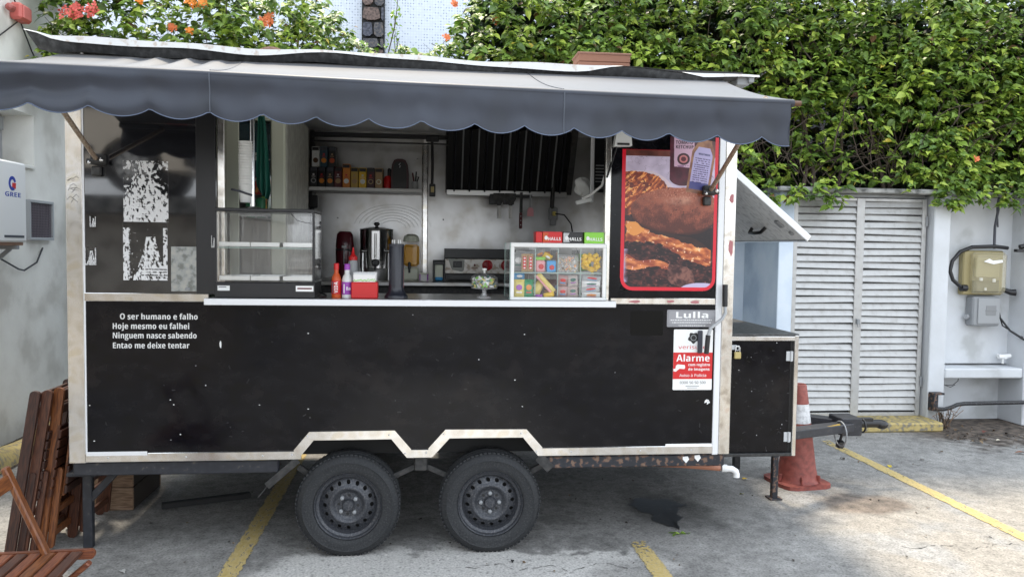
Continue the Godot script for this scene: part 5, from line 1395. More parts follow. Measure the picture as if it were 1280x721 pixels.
func goods() -> void:
	var CY := 1.4355
	# heated display case
	var dc := thing("display_case", "glass heated food display case with black base at the left of the counter", "display case", Vector3(0.765, CY, 0.06))
	var W := 0.517
	var H := 0.475
	var D := 0.29
	part("base", MB.new().box(Vector3(W * 0.5, 0.042, -D * 0.5), Vector3(W, 0.084, D), 0.004), K.black, dc)
	part("top", MB.new().box(Vector3(W * 0.5, H - 0.009, -D * 0.5), Vector3(W, 0.018, D), 0.003), K.black, dc)
	for s in [[W - 0.006, -0.006], [W - 0.006, -D + 0.006], [0.006, -D + 0.006], [0.006, -0.006]]:
		part("corner_rail", MB.new().box(Vector3(s[0], (H + 0.07) * 0.5, s[1]), Vector3(0.011, H - 0.104, 0.011), 0.001), K.black, dc)
	part("pane", MB.new().box(Vector3(W * 0.5, 0.27, -0.003), Vector3(W - 0.024, 0.370, 0.004), 0.0), K.glass, dc)
	part("pane", MB.new().box(Vector3(W * 0.5, 0.27, -D + 0.003), Vector3(W - 0.024, 0.370, 0.004), 0.0), glass(0.04), dc)
	part("pane", MB.new().box(Vector3(W - 0.003, 0.27, -D * 0.5), Vector3(0.004, 0.370, D - 0.024), 0.0), K.glass, dc)
	part("pane", MB.new().box(Vector3(0.003, 0.27, -D * 0.5), Vector3(0.004, 0.370, D - 0.024), 0.0), K.glass, dc)
	var tray_m := mat(lin(0.60, 0.61, 0.60), 0.32, 0.75)
	for lv in 2:
		var y := 0.092 if lv == 0 else 0.272
		if lv: part("rack", MB.new().box(Vector3(W * 0.5, y - 0.006, -D * 0.5), Vector3(W - 0.03, 0.005, D - 0.03), 0.001), K.glass_edge, dc)
		for k in 3:
			var x0 := [0.018, 0.180, 0.348][k] as float
			var tw := [0.158, 0.150, 0.152][k] as float
			var tr := MB.new()
			tr.box(Vector3(x0 + tw * 0.5, y + 0.002, -D * 0.5), Vector3(tw, 0.003, D - 0.05), 0.0005)
			for s in [[x0 + tw * 0.5, -0.024, tw, 0.003], [x0 + tw * 0.5, -D + 0.024, tw, 0.003], [x0 + 0.0015, -D * 0.5, 0.003, D - 0.055], [x0 + tw - 0.0015, -D * 0.5, 0.003, D - 0.055]]:
				tr.box(Vector3(s[0], y + 0.013, s[1]), Vector3(s[2], 0.022, s[3]), 0.0005)
			part("tray", tr, tray_m, dc)
	part("element_wire", MB.new().tube([Vector3(0.37, 0.455, -0.15), Vector3(0.40, 0.42, -0.16), Vector3(0.45, 0.405, -0.18), Vector3(0.50, 0.41, -0.2)], 0.003, 6), K.black, dc)
	part("plate_sticker", MB.new().box(Vector3(0.046, 0.052, 0.0008), Vector3(0.062, 0.026, 0.0014), 0.0), K.white_plastic, dc)
	part("plate_sticker", MB.new().box(Vector3(0.465, 0.052, 0.0008), Vector3(0.092, 0.030, 0.0014), 0.0), K.white, dc)
	part("sticker_line", MB.new().box(Vector3(0.465, 0.053, 0.0018), Vector3(0.076, 0.008, 0.0008), 0.0), K.dark_red, dc)
	part("sticker_line", MB.new().box(Vector3(0.040, 0.058, 0.0018), Vector3(0.04, 0.004, 0.0008), 0.0), K.slate, dc)
	part("power_lead", MB.new().tube([Vector3(0.50, 0.03, -0.2), Vector3(0.56, 0.01, -0.15), Vector3(0.57, 0.006, -0.05), Vector3(0.54, 0.006, 0.0)], 0.004, 6), K.black, dc)
	# sauces, napkins, straws on the counter
	var hs := thing("hot_sauce_bottle", "red-capped hot sauce bottle with orange sauce on the counter", "sauce bottle", Vector3(1.386, CY, -0.04))
	part("bottle", MB.new().lathe([Vector2(0, 0), Vector2(0.025, 0), Vector2(0.0265, 0.006), Vector2(0.0265, 0.10), Vector2(0.020, 0.122), Vector2(0.012, 0.135), Vector2(0.012, 0.155), Vector2(0, 0.155)], 24), K.orange_red, hs)
	part("cap", MB.new().lathe([Vector2(0.0145, 0.153), Vector2(0.0145, 0.185), Vector2(0.013, 0.188), Vector2(0, 0.188)], 20), K.red, hs)
	part("label", MB.new().lathe([Vector2(0.0268, 0.02), Vector2(0.0272, 0.022), Vector2(0.0272, 0.092), Vector2(0.0268, 0.094)], 24), K.red, hs)
	words("label_letters", "VIDA", hs, Vector3(0.011, 0.026, 0.0268), 0.020, 0.062, K.white, true, Vector3(0, 0, PI / 2))
	part("label_stripe", MB.new().box(Vector3(-0.017, 0.057, 0.0225), Vector3(0.006, 0.06, 0.002), 0.0), K.slate, hs)
	var ps := thing("purple_cap_bottle", "white labelled sauce bottle with purple cap beside the hot sauce", "sauce bottle", Vector3(1.444, CY, -0.04))
	part("bottle", MB.new().lathe([Vector2(0, 0), Vector2(0.026, 0), Vector2(0.028, 0.008), Vector2(0.028, 0.10), Vector2(0.022, 0.118), Vector2(0.014, 0.13), Vector2(0.014, 0.155), Vector2(0, 0.155)], 24), K.white_plastic, ps)
	part("cap", MB.new().lathe([Vector2(0.016, 0.152), Vector2(0.016, 0.182), Vector2(0.014, 0.185), Vector2(0, 0.185)], 20), K.purple, ps)
	part("label", MB.new().lathe([Vector2(0.0282, 0.018), Vector2(0.0286, 0.02), Vector2(0.0286, 0.085), Vector2(0.0282, 0.087)], 24), K.purple, ps)
	part("label_patch", MB.new().box(Vector3(0.008, 0.05, 0.0285), Vector3(0.02, 0.05, 0.001), 0.0), K.white, ps, Vector3(-0.015, 0, -0.003))
	words("label_letters", "Ba", ps, Vector3(-0.004, 0.042, 0.0288), 0.018, 0.022, K.white)
	var sq := thing("squeeze_bottle", "clear grey squeeze bottle with red nozzle behind the sauces", "sauce bottle", Vector3(1.462, CY, -0.20))
	part("bottle", MB.new().lathe([Vector2(0, 0), Vector2(0.024, 0), Vector2(0.026, 0.01), Vector2(0.026, 0.19), Vector2(0.02, 0.205), Vector2(0, 0.205)], 20), K.mid_gray, sq)
	part("nozzle", MB.new().lathe([Vector2(0.024, 0.203), Vector2(0.024, 0.222), Vector2(0.010, 0.235), Vector2(0.004, 0.275), Vector2(0, 0.276)], 20), K.red, sq)
	var nb := thing("napkin_box", "bright red napkin box with green-edged napkins on the counter", "napkin holder", Vector3(1.541, CY, -0.04))
	part("box", MB.new().box(Vector3(0, 0.044, 0), Vector3(0.142, 0.088, 0.10), 0.004), K.red, nb)
	for k in 9:
		part("napkin", MB.new().box(Vector3(0, 0.0, 0), Vector3(0.122 - 0.002 * (k % 3), 0.05, 0.005), 0.001), K.white, nb, Vector3(rf(-0.004, 0.004), 0.100 + rf(-0.004, 0.008) + 0.002 * (8 - k), -0.038 + k * 0.009), Vector3(rf(-0.06, 0.06), 0, rf(-0.02, 0.02)))
	for k in 22:
		part("napkin_print", MB.new().ball(Vector3.ZERO, Vector3(0.004, 0.003, 0.0012), 6, 4), K.lime, nb, Vector3(-0.058 + k * 0.0055, 0.098 + rf(-0.005, 0.006), 0.0365))
	var sd := thing("straw_dispenser", "tall dark grey straw dispenser cylinder with flared foot on the counter", "straw dispenser", Vector3(1.711, CY, -0.04))
	part("tube", MB.new().lathe([Vector2(0, 0.0), Vector2(0.064, 0.0), Vector2(0.064, 0.01), Vector2(0.056, 0.022), Vector2(0.044, 0.04), Vector2(0.041, 0.06), Vector2(0.041, 0.288), Vector2(0.037, 0.298), Vector2(0, 0.30)], 32), mat(lin(0.016, 0.017, 0.026), 0.3), sd)
	part("rim_ring", MB.new().lathe([Vector2(0.041, 0.284), Vector2(0.0425, 0.286), Vector2(0.0425, 0.295), Vector2(0.040, 0.297)], 32), K.slate, sd)
	part("label", MB.new().lathe([Vector2(0.0415, 0.0), Vector2(0.042, 0.0), Vector2(0.042, 0.118), Vector2(0.0415, 0.118)], 4), K.pink, sd, Vector3(0.004, 0.045, 0.002)).scale = Vector3(0.9, 1, 0.6)
	for k in 6: part("straw", MB.new().tube([Vector3(0, 0, 0), Vector3(0, 0.03, 0)], 0.0035, 6), K.white, sd, Vector3(0.022 * cos(k * 1.05), 0.29, 0.022 * sin(k * 1.05)))
	# back counter
	var BY := 1.4565
	var th := thing("thermos", "dark red thermos jug with silver button left of the steel urn", "thermos", Vector3(1.252, BY, -1.90))
	part("body", MB.new().lathe([Vector2(0, 0), Vector2(0.066, 0), Vector2(0.070, 0.012), Vector2(0.070, 0.19), Vector2(0.071, 0.225), Vector2(0.069, 0.24), Vector2(0.071, 0.26), Vector2(0.062, 0.35), Vector2(0.045, 0.372), Vector2(0, 0.375)], 28), mat(lin(0.085, 0.010, 0.018), 0.22), th)
	part("band", MB.new().lathe([Vector2(0.0715, 0.225), Vector2(0.0725, 0.227), Vector2(0.0725, 0.236), Vector2(0.0715, 0.238)], 28), K.black, th)
	part("button", MB.new().box(Vector3(0.0, 0.255, 0.072), Vector3(0.035, 0.018, 0.012), 0.004).tube([Vector3(0, 0.255, 0.074), Vector3(0, 0.12, 0.074)], 0.003, 6), K.silver, th)
	var ur := thing("steel_urn", "polished steel coffee urn with side handles, tap and black lid knob", "urn", Vector3(1.492, BY, -1.95))
	part("pot", MB.new().lathe([Vector2(0.122, 0.09), Vector2(0.128, 0.095), Vector2(0.128, 0.385), Vector2(0.132, 0.39), Vector2(0.13, 0.396), Vector2(0.06, 0.41), Vector2(0, 0.414)], 40), K.chrome, ur)
	part("knob", MB.new().lathe([Vector2(0.012, 0.41), Vector2(0.012, 0.422), Vector2(0.022, 0.43), Vector2(0.022, 0.442), Vector2(0.012, 0.45), Vector2(0, 0.45)], 16), K.black, ur)
	part("skirt", MB.new().lathe([Vector2(0.100, 0.0), Vector2(0.108, 0.02), Vector2(0.115, 0.09)], 40), K.steel_bright, ur)
	for s in [-1, 1]:
		part("handle", MB.new().tube([Vector3(s * 0.075, 0.225, 0.102), Vector3(s * 0.095, 0.225, 0.125), Vector3(s * 0.118, 0.225, 0.11), Vector3(s * 0.118, 0.225, 0.07)], 0.008, 8).tube([Vector3(s * 0.10, 0.21, 0.10), Vector3(s * 0.10, 0.0, 0.12)], 0.012, 8), K.steel_bright, ur)
	part("sight_tube", MB.new().tube([Vector3(0, 0.17, 0.134), Vector3(0, 0.36, 0.134)], 0.010, 10).box(Vector3(0, 0.27, 0.128), Vector3(0.07, 0.23, 0.012), 0.006), K.steel_bright, ur)
	part("tap", MB.new().lathe([Vector2(0.030, 0.0), Vector2(0.030, 0.02), Vector2(0.022, 0.03), Vector2(0.0, 0.03)], 20, 2).tube([Vector3(0, 0, 0.02), Vector3(0, -0.03, 0.03), Vector3(0, -0.055, 0.03)], 0.008, 8), K.black, ur, Vector3(0, 0.135, 0.125))
	var jd := thing("juice_dispenser", "juice dispenser with orange juice, white lid and small tap", "juice dispenser", Vector3(1.762, BY, -1.92))
	part("tank", MB.new().box(Vector3(0, 0.195, 0), Vector3(0.125, 0.17, 0.12), 0.02), K.juice, jd)
	part("jar_shell", MB.new().box(Vector3(0, 0.20, 0), Vector3(0.136, 0.20, 0.13), 0.022), glass(0.02), jd)
	part("lid", MB.new().lathe([Vector2(0.056, 0.30), Vector2(0.062, 0.302), Vector2(0.062, 0.318), Vector2(0.055, 0.345), Vector2(0.03, 0.36), Vector2(0, 0.362)], 24), K.cream, jd)
	part("stand", MB.new().box(Vector3(0, 0.05, 0), Vector3(0.125, 0.10, 0.12), 0.012), K.cream, jd)
	part("tap", MB.new().box(Vector3(-0.012, 0.115, 0.075), Vector3(0.022, 0.06, 0.03), 0.008).tube([Vector3(-0.012, 0.09, 0.085), Vector3(-0.012, 0.06, 0.085)], 0.008, 8), K.black, jd)
	var sn := thing("napkin_rack", "small white and purple napkin rack right of the juice dispenser", "napkin holder", Vector3(1.862, BY, -1.82))
	part("frame", MB.new().box(Vector3(0, 0.055, 0), Vector3(0.075, 0.012, 0.06)).box(Vector3(-0.036, 0.03, 0), Vector3(0.006, 0.06, 0.06)).box(Vector3(0.036, 0.03, 0), Vector3(0.006, 0.06, 0.06)), K.cream, sn)
	part("napkins", MB.new().box(Vector3(0, 0.025, 0), Vector3(0.06, 0.045, 0.05)), K.white, sn)
	part("side_print", MB.new().box(Vector3(0.03, 0.03, 0.031), Vector3(0.012, 0.05, 0.002)).box(Vector3(-0.03, 0.03, 0.031), Vector3(0.008, 0.05, 0.002)), K.purple, sn)
	var bh := thing("sugar_holder", "black packet holder with pale sachets left of the griddle", "holder", Vector3(1.978, BY, -1.84))
	part("frame", MB.new().box(Vector3(0, 0.08, -0.02), Vector3(0.095, 0.165, 0.02), 0.004).box(Vector3(-0.042, 0.07, 0.01), Vector3(0.012, 0.145, 0.05)).box(Vector3(0.042, 0.07, 0.01), Vector3(0.012, 0.145, 0.05)).box(Vector3(0, 0.14, 0.01), Vector3(0.085, 0.03, 0.05), 0.006), K.black, bh)
	part("sachets", MB.new().box(Vector3(0, 0.075, 0.015), Vector3(0.062, 0.10, 0.03), 0.004), K.cream, bh)
	part("blue_tray", MB.new().box(Vector3(0, 0.018, 0.02), Vector3(0.06, 0.026, 0.045), 0.008), K.sky_blue, bh)
	# griddle
	var gd := thing("griddle", "steel griddle with red knobs and black splash rim on the back counter", "griddle", Vector3(2.36, BY, -1.95))
	part("rim", MB.new().box(Vector3(0, 0.215, 0.04), Vector3(0.68, 0.075, 0.03), 0.003), K.black, gd)
	part("hot_plate", MB.new().box(Vector3(0, 0.165, -0.14), Vector3(0.66, 0.03, 0.34)), K.dark_steel, gd)
	part("control_panel", MB.new().box(Vector3(0, 0.115, 0.045), Vector3(0.67, 0.115, 0.02), 0.003), tmat(nz(311, 0.02, [lin(0.30, 0.25, 0.20), lin(0.52, 0.49, 0.45), lin(0.58, 0.56, 0.53)], [0.25, 0.5, 0.8]), 0.4, 1.6, 0.5), gd)
	part("drawer_slot", MB.new().box(Vector3(0, 0.030, 0.0), Vector3(0.66, 0.05, 0.05)).box(Vector3(-0.10, 0.03, 0.03), Vector3(0.42, 0.03, 0.02)), K.black, gd)
	part("ignition_plate", MB.new().extrude([Vector2(-0.31, 0.175), Vector2(-0.18, 0.165), Vector2(-0.185, 0.085), Vector2(-0.20, 0.072), Vector2(-0.275, 0.085), Vector2(-0.285, 0.10)], 0.055, 0.062), mat(lin(0.16, 0.165, 0.15), 0.35, 0.5), gd)
	part("socket", MB.new().box(Vector3(-0.235, 0.13, 0.064), Vector3(0.07, 0.05, 0.008)).tube([Vector3(-0.235, 0.13, 0.06), Vector3(-0.235, 0.13, 0.085)], 0.02, 14), K.black, gd)
	for x in [0.0, 0.15, 0.28]:
		var kb := part("knob", MB.new().lathe([Vector2(0.042, 0.055), Vector2(0.042, 0.063), Vector2(0.036, 0.068), Vector2(0.0, 0.068)], 24, 2), K.knob, gd, Vector3(x, 0.125, 0))
		part("grip", MB.new().box(Vector3(0, 0, 0.076), Vector3(0.014, 0.07, 0.02), 0.004), K.knob, kb)
	part("maker_mark", MB.new().ball(Vector3(-0.10, 0.125, 0.056), Vector3(0.008, 0.010, 0.001), 8, 4).box(Vector3(-0.10, 0.10, 0.0555), Vector3(0.05, 0.005, 0.001), 0.0), K.dark_red, gd)
	# cake stand with dome
	var cd := thing("candy_dome", "glass pedestal dome filled with green striped candies and white knob", "glass dome", Vector3(2.205, CY, -0.12))
	part("foot", MB.new().lathe([Vector2(0, 0), Vector2(0.042, 0), Vector2(0.042, 0.004), Vector2(0.018, 0.012), Vector2(0.012, 0.03), Vector2(0.013, 0.045), Vector2(0.05, 0.052), Vector2(0.075, 0.054), Vector2(0.075, 0.058), Vector2(0, 0.058)], 28), glass(0.22), cd)
	part("dome", MB.new().lathe([Vector2(0.073, 0.058), Vector2(0.078, 0.062), Vector2(0.078, 0.10), Vector2(0.072, 0.12), Vector2(0.05, 0.135), Vector2(0.012, 0.142), Vector2(0, 0.143)], 28), glass(0.06), cd)
	part("knob", MB.new().lathe([Vector2(0.006, 0.142), Vector2(0.007, 0.152), Vector2(0.014, 0.158), Vector2(0.014, 0.166), Vector2(0, 0.168)], 16), K.white, cd)
	for k in 80:
		var a := rf(0, TAU)
		var r := 0.064 * sqrt(rf(0.15, 1))
		part("candy", MB.new().box(Vector3.ZERO, Vector3(0.026, 0.012, 0.011), 0.004), [K.white, K.lime, K.dark_green, K.pale_yellow, K.white_plastic][k % 5], cd, Vector3(cos(a) * r, rf(0.064, 0.118), sin(a) * r), Vector3(rf(-1, 1), rf(0, 6), rf(-1, 1)))
	# candy cabinet
	var cc := thing("candy_cabinet", "white-framed glass candy cabinet with eight compartments at the right of the counter", "candy cabinet", Vector3(2.335, CY, 0.06))
	var cw := 0.535
	var ch := 0.315
	var cdp := 0.30
	for s in [[cw * 0.5, 0.008, 0, cw, 0.016], [cw * 0.5, ch - 0.012, 0, cw, 0.024]]:
		part("frame", MB.new().box(Vector3(s[0], s[1], -0.008), Vector3(s[3], s[4], 0.016), 0.003), K.white, cc)
	for x in [0.010, cw - 0.010]:
		part("frame", MB.new().box(Vector3(x, ch * 0.5 - 0.004, -0.008), Vector3(0.02, ch - 0.04, 0.016), 0.003), K.white, cc)
	part("floor", MB.new().box(Vector3(cw * 0.5, 0.004, -cdp * 0.5 - 0.01), Vector3(cw, 0.008, cdp - 0.02), 0.001), K.glass_edge, cc)
	part("top_pane", MB.new().box(Vector3(cw * 0.5, ch - 0.004, -cdp * 0.5 - 0.01), Vector3(cw, 0.006, cdp - 0.02), 0.0), glass(0.04), cc)
	for x in [0.0, cw]: part("side_pane", MB.new().box(Vector3(x, ch * 0.5, -cdp * 0.5 - 0.01), Vector3(0.005, ch - 0.016, cdp - 0.02), 0.0), glass(0.04), cc)
	part("front_pane", MB.new().box(Vector3(cw * 0.5, ch * 0.5, -0.018), Vector3(cw - 0.03, ch - 0.04, 0.003), 0.0), K.glass, cc)
	part("shelf", MB.new().box(Vector3(cw * 0.5, 0.150, -cdp * 0.5 - 0.015), Vector3(cw - 0.012, 0.005, cdp - 0.04), 0.0), glass(0.08), cc)
	part("shelf_edge", MB.new().box(Vector3(cw * 0.5, 0.150, -0.026), Vector3(cw - 0.04, 0.006, 0.004), 0.0), K.glass_edge, cc)
	for k in 3:
		part("divider", MB.new().box(Vector3(0.14 + k * 0.127, ch * 0.5, -cdp * 0.5 - 0.015), Vector3(0.004, ch - 0.04, cdp - 0.04), 0.0), glass(0.05), cc)
		part("divider_edge", MB.new().box(Vector3(0.14 + k * 0.127, ch * 0.5, -0.025), Vector3(0.005, ch - 0.045, 0.003), 0.0), K.glass_edge, cc)
	for s in [[0.0, 0.0], [cw, 0.0], [0.0, 1.0], [cw, 1.0]]:
		part("corner_clip", MB.new().box(Vector3(s[0], ch * 0.5, -cdp * s[1] - 0.012 * (1 - s[1])), Vector3(0.008, ch, 0.008), 0.001), K.glass_edge, cc)
	var ox := 2.335
	var oz := 0.06
	var yl := CY + 0.009
	var yu := CY + 0.1535
	# upper row
	solo("candy_bag", MB.new().pillow(Vector3(0, 0.055, 0), 0.075, 0.105, 0.05, 1), K.mid_gray, "grey clear bag at the left of the top left candy compartment", "candy bag", Vector3(ox + 0.055, yu, oz - 0.12))
	for k in 2:
		var pk := thing("peanut_pouch", ["yellow and red peanut pouch, left of the pair in the top left compartment", "yellow and red peanut pouch, right of the pair in the top left compartment"][k], "candy pouch", Vector3(ox + 0.083 + 0.034 * k, yu, oz - 0.06), 0.0, "peanut pouches")
		part("pouch", MB.new().pillow(Vector3(0, 0.05, 0), 0.034, 0.10, 0.022, k), K.tan, pk)
		part("print", MB.new().box(Vector3(0, 0.05, 0.0118), Vector3(0.018, 0.07, 0.002), 0.0008), K.red, pk)
		for e in 4: part("dot", MB.new().ball(Vector3(0, 0.022 + e * 0.018, 0.013), Vector3(0.006, 0.004, 0.001), 8, 4), K.white, pk)
	var jr := thing("pink_gum_jar", "pink jar with green lid in the second top compartment", "jar", Vector3(ox + 0.172, yu, oz - 0.07))
	part("jar", MB.new().box(Vector3(0, 0.033, 0), Vector3(0.055, 0.066, 0.05), 0.008), K.pink, jr)
	part("lid", MB.new().box(Vector3(0, 0.075, 0), Vector3(0.058, 0.018, 0.052), 0.005), K.lime, jr)
	part("label_dot", MB.new().ball(Vector3(0.004, 0.03, 0.026), Vector3(0.016, 0.016, 0.001), 12, 4), K.red, jr)
	var gb := thing("blue_gum_box", "blue gum box with red dot in the second top compartment", "box", Vector3(ox + 0.234, yu, oz - 0.07))
	part("box", MB.new().box(Vector3(0, 0.032, 0), Vector3(0.052, 0.064, 0.05), 0.004), K.sky_blue, gb)
	part("label_dot", MB.new().ball(Vector3(0.002, 0.026, 0.0255), Vector3(0.015, 0.015, 0.001), 12, 4), K.red, gb)
	solo("candy_bag", MB.new().pillow(Vector3.ZERO, 0.055, 0.04, 0.03, 3), K.yellow, "yellow sachet lying on top of the blue gum box", "candy bag", Vector3(ox + 0.215, yu + 0.085, oz - 0.08), Vector3(0.3, 0, -0.5))
	solo("candy_bag", MB.new().pillow(Vector3.ZERO, 0.07, 0.04, 0.03, 4), K.mid_gray, "grey sachet lying on the pink jar", "candy bag", Vector3(ox + 0.175, yu + 0.10, oz - 0.10), Vector3(0.2, 0, 0.4))
	var wb := thing("wafer_box", "clear box of brown and white wrapped candies in the third top compartment", "candy box", Vector3(ox + 0.33, yu, oz - 0.075))
	part("box_wall", MB.new().box(Vector3(0, 0.045, 0.028), Vector3(0.112, 0.088, 0.002), 0.0), glass(0.12), wb)
	part("box_lid", MB.new().box(Vector3(0, 0.094, 0), Vector3(0.114, 0.006, 0.06)), K.mid_gray, wb)
	for k in 70:
		part("candy", MB.new().box(Vector3.ZERO, Vector3(0.020, 0.011, 0.010), 0.003), [K.tan, K.brown, K.white_plastic, K.orange, K.gold][k % 5], wb, Vector3(rf(-0.05, 0.05), rf(0.006, 0.082), rf(-0.02, 0.025)), Vector3(rf(-1, 1), rf(-1, 1), rf(0, 6)))
	for k in 26:
		var yc := thing("yellow_candy", "bright yellow wrapped candy in the heap of the top right compartment", "candy", Vector3(ox + 0.462 + rf(-0.045, 0.045), yu + 0.012 + 0.088 * pow(k / 26.0, 0.9), oz - 0.055 - rf(0.0, 0.03)), rf(-0.4, 0.4), "yellow wrapped candies in the top right compartment")
		part("wrap", MB.new().pillow(Vector3.ZERO, 0.036, 0.022, 0.016, k), K.yellow, yc, Vector3.ZERO, Vector3(rf(-0.6, 0.6), 0, rf(-0.9, 0.9)))
		part("twist", MB.new().extrude([Vector2(0.015, 0), Vector2(0.027, 0.009), Vector2(0.027, -0.009)], -0.001, 0.001), K.yellow, yc, Vector3.ZERO, Vector3(0, 0, rf(0, 6)))
	# lower row
	solo("candy_bag", MB.new().pillow(Vector3(0, 0.05, 0), 0.062, 0.105, 0.03, 5), K.pale_yellow, "yellow candy bag standing at the bottom left of the cabinet", "candy bag", Vector3(ox + 0.053, yl, oz - 0.05))
	solo("candy_bag", MB.new().pillow(Vector3(0, 0.05, 0), 0.056, 0.105, 0.03, 6), K.green, "green candy bag beside the yellow one at the bottom left", "candy bag", Vector3(ox + 0.108, yl, oz - 0.055))
	solo("candy_bag", MB.new().pillow(Vector3(0, 0.0, 0), 0.06, 0.05, 0.03, 7), K.sky_blue, "blue candy bag behind the yellow one at the bottom left", "candy bag", Vector3(ox + 0.062, yl + 0.115, oz - 0.11))
	for k in 5:
		var l: String = ["long yellow candy stick leaning across the second bottom compartment", "long pink candy stick leaning across the second bottom compartment", "yellow cone sachet at the left of the second bottom compartment", "short yellow sachet on the floor of the second bottom compartment", "pink sachet on the floor of the second bottom compartment"][k]
		var p: Vector3 = [Vector3(0.205, 0.085, -0.05), Vector3(0.192, 0.075, -0.042), Vector3(0.165, 0.055, -0.07), Vector3(0.222, 0.018, -0.045), Vector3(0.165, 0.012, -0.04)][k]
		var sz: Vector3 = [Vector3(0.030, 0.135, 0.02), Vector3(0.012, 0.13, 0.014), Vector3(0.045, 0.08, 0.03), Vector3(0.06, 0.03, 0.03), Vector3(0.04, 0.018, 0.02)][k]
		solo("candy_stick" if k < 2 else "candy_sachet", MB.new().pillow(Vector3.ZERO, sz.x, sz.y, sz.z, k), [K.pale_yellow, K.pink, K.pale_yellow, K.yellow, K.purple][k], l, "candy", Vector3(ox, yl, oz) + p, Vector3(0, 0, [0.75, 0.75, -0.4, 0.2, 0.0][k]))
	for k in 8:
		var left := k < 4
		var c: StandardMaterial3D = [mat(lin(0.46, 0.30, 0.29), 0.25), mat(lin(0.50, 0.40, 0.38), 0.25), mat(lin(0.40, 0.24, 0.23), 0.25), mat(lin(0.52, 0.46, 0.44), 0.25)][k % 4] if left else [K.white_plastic, mat(lin(0.48, 0.49, 0.50), 0.2), K.white, mat(lin(0.40, 0.42, 0.44), 0.2)][k % 4]
		var where := "third" if left else "last"
		var kk := k % 4
		solo("candy_bag", MB.new().pillow(Vector3.ZERO, 0.058 if left else 0.105, 0.062 if left else 0.036, 0.03, k), c, "%s sachet, %s in the %s bottom compartment" % ["pinkish clear" if left else "whitish clear", ["lower left", "lower right", "upper left", "upper right"][kk] if left else ["lowest of four", "second from the bottom", "third from the bottom", "topmost of four"][kk], where], "candy bag",
			Vector3(ox + (0.30 + 0.058 * (kk % 2) if left else 0.462 + rf(-0.006, 0.006)), yl + (0.034 + 0.064 * (kk / 2) if left else 0.018 + kk * 0.031), oz - 0.06), Vector3(rf(-0.2, 0.2), 0, rf(-0.12, 0.12)))
	for e in [["crumpled silver packet behind the peanut pouches", 0.09, 0.075, -0.19, "silver", 0.15], ["orange packet at the back of the second top compartment", 0.205, 0.07, -0.19, "orange", 0.15], ["dark red packet at the back of the second bottom compartment", 0.235, 0.065, -0.17, "dark_red", 0.0], ["lime packet at the back of the top right compartment", 0.44, 0.06, -0.18, "lime", 0.15]]:
		solo("candy_bag", MB.new().pillow(Vector3.ZERO, 0.09, 0.10, 0.04, int(e[1] * 40.0)), K[e[4]], e[0], "candy bag", Vector3(ox + e[1], yl + e[2] * 0.8 + e[5], oz + e[3]), Vector3(0.1, 0, rf(-0.2, 0.2)))
	var print_cols := [K.red, K.white, K.sky_blue, K.dark_green, K.orange, K.purple]
	for o in get_children():
		if not str(o.name).begins_with("candy_bag"): continue
		var bb: AABB = o.mesh.get_aabb()
		var c := bb.get_center()
		var zf := bb.end.z
		var k := int(o.position.x * 977.0) % 6
		part("print", MB.new().ball(Vector3(c.x, c.y + bb.size.y * 0.08, zf), Vector3(bb.size.x * 0.28, bb.size.y * 0.16, 0.0015), 12, 4), print_cols[k], o)
		part("print_band", MB.new().box(Vector3(c.x, c.y - bb.size.y * 0.18, zf - 0.001), Vector3(bb.size.x * 0.5, bb.size.y * 0.07, 0.002), 0.0), print_cols[(k + 2) % 6], o)
	# lozenge cartons on top of the cabinet
	for k in 3:
		var hb := thing("lozenge_box", ["red lozenge carton on top of the candy cabinet", "black and grey lozenge carton on top of the candy cabinet", "green lozenge carton on top of the candy cabinet"][k], "box", Vector3(2.565 + k * 0.1165, CY + ch + 0.0005, oz - 0.05), [0.02, -0.02, 0.03][k], "lozenge cartons")
		part("carton", MB.new().box(Vector3(0, 0.031, 0), Vector3(0.110, 0.062, 0.09), 0.002), [K.red, K.black, K.lime][k], hb)
		part("panel", MB.new().extrude([Vector2(-0.054, 0.006), Vector2(-0.018, 0.006), Vector2(-0.034, 0.03), Vector2(-0.020, 0.056), Vector2(-0.054, 0.056)], 0.0452, 0.0458), [K.orange_red, K.silver, K.lime][k], hb)
		part("top_print", MB.new().box(Vector3(0, 0.0624, 0.01), Vector3(0.09, 0.0008, 0.04), 0.0), [K.silver, K.silver, K.green][k], hb)
		words("carton_letters", "HALLS", hb, Vector3(-0.028, 0.014, 0.0456), 0.017, 0.072, K.white)
		part("swirl", MB.new().ball(Vector3(-0.036, 0.028, 0.0458), Vector3(0.010, 0.012, 0.0008), 10, 4), K.white, hb)
		if k == 0: part("carton_end", MB.new().box(Vector3(-0.075, 0.031, 0.0), Vector3(0.036, 0.060, 0.088), 0.002), K.red, hb)

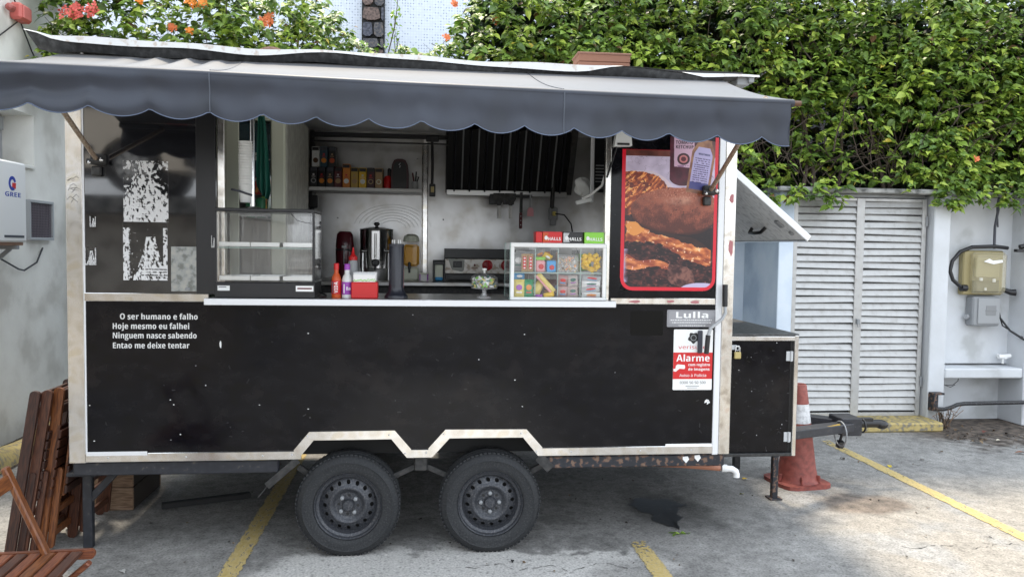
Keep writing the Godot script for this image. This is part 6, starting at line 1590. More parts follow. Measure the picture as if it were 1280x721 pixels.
# ---------------------------------------------------------------- chairs, cone, services on the walls, litter
func folded_chair(label: String, p: Vector3, lean: float, wm: Material, sm: Material, turn := 0.0) -> void:
	var c := thing("folded_chair", label, "chair", p, turn, "folded wooden chairs leaning on the trailer")
	c.rotation = Vector3(0, turn, lean)
	var L := 0.93
	for z in [0.0, -0.40]:
		part("side_rail", MB.new().extrude(rounded(-0.026, 0.0, 0.026, L, 0.022), z - 0.011, z + 0.011), wm, c)
		part("leg", MB.new().extrude(rounded(0.028, 0.03, 0.062, L * 0.52, 0.014), z - 0.034 + (0.046 if z < -0.1 else 0.0), z - 0.013 + (0.046 if z < -0.1 else 0.0)), wm, c)
	for y in [0.80, 0.885]:
		part("back_slat", MB.new().box(Vector3(0.0, y, -0.20), Vector3(0.016, 0.05, 0.376), 0.004), sm, c)
	for y in [0.11, 0.24]:
		part("cross_rail", MB.new().box(Vector3(0.045, y, -0.20), Vector3(0.020, 0.042, 0.33), 0.004), wm, c)
	for k in 7:
		part("seat_slat", MB.new().box(Vector3(0.082, 0.36 + k * 0.055, -0.20), Vector3(0.014, 0.045, 0.34), 0.003), sm, c)
	for z in [-0.05, -0.35]:
		part("seat_rail", MB.new().box(Vector3(0.068, 0.53, z), Vector3(0.014, 0.42, 0.022), 0.003), wm, c)

func yard() -> void:
	folded_chair("dark brown folded wooden chair, leftmost of the leaning stack", Vector3(-0.355, 0.0, -0.09), -0.165, K.wood_dark, K.wood_dark)
	folded_chair("mid brown folded wooden chair, second in the leaning stack", Vector3(-0.305, 0.0, -0.12), -0.165, K.wood_mid, K.wood_mid)
	folded_chair("orange brown folded wooden chair, third in the leaning stack", Vector3(-0.235, 0.0, -0.17), -0.13, K.wood_orange2, K.wood_dark)
	folded_chair("dark folded wooden chair hidden behind the stack against the trailer corner", Vector3(-0.165, 0.0, -0.42), -0.10, K.wood_mid, K.wood_dark)
	# open chair at the lower left
	var oc := thing("open_chair", "open slatted wooden folding chair in orange and red brown at the lower left corner", "chair", Vector3(0.0, 0.0, 1.02), 0.06)
	for z in [0.0, 0.43]:
		part("back_post", MB.new().bar(Vector3(0.172, 0.80, z), Vector3(0.505, 0.0, z), 0.045, 0.024, 0.006, Vector3(0, 0, 1)), K.wood_orange2, oc)
		part("rear_leg", MB.new().bar(Vector3(0.50, 0.40, z + (0.028 if z < 0.1 else -0.028)), Vector3(0.02, 0.0, z + (0.028 if z < 0.1 else -0.028)), 0.04, 0.022, 0.005, Vector3(0, 0, 1)), K.wood_red2, oc)
		part("seat_rail", MB.new().extrude(rounded(0.05, 0.398, 0.505, 0.438, 0.018), z + (-0.036 if z < 0.1 else 0.014), z + (-0.014 if z < 0.1 else 0.036)), K.wood_red2, oc)
	for k in 8:
		part("seat_slat", MB.new().box(Vector3(0.075 + k * 0.0525, 0.432, 0.215), Vector3(0.045, 0.016, 0.432), 0.004), [K.wood_red2z, K.wood_orangez, K.wood_red2z, K.wood_midz][k % 4], oc)
	for y in [[0.195, 0.745, 0.06]]:
		part("back_slat", MB.new().at(Vector3(y[0], y[1], 0.215), Vector3(0, 0, 0.4)).box(Vector3.ZERO, Vector3(0.016, y[2], 0.41), 0.004), K.wood_orangez, oc)
	part("cross_rail", MB.new().box(Vector3(0.40, 0.25, 0.215), Vector3(0.025, 0.035, 0.41), 0.004), K.wood_red2z, oc)
	# crate and plank under the trailer
	var cr := thing("wooden_crate", "pale wooden crate on the ground under the left end of the trailer", "crate", Vector3(-0.11, 0.0, -1.16))
	for k in 3:
		part("board", MB.new().box(Vector3(0, 0.075 + k * 0.152, 0.265), Vector3(0.25, 0.146, 0.018), 0.003), K.pine2, cr)
		part("board", MB.new().box(Vector3(0.115, 0.075 + k * 0.152, 0.0), Vector3(0.018, 0.146, 0.51), 0.003), K.pine_dark, cr)
		part("board", MB.new().box(Vector3(-0.115, 0.075 + k * 0.152, 0.0), Vector3(0.018, 0.146, 0.51), 0.003), K.pine2, cr)
		part("board", MB.new().box(Vector3(0, 0.075 + k * 0.152, -0.265), Vector3(0.25, 0.146, 0.018), 0.003), K.pine2, cr)
	solo("dark_plank", MB.new().bar(Vector3(0.20, 0.035, -0.86), Vector3(0.71, 0.035, -1.06), 0.035, 0.05), K.black_matt, "dark plank lying on the ground under the trailer", "plank")
	# traffic cone
	var co := thing("traffic_cone", "faded red traffic cone with white band behind the drawbar", "cone", Vector3(4.645, 0, -1.22))
	var cm := tmat(nz(321, 0.02, [lin(0.17, 0.045, 0.035), lin(0.26, 0.06, 0.045), lin(0.30, 0.085, 0.065)], [0.25, 0.5, 0.85], 5), 0.6, 1.8)
	var bs := []
	for k in 32:
		var a := TAU * k / 32
		var sq := 0.195 / pow(pow(absf(cos(a)), 5.0) + pow(absf(sin(a)), 5.0), 0.2)
		bs.append(Vector2(cos(a) * sq, sin(a) * sq))
	part("base", MB.new().at(Vector3(0, 0.0, 0), Vector3(-PI / 2, 0, 0)).extrude(bs, 0.0, 0.028), cm, co, Vector3.ZERO, Vector3(0, 0.15, 0))
	part("cone_body", MB.new().lathe([Vector2(0.165, 0.028), Vector2(0.148, 0.05), Vector2(0.142, 0.09), Vector2(0.134, 0.12), Vector2(0.088, 0.46)], 36), cm, co)
	part("white_band", MB.new().lathe([Vector2(0.0885, 0.46), Vector2(0.070, 0.60)], 36), tmat(nz(322, 0.03, [lin(0.5), lin(0.72)], [0.3, 0.6], 4), 0.5, 2.0), co)
	part("cone_tip", MB.new().lathe([Vector2(0.0705, 0.60), Vector2(0.050, 0.735), Vector2(0.042, 0.745), Vector2(0.036, 0.74), Vector2(0.03, 0.70)], 36), cm, co)
	for k in 6:
		var a := TAU * k / 6 + 0.3
		part("foot_rib", MB.new().box(Vector3(0.150, 0.055, 0), Vector3(0.04, 0.055, 0.014), 0.004), cm, co, Vector3.ZERO, Vector3(0, a, 0))
	# air conditioner on the left wall
	var ac := thing("air_conditioner", "white outdoor air conditioning unit with blue and red logo on the left wall", "air conditioner", Vector3(-1.63, 1.70, -1.93))
	part("casing", MB.new().box(Vector3(0.185, 0.32, 0.0), Vector3(0.33, 0.62, 0.84), 0.014), K.white, ac)
	part("base_tray", MB.new().box(Vector3(0.18, 0.0, 0.0), Vector3(0.30, 0.03, 0.80)), mat(lin(0.30, 0.18, 0.12), 0.7), ac)
	part("grip_slot", MB.new().box(Vector3(0.351, 0.055, -0.22), Vector3(0.004, 0.018, 0.30), 0.001), K.slate, ac)
	var em := MB.new()
	var red := MB.new()
	var ringp := []
	for k in 25:
		var a := 0.3 + TAU * 0.80 * k / 24
		ringp.append(Vector2(cos(a), sin(a)) * 0.055)
	for k in 25:
		var a := 0.3 + TAU * 0.80 * (24 - k) / 24
		ringp.append(Vector2(cos(a), sin(a)) * 0.030)
	em.extrude(ringp, 0.0, 0.002)
	part("logo_ring", em, K.blue2, ac, Vector3(0.3505, 0.46, -0.20), Vector3(0, PI / 2, 0))
	red.extrude([Vector2(-0.005, -0.028), Vector2(0.045, -0.040), Vector2(0.052, 0.005), Vector2(0.0, 0.005)], 0.0, 0.003)
	part("logo_wedge", red, K.red, ac, Vector3(0.3505, 0.46, -0.20), Vector3(0, PI / 2, 0))
	words("logo_letters", "GREE", ac, Vector3(0.3505, 0.358, -0.085), 0.034, 0.235, K.blue2, true, Vector3(0, PI / 2, 0))
	for z in [-0.3, 0.3]: part("wall_bracket", MB.new().box(Vector3(0.17, -0.03, z), Vector3(0.34, 0.03, 0.035)).bar(Vector3(0.01, -0.28, z), Vector3(0.28, -0.04, z), 0.03, 0.02), K.gray, ac)
	part("drain_lead", MB.new().tube([Vector3(0.10, -0.01, -0.42), Vector3(0.05, -0.12, -0.6), Vector3(0.03, -0.22, -0.95), Vector3(0.03, -0.235, -1.05), Vector3(0.03, -0.17, -1.28), Vector3(0.02, -0.04, -1.42)], 0.008, 6), K.black, ac)
	# vent grille
	var gr := thing("wall_vent", "dark mesh vent grille in a pale frame beside the air conditioner", "vent", Vector3(-1.63, 1.73, -3.30))
	part("frame", MB.new().box(Vector3(0.02, 0.345, 0), Vector3(0.05, 0.025, 0.46)).box(Vector3(0.02, 0.012, 0), Vector3(0.05, 0.025, 0.46)).box(Vector3(0.02, 0.178, 0.22), Vector3(0.05, 0.31, 0.025)).box(Vector3(0.02, 0.178, -0.22), Vector3(0.05, 0.31, 0.025)), K.mid_gray, gr)
	part("backing", MB.new().box(Vector3(0.008, 0.178, 0), Vector3(0.01, 0.31, 0.42), 0.0), mat(lin(0.10, 0.085, 0.10), 0.8), gr)
	for k in 13: part("bar", MB.new().box(Vector3(0.022, 0.04 + k * 0.0235, 0), Vector3(0.008, 0.006, 0.415), 0.001), mat(lin(0.16, 0.14, 0.16), 0.6), gr)
	for k in 14: part("bar", MB.new().box(Vector3(0.028, 0.178, -0.195 + k * 0.03), Vector3(0.006, 0.31, 0.005), 0.001), mat(lin(0.16, 0.14, 0.16), 0.6), gr)
	# red siren box and lamp bracket with cables
	var rb := thing("alarm_siren", "faded red alarm siren box high on the left wall with cables", "siren", Vector3(-1.63, 3.58, -2.95))
	part("body", MB.new().box(Vector3(0.05, 0.08, 0), Vector3(0.10, 0.14, 0.20), 0.02), mat(lin(0.55, 0.13, 0.11), 0.55), rb)
	part("face", MB.new().box(Vector3(0.103, 0.075, 0), Vector3(0.012, 0.10, 0.14), 0.006), mat(lin(0.60, 0.17, 0.15), 0.55), rb)
	part("side_lamp", MB.new().box(Vector3(0.05, 0.08, 0.17), Vector3(0.06, 0.06, 0.1), 0.02), mat(lin(0.35, 0.09, 0.08), 0.55), rb)
	for w in [[Vector3(0.03, 0.0, 0.02), Vector3(0.02, -0.22, 0.35), Vector3(0.02, -0.6, 0.7)], [Vector3(0.03, 0.0, -0.05), Vector3(0.02, -0.18, -0.25), Vector3(0.02, -0.27, -0.36), Vector3(0.02, -0.42, -0.33)], [Vector3(0.03, 0.16, 0.05), Vector3(0.02, 0.4, 0.25)]]:
		part("cable", MB.new().tube(w, 0.006, 6), K.black, rb)
	var fl := thing("wall_floodlight", "black square floodlight frame high on the left wall", "floodlight", Vector3(-1.63, 3.90, -3.62))
	part("frame", MB.new().box(Vector3(0.10, 0.03, 0), Vector3(0.03, 0.03, 0.34)).box(Vector3(0.10, 0.28, 0), Vector3(0.03, 0.03, 0.34)).box(Vector3(0.10, 0.155, 0.16), Vector3(0.03, 0.25, 0.03)).box(Vector3(0.10, 0.155, -0.16), Vector3(0.03, 0.25, 0.03)), K.black, fl)
	part("lens", MB.new().box(Vector3(0.095, 0.155, 0), Vector3(0.01, 0.22, 0.30), 0.0), mat(lin(0.5, 0.5, 0.48), 0.15), fl)
	part("arm", MB.new().tube([Vector3(0.0, 0.15, 0.2), Vector3(0.05, 0.15, 0.2), Vector3(0.10, 0.15, 0.175)], 0.012, 8), K.black, fl)
	# meters on the niche wall
	var zb := -3.25
	var me := thing("meter_box", "yellowed clear plastic electricity meter box on the white wall", "meter box", Vector3(7.52, 1.31, zb))
	part("backplate", MB.new().box(Vector3(0.0, 0.225, 0.04), Vector3(0.44, 0.45, 0.08), 0.012), mat(lin(0.30, 0.25, 0.12), 0.35), me)
	part("cover", MB.new().box(Vector3(0.03, 0.225, 0.115), Vector3(0.37, 0.42, 0.09), 0.03), glass(0.30, Color(0.62, 0.56, 0.36)), me)
	part("meter", MB.new().box(Vector3(0.02, 0.28, 0.10), Vector3(0.26, 0.20, 0.03), 0.006), mat(lin(0.36, 0.31, 0.16), 0.4), me)
	part("lower_tray", MB.new().box(Vector3(0.02, 0.09, 0.095), Vector3(0.28, 0.12, 0.03), 0.006), mat(lin(0.12, 0.105, 0.06), 0.5), me)
	for s in [[-0.05, 0.16, 0.03, 0.03], [0.09, 0.15, 0.03, 0.035], [0.0, 0.06, 0.02, 0.03]]: part("breaker", MB.new().box(Vector3(s[0], s[1], 0.12), Vector3(s[2], s[3], 0.02), 0.003), K.white, me)
	var tornp := [Vector2(-0.06, 0.34), Vector2(0.0, 0.37), Vector2(0.04, 0.35), Vector2(0.14, 0.36), Vector2(0.15, 0.335), Vector2(0.05, 0.315), Vector2(0.0, 0.325)]
	part("torn_label", MB.new().extrude(tornp, 0.161, 0.1625), K.white, me)
	var bk := thing("breaker_box", "grey plastic breaker box mounted below the yellowed meter box", "breaker box", Vector3(7.545, 0.995, zb))
	part("casing", MB.new().box(Vector3(0, 0.15, 0.06), Vector3(0.30, 0.30, 0.12), 0.014), K.gray, bk)
	part("lid", MB.new().box(Vector3(0.02, 0.155, 0.125), Vector3(0.24, 0.26, 0.012), 0.01), mat(lin(0.30, 0.31, 0.32), 0.35), bk)
	part("embossed_mark", MB.new().box(Vector3(0.04, 0.16, 0.1325), Vector3(0.11, 0.10, 0.003), 0.002).box(Vector3(0.04, 0.16, 0.135), Vector3(0.12, 0.012, 0.004), 0.001), mat(lin(0.22, 0.225, 0.23), 0.5), bk)
	part("side_gland", MB.new().tube([Vector3(-0.15, 0.09, 0.05), Vector3(-0.185, 0.09, 0.06)], 0.025, 12), K.mid_gray, bk)
	var m2 := thing("second_meter", "brown meter box cut by the right edge of the frame", "meter box", Vector3(8.20, 1.28, -2.98))
	part("casing", MB.new().box(Vector3(0, 0.21, 0.04), Vector3(0.46, 0.42, 0.10), 0.02), mat(lin(0.10, 0.085, 0.055), 0.4), m2)
	part("frame", MB.new().box(Vector3(-0.235, 0.21, 0.05), Vector3(0.02, 0.44, 0.14), 0.006), K.mid_gray, m2)
	var cf := thing("power_cables", "thick black power cables looping round the meter box", "cables", Vector3(7.52, 1.4, zb))
	part("loop_cable", MB.new().tube([Vector3(-0.20, -0.02, 0.08), Vector3(-0.26, 0.0, 0.09), Vector3(-0.335, 0.06, 0.09), Vector3(-0.37, 0.15, 0.09), Vector3(-0.35, 0.25, 0.09), Vector3(-0.27, 0.345, 0.09), Vector3(-0.14, 0.395, 0.09), Vector3(0.10, 0.405, 0.10), Vector3(0.24, 0.39, 0.10)], 0.019, 10), K.black, cf)
	part("gland", MB.new().tube([Vector3(-0.24, -0.02, 0.085), Vector3(-0.18, -0.02, 0.08)], 0.034, 12), K.black, cf)
	part("gland", MB.new().tube([Vector3(0.20, -0.03, 0.1), Vector3(0.28, -0.06, 0.12), Vector3(0.32, -0.06, 0.14)], [0.022, 0.03, 0.035], 12), K.black, cf)
	part("drop_cable", MB.new().tube([Vector3(0.10, 0.38, 0.09), Vector3(0.105, 0.6, 0.08), Vector3(0.13, 0.8, 0.09), Vector3(0.12, 1.05, 0.1)], 0.013, 8).tube([Vector3(0.13, 0.6, 0.09), Vector3(0.11, 0.82, 0.09), Vector3(0.14, 1.05, 0.1)], 0.008, 8), K.slate, cf)
	part("lower_cable", MB.new().tube([Vector3(0.17, -0.20, 0.08), Vector3(0.19, -0.32, 0.10), Vector3(0.27, -0.45, 0.15), Vector3(0.42, -0.58, 0.28)], 0.010, 8).tube([Vector3(0.17, -0.22, 0.08), Vector3(0.22, -0.40, 0.1), Vector3(0.34, -0.50, 0.2), Vector3(0.5, -0.55, 0.28)], 0.007, 8), K.black, cf)
	part("far_cable", MB.new().tube([Vector3(0.26, 0.40, 0.24), Vector3(0.36, 0.425, 0.26), Vector3(0.5, 0.44, 0.28)], 0.024, 10).box(Vector3(0.45, 0.365, 0.26), Vector3(0.5, 0.03, 0.05)), K.black, cf)
	var tp := thing("wall_tap", "small white plastic tap stub above the ledge", "tap", Vector3(7.78, 0.68, zb))
	part("pipe", MB.new().tube([Vector3(0, 0.0, 0.0), Vector3(0, 0.0, 0.12)], 0.02, 10).tube([Vector3(-0.07, 0.0, 0.1), Vector3(0.06, 0.01, 0.1)], 0.022, 10), K.white, tp)
	part("spout", MB.new().tube([Vector3(-0.02, -0.01, 0.1), Vector3(-0.02, -0.07, 0.1)], 0.012, 8), K.white_plastic, tp)
	var pi := thing("black_conduit", "black conduit pipe running low along the white wall to the gate", "pipe", Vector3(7.4, 0.2, -2.95))
	part("pipe", MB.new().tube([Vector3(-0.52, -0.01, 0), Vector3(-0.40, -0.015, 0), Vector3(-0.33, 0.0, 0), Vector3(-0.26, 0.03, 0), Vector3(-0.18, 0.04, 0), Vector3(0.2, 0.045, 0), Vector3(1.4, 0.06, 0)], 0.020, 10), tmat(nz(331, 0.05, [lin(0.02), lin(0.03, 0.03, 0.035), lin(0.4)], [0.4, 0.72, 0.9], 4), 0.5, 2.5), pi)
	part("end_clamp", MB.new().box(Vector3(-0.50, 0.05, -0.03), Vector3(0.05, 0.16, 0.10)).box(Vector3(-0.47, 0.14, -0.02), Vector3(0.12, 0.02, 0.08)), K.rusty, pi)
	# pallet block on the roof
	var rbk := thing("roof_brick", "reddish brown ridged brick lying on the trailer roof", "brick", Vector3(2.995, 2.79, -0.75))
	for k in 3: part("course", MB.new().box(Vector3(0, 0.045 + k * 0.05, 0), Vector3(0.335 - 0.004 * (k % 2), 0.048, 0.2), 0.004), mat(lin(0.24, 0.115, 0.075), 0.85), rbk)
	part("top_lip", MB.new().box(Vector3(0, 0.172, 0), Vector3(0.35, 0.014, 0.21), 0.003), mat(lin(0.22, 0.11, 0.08), 0.85), rbk)
	solo("roof_tile", MB.new().at(Vector3.ZERO, Vector3(0.1, 0.1, 0.04)).grid(16, 4, func(a, b): return Vector3((a - 0.5) * 0.42, 0.028 + 0.02 * sin(a * PI * 3.0), (b - 0.5) * 0.3)), tmat(nz(341, 0.03, [lin(0.30, 0.18, 0.14), lin(0.45, 0.30, 0.25)], [0.3, 0.7]), 0.85, 2.0), "pale reddish tile scrap on the left of the trailer roof", "roof tile", Vector3(0.86, 2.77, -0.30))
	# litter
	var leafm := leaf_mesh(0.05, 0.3)
	var ll := [["large dry brown leaf on the soil near the right edge", Vector3(7.05, 0.015, -1.92), 1.7, lin(0.22, 0.09, 0.045)], ["reddish dry leaf heap piece under the wall ledge", Vector3(7.25, 0.03, -2.66), 1.8, lin(0.16, 0.05, 0.035)], ["yellow leaf on the asphalt beside the long yellow line", Vector3(5.62, 0.01, -1.62), 1.0, lin(0.50, 0.38, 0.03)],
		["small brown leaf left of the long yellow line", Vector3(5.35, 0.01, -1.86), 1.0, lin(0.05, 0.035, 0.025)], ["yellow leaf behind the trailer leg near the drain elbow", Vector3(4.26, 0.01, -1.3), 0.9, lin(0.55, 0.36, 0.03)], ["yellow green leaf right of the drain elbow", Vector3(4.12, 0.01, -0.95), 0.8, lin(0.40, 0.40, 0.08)],
		["black scrap between the wheels in front", Vector3(2.36, 0.01, 0.13), 0.6, lin(0.02)], ["pale cream scrap on the right soil strip", Vector3(7.15, 0.02, -2.35), 1.0, lin(0.5, 0.45, 0.35)], ["pale paper scrap on the asphalt near the chairs", Vector3(0.30, 0.01, 0.12), 0.9, lin(0.45, 0.44, 0.42)],
		["dark leaf just right of the yellow line middle", Vector3(6.0, 0.01, -1.75), 0.8, lin(0.06, 0.045, 0.03)], ["brown leaf below the gate corner on the asphalt", Vector3(6.35, 0.01, -2.0), 0.8, lin(0.10, 0.06, 0.03)]]
	for l in ll:
		var o := solo("fallen_leaf" if not "scrap" in l[0] else "litter_scrap", leafm, mat(l[3], 0.7), l[0], "leaf" if not "scrap" in l[0] else "scrap", l[1], Vector3(rf(-0.2, 0.2), rf(0, 6), rf(-0.2, 0.2)))
		o.scale = Vector3.ONE * l[2]
	var lit := MultiMesh.new()
	lit.transform_format = MultiMesh.TRANSFORM_3D
	lit.use_colors = true
	lit.mesh = leafm
	lit.instance_count = 420
	for k in 420:
		var p: Vector3
		if k < 200: p = Vector3(rf(6.7, 8.4), 0.012 + rf(0, 0.02), -2.25 - absf(rng.randfn(0, 0.32)) * 1.0)
		elif k < 280: p = Vector3(rf(4.3, 8.0), 0.008, rf(-2.9, 0.4))
		elif k < 330: p = Vector3(rf(-1.6, -1.15), 0.03, rf(-3.5, -1.0))
		else: p = Vector3(rf(0.2, 4.2), 0.006, rf(-1.6, 0.5))
		p.z = maxf(p.z, -3.0)
		var s := rf(0.15, 0.55) if k > 200 else rf(0.3, 0.9)
		lit.set_instance_transform(k, Transform3D(Basis.from_euler(Vector3(rf(-0.4, 0.4), rf(0, 6), rf(-0.4, 0.4))).scaled(Vector3.ONE * s), p))
		lit.set_instance_color(k, [lin(0.07, 0.045, 0.03), lin(0.12, 0.075, 0.04), lin(0.03, 0.022, 0.018), lin(0.20, 0.14, 0.08), lin(0.05, 0.04, 0.03)][k % 5])
	var lm := mat(Color.WHITE, 0.85)
	lm.vertex_color_use_as_albedo = true
	stuff("leaf_litter", lit, lm, self, "small dry leaf crumbs scattered over the asphalt and soil", "leaf litter")
	# weed by the oil stain
	var wd := thing("small_weed", "tiny green weed growing at the tip of the oil stain", "weed", Vector3(3.43, 0, -0.22))
	for k in 9: part("leaf", leafm, K.leaf[k % 3], wd, Vector3(rf(-0.05, 0.05), 0.008, rf(-0.02, 0.02)), Vector3(rf(-0.3, 0.5), rf(0, 6), 0)).scale = Vector3.ONE * rf(0.5, 0.8)
	var gw := thing("gate_weed", "dry weed tuft at the foot of the wall right of the gate", "weed", Vector3(6.98, 0, -2.92))
	for k in 26:
		var a := rf(-1.5, 1.5)
		part("stem", MB.new().tube([Vector3(rf(-0.05, 0.05), 0, rf(-0.03, 0.03)), Vector3(sin(a) * 0.08, rf(0.08, 0.2), rf(-0.02, 0.08)), Vector3(sin(a) * 0.16, rf(0.1, 0.26), rf(0, 0.1))], 0.003, 5), [K.twig, K.pine][k % 2], gw)

func stuff(called: String, mm: MultiMesh, m: Material, parent: Node, label := "", category := "") -> MultiMeshInstance3D:
	var o := MultiMeshInstance3D.new()
	o.name = numbered(called) if parent == self else called
	o.multimesh = mm
	o.material_override = m
	parent.add_child(o, true)
	tag(o, label, category, "", "stuff")
	return o

# ---------------------------------------------------------------- hedge
func leaf_mesh(l: float, fold: float) -> ArrayMesh:     # heart-shaped blade folded along its midrib, tip at -y... lies along +x
	var b := MB.new()
	var out := [Vector2(0, 0.0), Vector2(0.10, 0.26), Vector2(0.32, 0.36), Vector2(0.60, 0.27), Vector2(0.84, 0.10), Vector2(1.06, 0.0)]
	for s in [-1.0, 1.0]:
		for k in out.size() - 1:
			var a: Vector2 = out[k]
			var c: Vector2 = out[k + 1]
			var h := func(q: Vector2, rim: float) -> Vector3:
				var droop := -0.22 * q.x * q.x
				return Vector3(q.x, droop + fold * q.y * rim, s * q.y * rim) * l
			var pts := [h.call(a, 0.0), h.call(a, 1.0), h.call(c, 1.0), h.call(c, 0.0)]
			var nn: Vector3 = (pts[2] - pts[0]).cross(pts[1] - pts[3]).normalized()
			if nn.y < 0: nn = -nn
			b.poly(pts, nn)
	return b.mesh()

func plants() -> void:
	var hedge := thing("bougainvillea_hedge", "dense green bougainvillea hedge spilling over the boundary wall", "hedge", Vector3(5.5, 2.3, -3.5))
	var creeper := thing("flowering_creeper", "sparser bougainvillea creeper with orange and pink flowers behind the left of the roof", "creeper", Vector3(0.3, 2.6, -3.5))
	var ho := hedge.position
	var co := creeper.position
	var den := noise(401, 0.9, 3)
	var bulge := noise(402, 0.55, 3)
	var leafs := [leaf_mesh(0.074, 0.25), leaf_mesh(0.060, 0.45), leaf_mesh(0.086, 0.15)]
	var tr := [[], [], []]
	var cl := [[], [], []]
	var tr2 := [[], [], []]
	var cl2 := [[], [], []]
	var cols := [lin(0.125, 0.205, 0.036), lin(0.19, 0.29, 0.045), lin(0.27, 0.375, 0.055), lin(0.37, 0.46, 0.075), lin(0.085, 0.15, 0.034)]
	var near := []
	var top_l := func(x: float) -> float:
		if x < -0.2: return 4.6
		if x < 0.95: return lerpf(4.5, 3.95, (x + 0.2) / 1.15)
		if x < 1.3: return lerpf(3.95, 3.60, (x - 0.95) / 0.35)
		if x < 2.05: return 3.53
		return lerpf(3.55, 4.6, clampf((x - 2.05) / 0.45, 0, 1))
	# sprigs on the face of the hedge
	var count := 0
	var tries := 0
	while count < 8200 and tries < 120000:
		tries += 1
		var x := rf(-1.5, 9.4)
		var right := x > 2.2
		var y := rf(2.2, 4.55) if right else rf(3.0, 4.5)
		var d := den.get_noise_2d(x, y)
		if not right:
			if y > top_l.call(x) + 0.10 * d: continue
			if rng.randf() > 0.72 + 0.7 * d: continue
		else:
			if x < 2.6 and y > top_l.call(x): continue
			var keep := 0.95 + 0.9 * d
			if y < 3.05 and x > 4.4 and x < 7.0: keep -= 0.34 * smoothstep(3.1, 2.6, y) + 0.08
			if y < 2.42: keep -= 0.25
			if y < 2.3 and x < 7.0: keep -= 0.15
			if rng.randf() > keep: continue
		var z := -3.12 + 0.30 * bulge.get_noise_2d(x, y) + 0.16 * sin((y - 2.2) * 1.1)
		var deep := rng.randf()
		z -= 0.05 + 0.55 * deep * deep if right else rf(0.0, 0.5)
		if y < 2.42: z = maxf(z, -2.95)
		count += 1
		var c := Vector3(x, y, z)
		var dir := Vector3(rf(-0.8, 0.8), rf(-0.55, 0.5), rf(0.35, 1.0)).normalized()
		var young := rng.randf() < clampf(0.45 + 0.6 * den.get_noise_2d(x * 1.7 + 40, y * 1.7), 0.05, 0.8)
		var nl := rng.randi_range(5, 8)
		for e in nl:
			var p := c + dir * (e * 0.017 - 0.03) + Vector3(rf(-0.02, 0.02), rf(-0.02, 0.02), rf(-0.02, 0.02))
			var yaw := rf(-PI, PI)
			var out := Basis(Vector3.UP, yaw) * Vector3.RIGHT
			out = (out * 0.9 + dir * 0.55 + Vector3(0, -0.30, 0.12)).normalized()
			var up := (Vector3(0, 0.85, 0.42) + Vector3(rf(-0.45, 0.45), rf(-0.2, 0.2), rf(-0.3, 0.5))).normalized()
			var zz := out.cross(up).normalized()
			up = zz.cross(out).normalized()
			var s := rf(0.45, 1.3) * (0.85 if young and e > nl - 3 else 1.0)
			var t := Transform3D(Basis(out, up, zz).scaled_local(Vector3.ONE * s), p)
			var ci: int = (rng.randi_range(1, 3) if young else [0, 0, 1, 1, 4][rng.randi_range(0, 4)])
			if young and e > nl - 3: ci = rng.randi_range(2, 3)
			var k := rng.randi_range(0, 2)
			var colr: Color = cols[ci] * rf(0.8, 1.2)
			var odd := rng.randf()
			if odd < 0.007: colr = lin(0.5, 0.40, 0.05)
			elif odd < 0.026: colr = lin(0.17, 0.095, 0.045)
			if right and near.size() < 300 and deep < 0.25 and y < 3.9 and e == 2 and (x > 3.6 or y > 3.3):
				near.append([t, k, ci])
			elif right:
				tr[k].append(t); cl[k].append(colr)
			else:
				tr2[k].append(t); cl2[k].append(colr * 0.95)
	# older leaves and dead twigs filling the inside of the hedge
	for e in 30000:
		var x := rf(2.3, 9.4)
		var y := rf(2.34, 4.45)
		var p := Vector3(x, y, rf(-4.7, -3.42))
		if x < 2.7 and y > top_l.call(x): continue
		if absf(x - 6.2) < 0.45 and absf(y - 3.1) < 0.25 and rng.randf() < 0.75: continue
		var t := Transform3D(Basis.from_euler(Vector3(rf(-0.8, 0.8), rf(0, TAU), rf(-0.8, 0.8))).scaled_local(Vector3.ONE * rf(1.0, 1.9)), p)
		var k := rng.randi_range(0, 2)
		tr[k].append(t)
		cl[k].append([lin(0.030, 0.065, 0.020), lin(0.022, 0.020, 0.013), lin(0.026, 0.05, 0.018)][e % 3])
	var lm := mat(Color.WHITE, 0.42)
	lm.vertex_color_use_as_albedo = true
	lm.backlight_enabled = true
	lm.backlight = Color(0.42, 0.56, 0.14)
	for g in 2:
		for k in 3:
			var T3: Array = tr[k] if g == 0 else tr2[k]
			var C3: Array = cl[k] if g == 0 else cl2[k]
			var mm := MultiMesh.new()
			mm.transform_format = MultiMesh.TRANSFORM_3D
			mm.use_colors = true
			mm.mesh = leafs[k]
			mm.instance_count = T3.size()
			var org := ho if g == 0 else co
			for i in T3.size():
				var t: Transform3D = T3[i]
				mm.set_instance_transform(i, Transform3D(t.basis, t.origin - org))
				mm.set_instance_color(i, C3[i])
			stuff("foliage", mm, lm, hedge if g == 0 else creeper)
	for nn in near:
		var t: Transform3D = nn[0]
		var o := part("leaf", leafs[nn[1]], K.leaf[nn[2]], hedge)
		o.transform = Transform3D(t.basis, t.origin - ho)
	# stems and twigs
	var br := MB.new()
	var br2 := MB.new()
	for k in 330:
		var x := rf(2.4, 9.2) if k < 250 else rf(-1.4, 2.4)
		if k < 90: x = rf(4.4, 7.2)
		var right := x > 2.4
		var y := rf(2.33, 2.6) if right else rf(2.6, 3.2)
		if k % 3 == 0 and right: y = rf(2.5, 3.6)
		var p := Vector3(x, y, rf(-3.6, -3.15) if k > 90 else rf(-3.4, -3.02))
		var d := Vector3(rf(-0.9, 0.9), rf(0.3, 1.0), rf(-0.1, 0.25)).normalized()
		var pts := []
		var rr := []
		var r0 := rf(0.0035, 0.008) if k % 9 else rf(0.008, 0.010)
		var n := 7
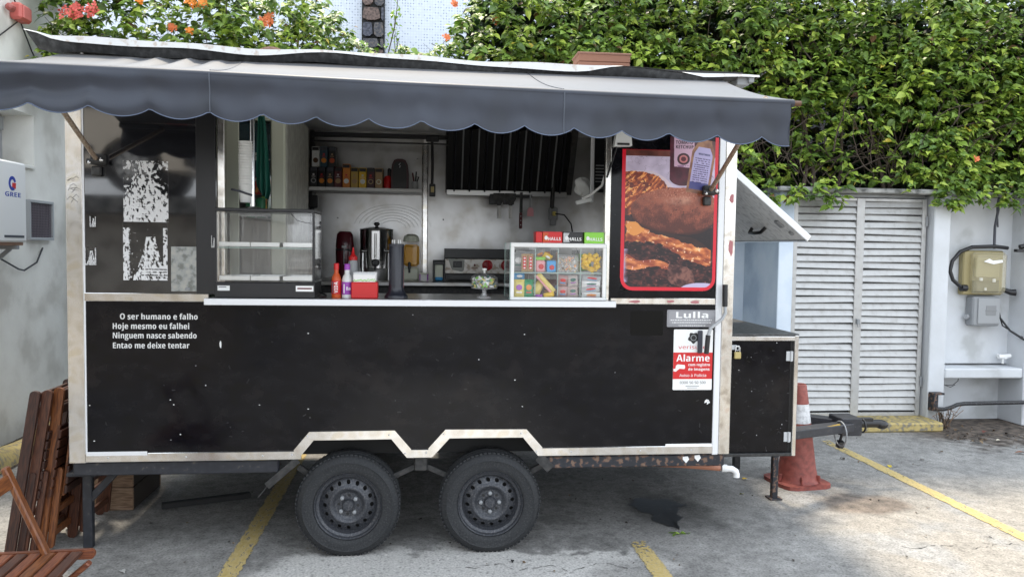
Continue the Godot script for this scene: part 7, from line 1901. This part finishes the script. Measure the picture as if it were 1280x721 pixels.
		for e in n:
			pts.append(p - (ho if right else co))
			rr.append(r0 * (1.0 - 0.75 * e / n))
			p += d * rf(0.08, 0.16)
			d = (d + Vector3(rf(-0.5, 0.5), rf(-0.4, 0.25), rf(-0.15, 0.2))).normalized()
		(br if right else br2).tube(pts, rr, 5, false)
	tag(part("branches", br, K.twig, hedge), "", "", "", "stuff")
	tag(part("branches", br2, K.twig, creeper), "", "", "", "stuff")
	for s in [[5.60, 0.02], [5.72, -0.03], [5.95, 0.03], [6.45, -0.04], [4.9, 0.05], [7.6, 0.02], [3.4, -0.03]]:
		var pts := []
		for e in 8: pts.append(Vector3(s[0] + s[1] * e + 0.02 * sin(e * 1.7 + s[0]), 2.3 + e * 0.24, -3.22 - 0.03 * e) - ho)
		part("trunk", MB.new().tube(pts, [0.022, 0.02, 0.018, 0.016, 0.014, 0.012, 0.010, 0.008], 8, false), K.twig, hedge)
	# flower clusters
	var fm := [mat(lin(0.75, 0.14, 0.11), 0.5), mat(lin(0.80, 0.26, 0.03), 0.5), mat(lin(0.72, 0.20, 0.07), 0.5)]
	for f in fm:
		f.backlight_enabled = true
		f.backlight = Color(0.4, 0.12, 0.05)
	for s in [[-1.17, 3.70, 0, 26], [-1.02, 3.72, 0, 16], [-0.13, 3.83, 1, 22], [0.46, 3.70, 2, 20], [-0.62, 3.82, 1, 8], [-0.35, 3.60, 2, 8], [-0.20, 3.58, 1, 7], [2.12, 3.92, 2, 6], [2.5, 3.78, 2, 5], [2.3, 4.02, 1, 4], [7.25, 2.66, 2, 5], [2.05, 3.62, 2, 4]]:
		var right: bool = s[0] > 2.2
		var fb := MB.new()
		for e in int(s[3]):
			var c := Vector3(rng.randfn(0, 1), rng.randfn(0, 0.8), rng.randfn(0, 0.6)) * 0.006 * sqrt(float(s[3])) * (1.4 if s[3] > 10 else 0.8)
			for q in 3:
				var a := TAU * q / 3 + e
				var u := Vector3(cos(a), sin(a), 0.5).normalized() * 0.032
				var w := Vector3(-sin(a), cos(a), 0.2).normalized() * 0.014
				fb.poly([c, c + u * 0.5 + w, c + u, c + u * 0.5 - w], Vector3(rf(-0.4, 0.4), 0.5, 0.8).normalized())
		part("flower_cluster", fb, fm[s[2]], hedge if right else creeper, Vector3(s[0], s[1], -2.98) - (ho if right else co))
	# lone sapling against the tiled wall
	var sg := thing("young_sapling", "thin young sapling with small leaves in front of the blue tiles", "sapling", Vector3(1.40, 2.7, -3.35))
	part("stem", MB.new().tube([Vector3(0, 0, 0), Vector3(0.02, 0.45, 0), Vector3(0.10, 0.80, 0), Vector3(0.17, 1.1, 0), Vector3(0.20, 1.38, 0)], [0.008, 0.007, 0.006, 0.005, 0.003], 6), K.twig, sg)
	for k in 46:
		var t := rf(0.62, 1.0)
		var p := Vector3(lerpf(0.0, 0.20, t), 1.38 * t, 0) + Vector3(rf(-0.11, 0.13) * (1.25 - t), rf(-0.04, 0.04), rf(-0.06, 0.06))
		part("leaf", leafs[k % 3], K.leaf[[1, 2, 0][k % 3]], sg, p, Vector3(rf(-0.4, 0.4), rf(0, TAU), rf(-0.9, 0.0))).scale = Vector3.ONE * rf(0.45, 0.75)

# ---------------------------------------------------------------- what the black panels mirror: a raised parking deck with a car, behind the viewer
func behind() -> void:
	var dk := thing("parking_deck", "raised concrete parking deck behind the viewer, seen only mirrored", "parking deck", Vector3(-3.2, 0, 8.0))
	part("deck", MB.new().box(Vector3(0, 2.2, 0.4), Vector3(5.4, 0.22, 4.6), 0.01), K.concrete, dk)
	part("retaining_wall", MB.new().box(Vector3(0, 1.04, 0.5), Vector3(5.2, 2.08, 4.2), 0.0), tmat(nz(501, 0.01, [lin(0.30, 0.27, 0.23), lin(0.44, 0.40, 0.34), lin(0.50, 0.46, 0.40)], [0.25, 0.5, 0.8], 4), 0.9, 0.5), dk)
	var car := thing("parked_car", "silver beige hatchback on the raised deck, seen only mirrored in the black panel", "car", Vector3(-2.75, 2.31, 7.2))
	var paint := mat(lin(0.66, 0.60, 0.52), 0.35)
	var body := [Vector2(-1.85, 0.28), Vector2(-1.9, 0.55), Vector2(-1.82, 0.86), Vector2(-1.0, 0.98), Vector2(-0.45, 1.46), Vector2(0.9, 1.50), Vector2(1.5, 1.15), Vector2(1.78, 0.98), Vector2(1.86, 0.6), Vector2(1.80, 0.28)]
	for cx in [1.12, -1.16]:          # wheel arches, cut from right to left
		for e in 9:
			var a := PI * e / 8.0
			body.append(Vector2(cx + cos(a) * 0.39, 0.28 + sin(a) * 0.40))
	part("body", MB.new().extrude(body, -1.55, 0.0), paint, car)
	part("side_glass", MB.new().extrude([Vector2(-0.85, 1.0), Vector2(-0.40, 1.38), Vector2(0.85, 1.41), Vector2(1.30, 1.12), Vector2(1.2, 1.0)], -1.56, -1.551), mat(lin(0.01), 0.05), car)
	part("side_moulding", MB.new().box(Vector3(0, 0.52, -1.56), Vector3(1.4, 0.07, 0.02)), K.black, car)
	part("sill", MB.new().box(Vector3(0, 0.25, -1.5), Vector3(1.4, 0.09, 0.1)), K.black, car)
	part("tail_lamp", MB.new().box(Vector3(1.66, 0.80, -1.555), Vector3(0.26, 0.11, 0.02), 0.004), K.red, car)
	part("bumper", MB.new().box(Vector3(1.80, 0.42, -0.78), Vector3(0.16, 0.2, 1.58), 0.03), K.black, car)
	for cx in [1.12, -1.16]:
		for z in [-1.42, -0.12]:
			var w := part("wheel", MB.new().lathe([Vector2(0.2, -0.09), Vector2(0.31, -0.09), Vector2(0.33, -0.06), Vector2(0.33, 0.06), Vector2(0.31, 0.09), Vector2(0.2, 0.09)], 32, 2), K.rubber, car, Vector3(cx, 0.33, z))
			part("hub", MB.new().lathe([Vector2(0.0, -0.07), Vector2(0.06, -0.085), Vector2(0.2, -0.07), Vector2(0.2, 0.07), Vector2(0.0, 0.07)], 24, 2), K.silver, w)
			for e in 8: part("slot", MB.new().box(Vector3(0.14, 0, -0.082), Vector3(0.07, 0.03, 0.012)), K.black, w, Vector3.ZERO, Vector3(0, 0, TAU * e / 8))
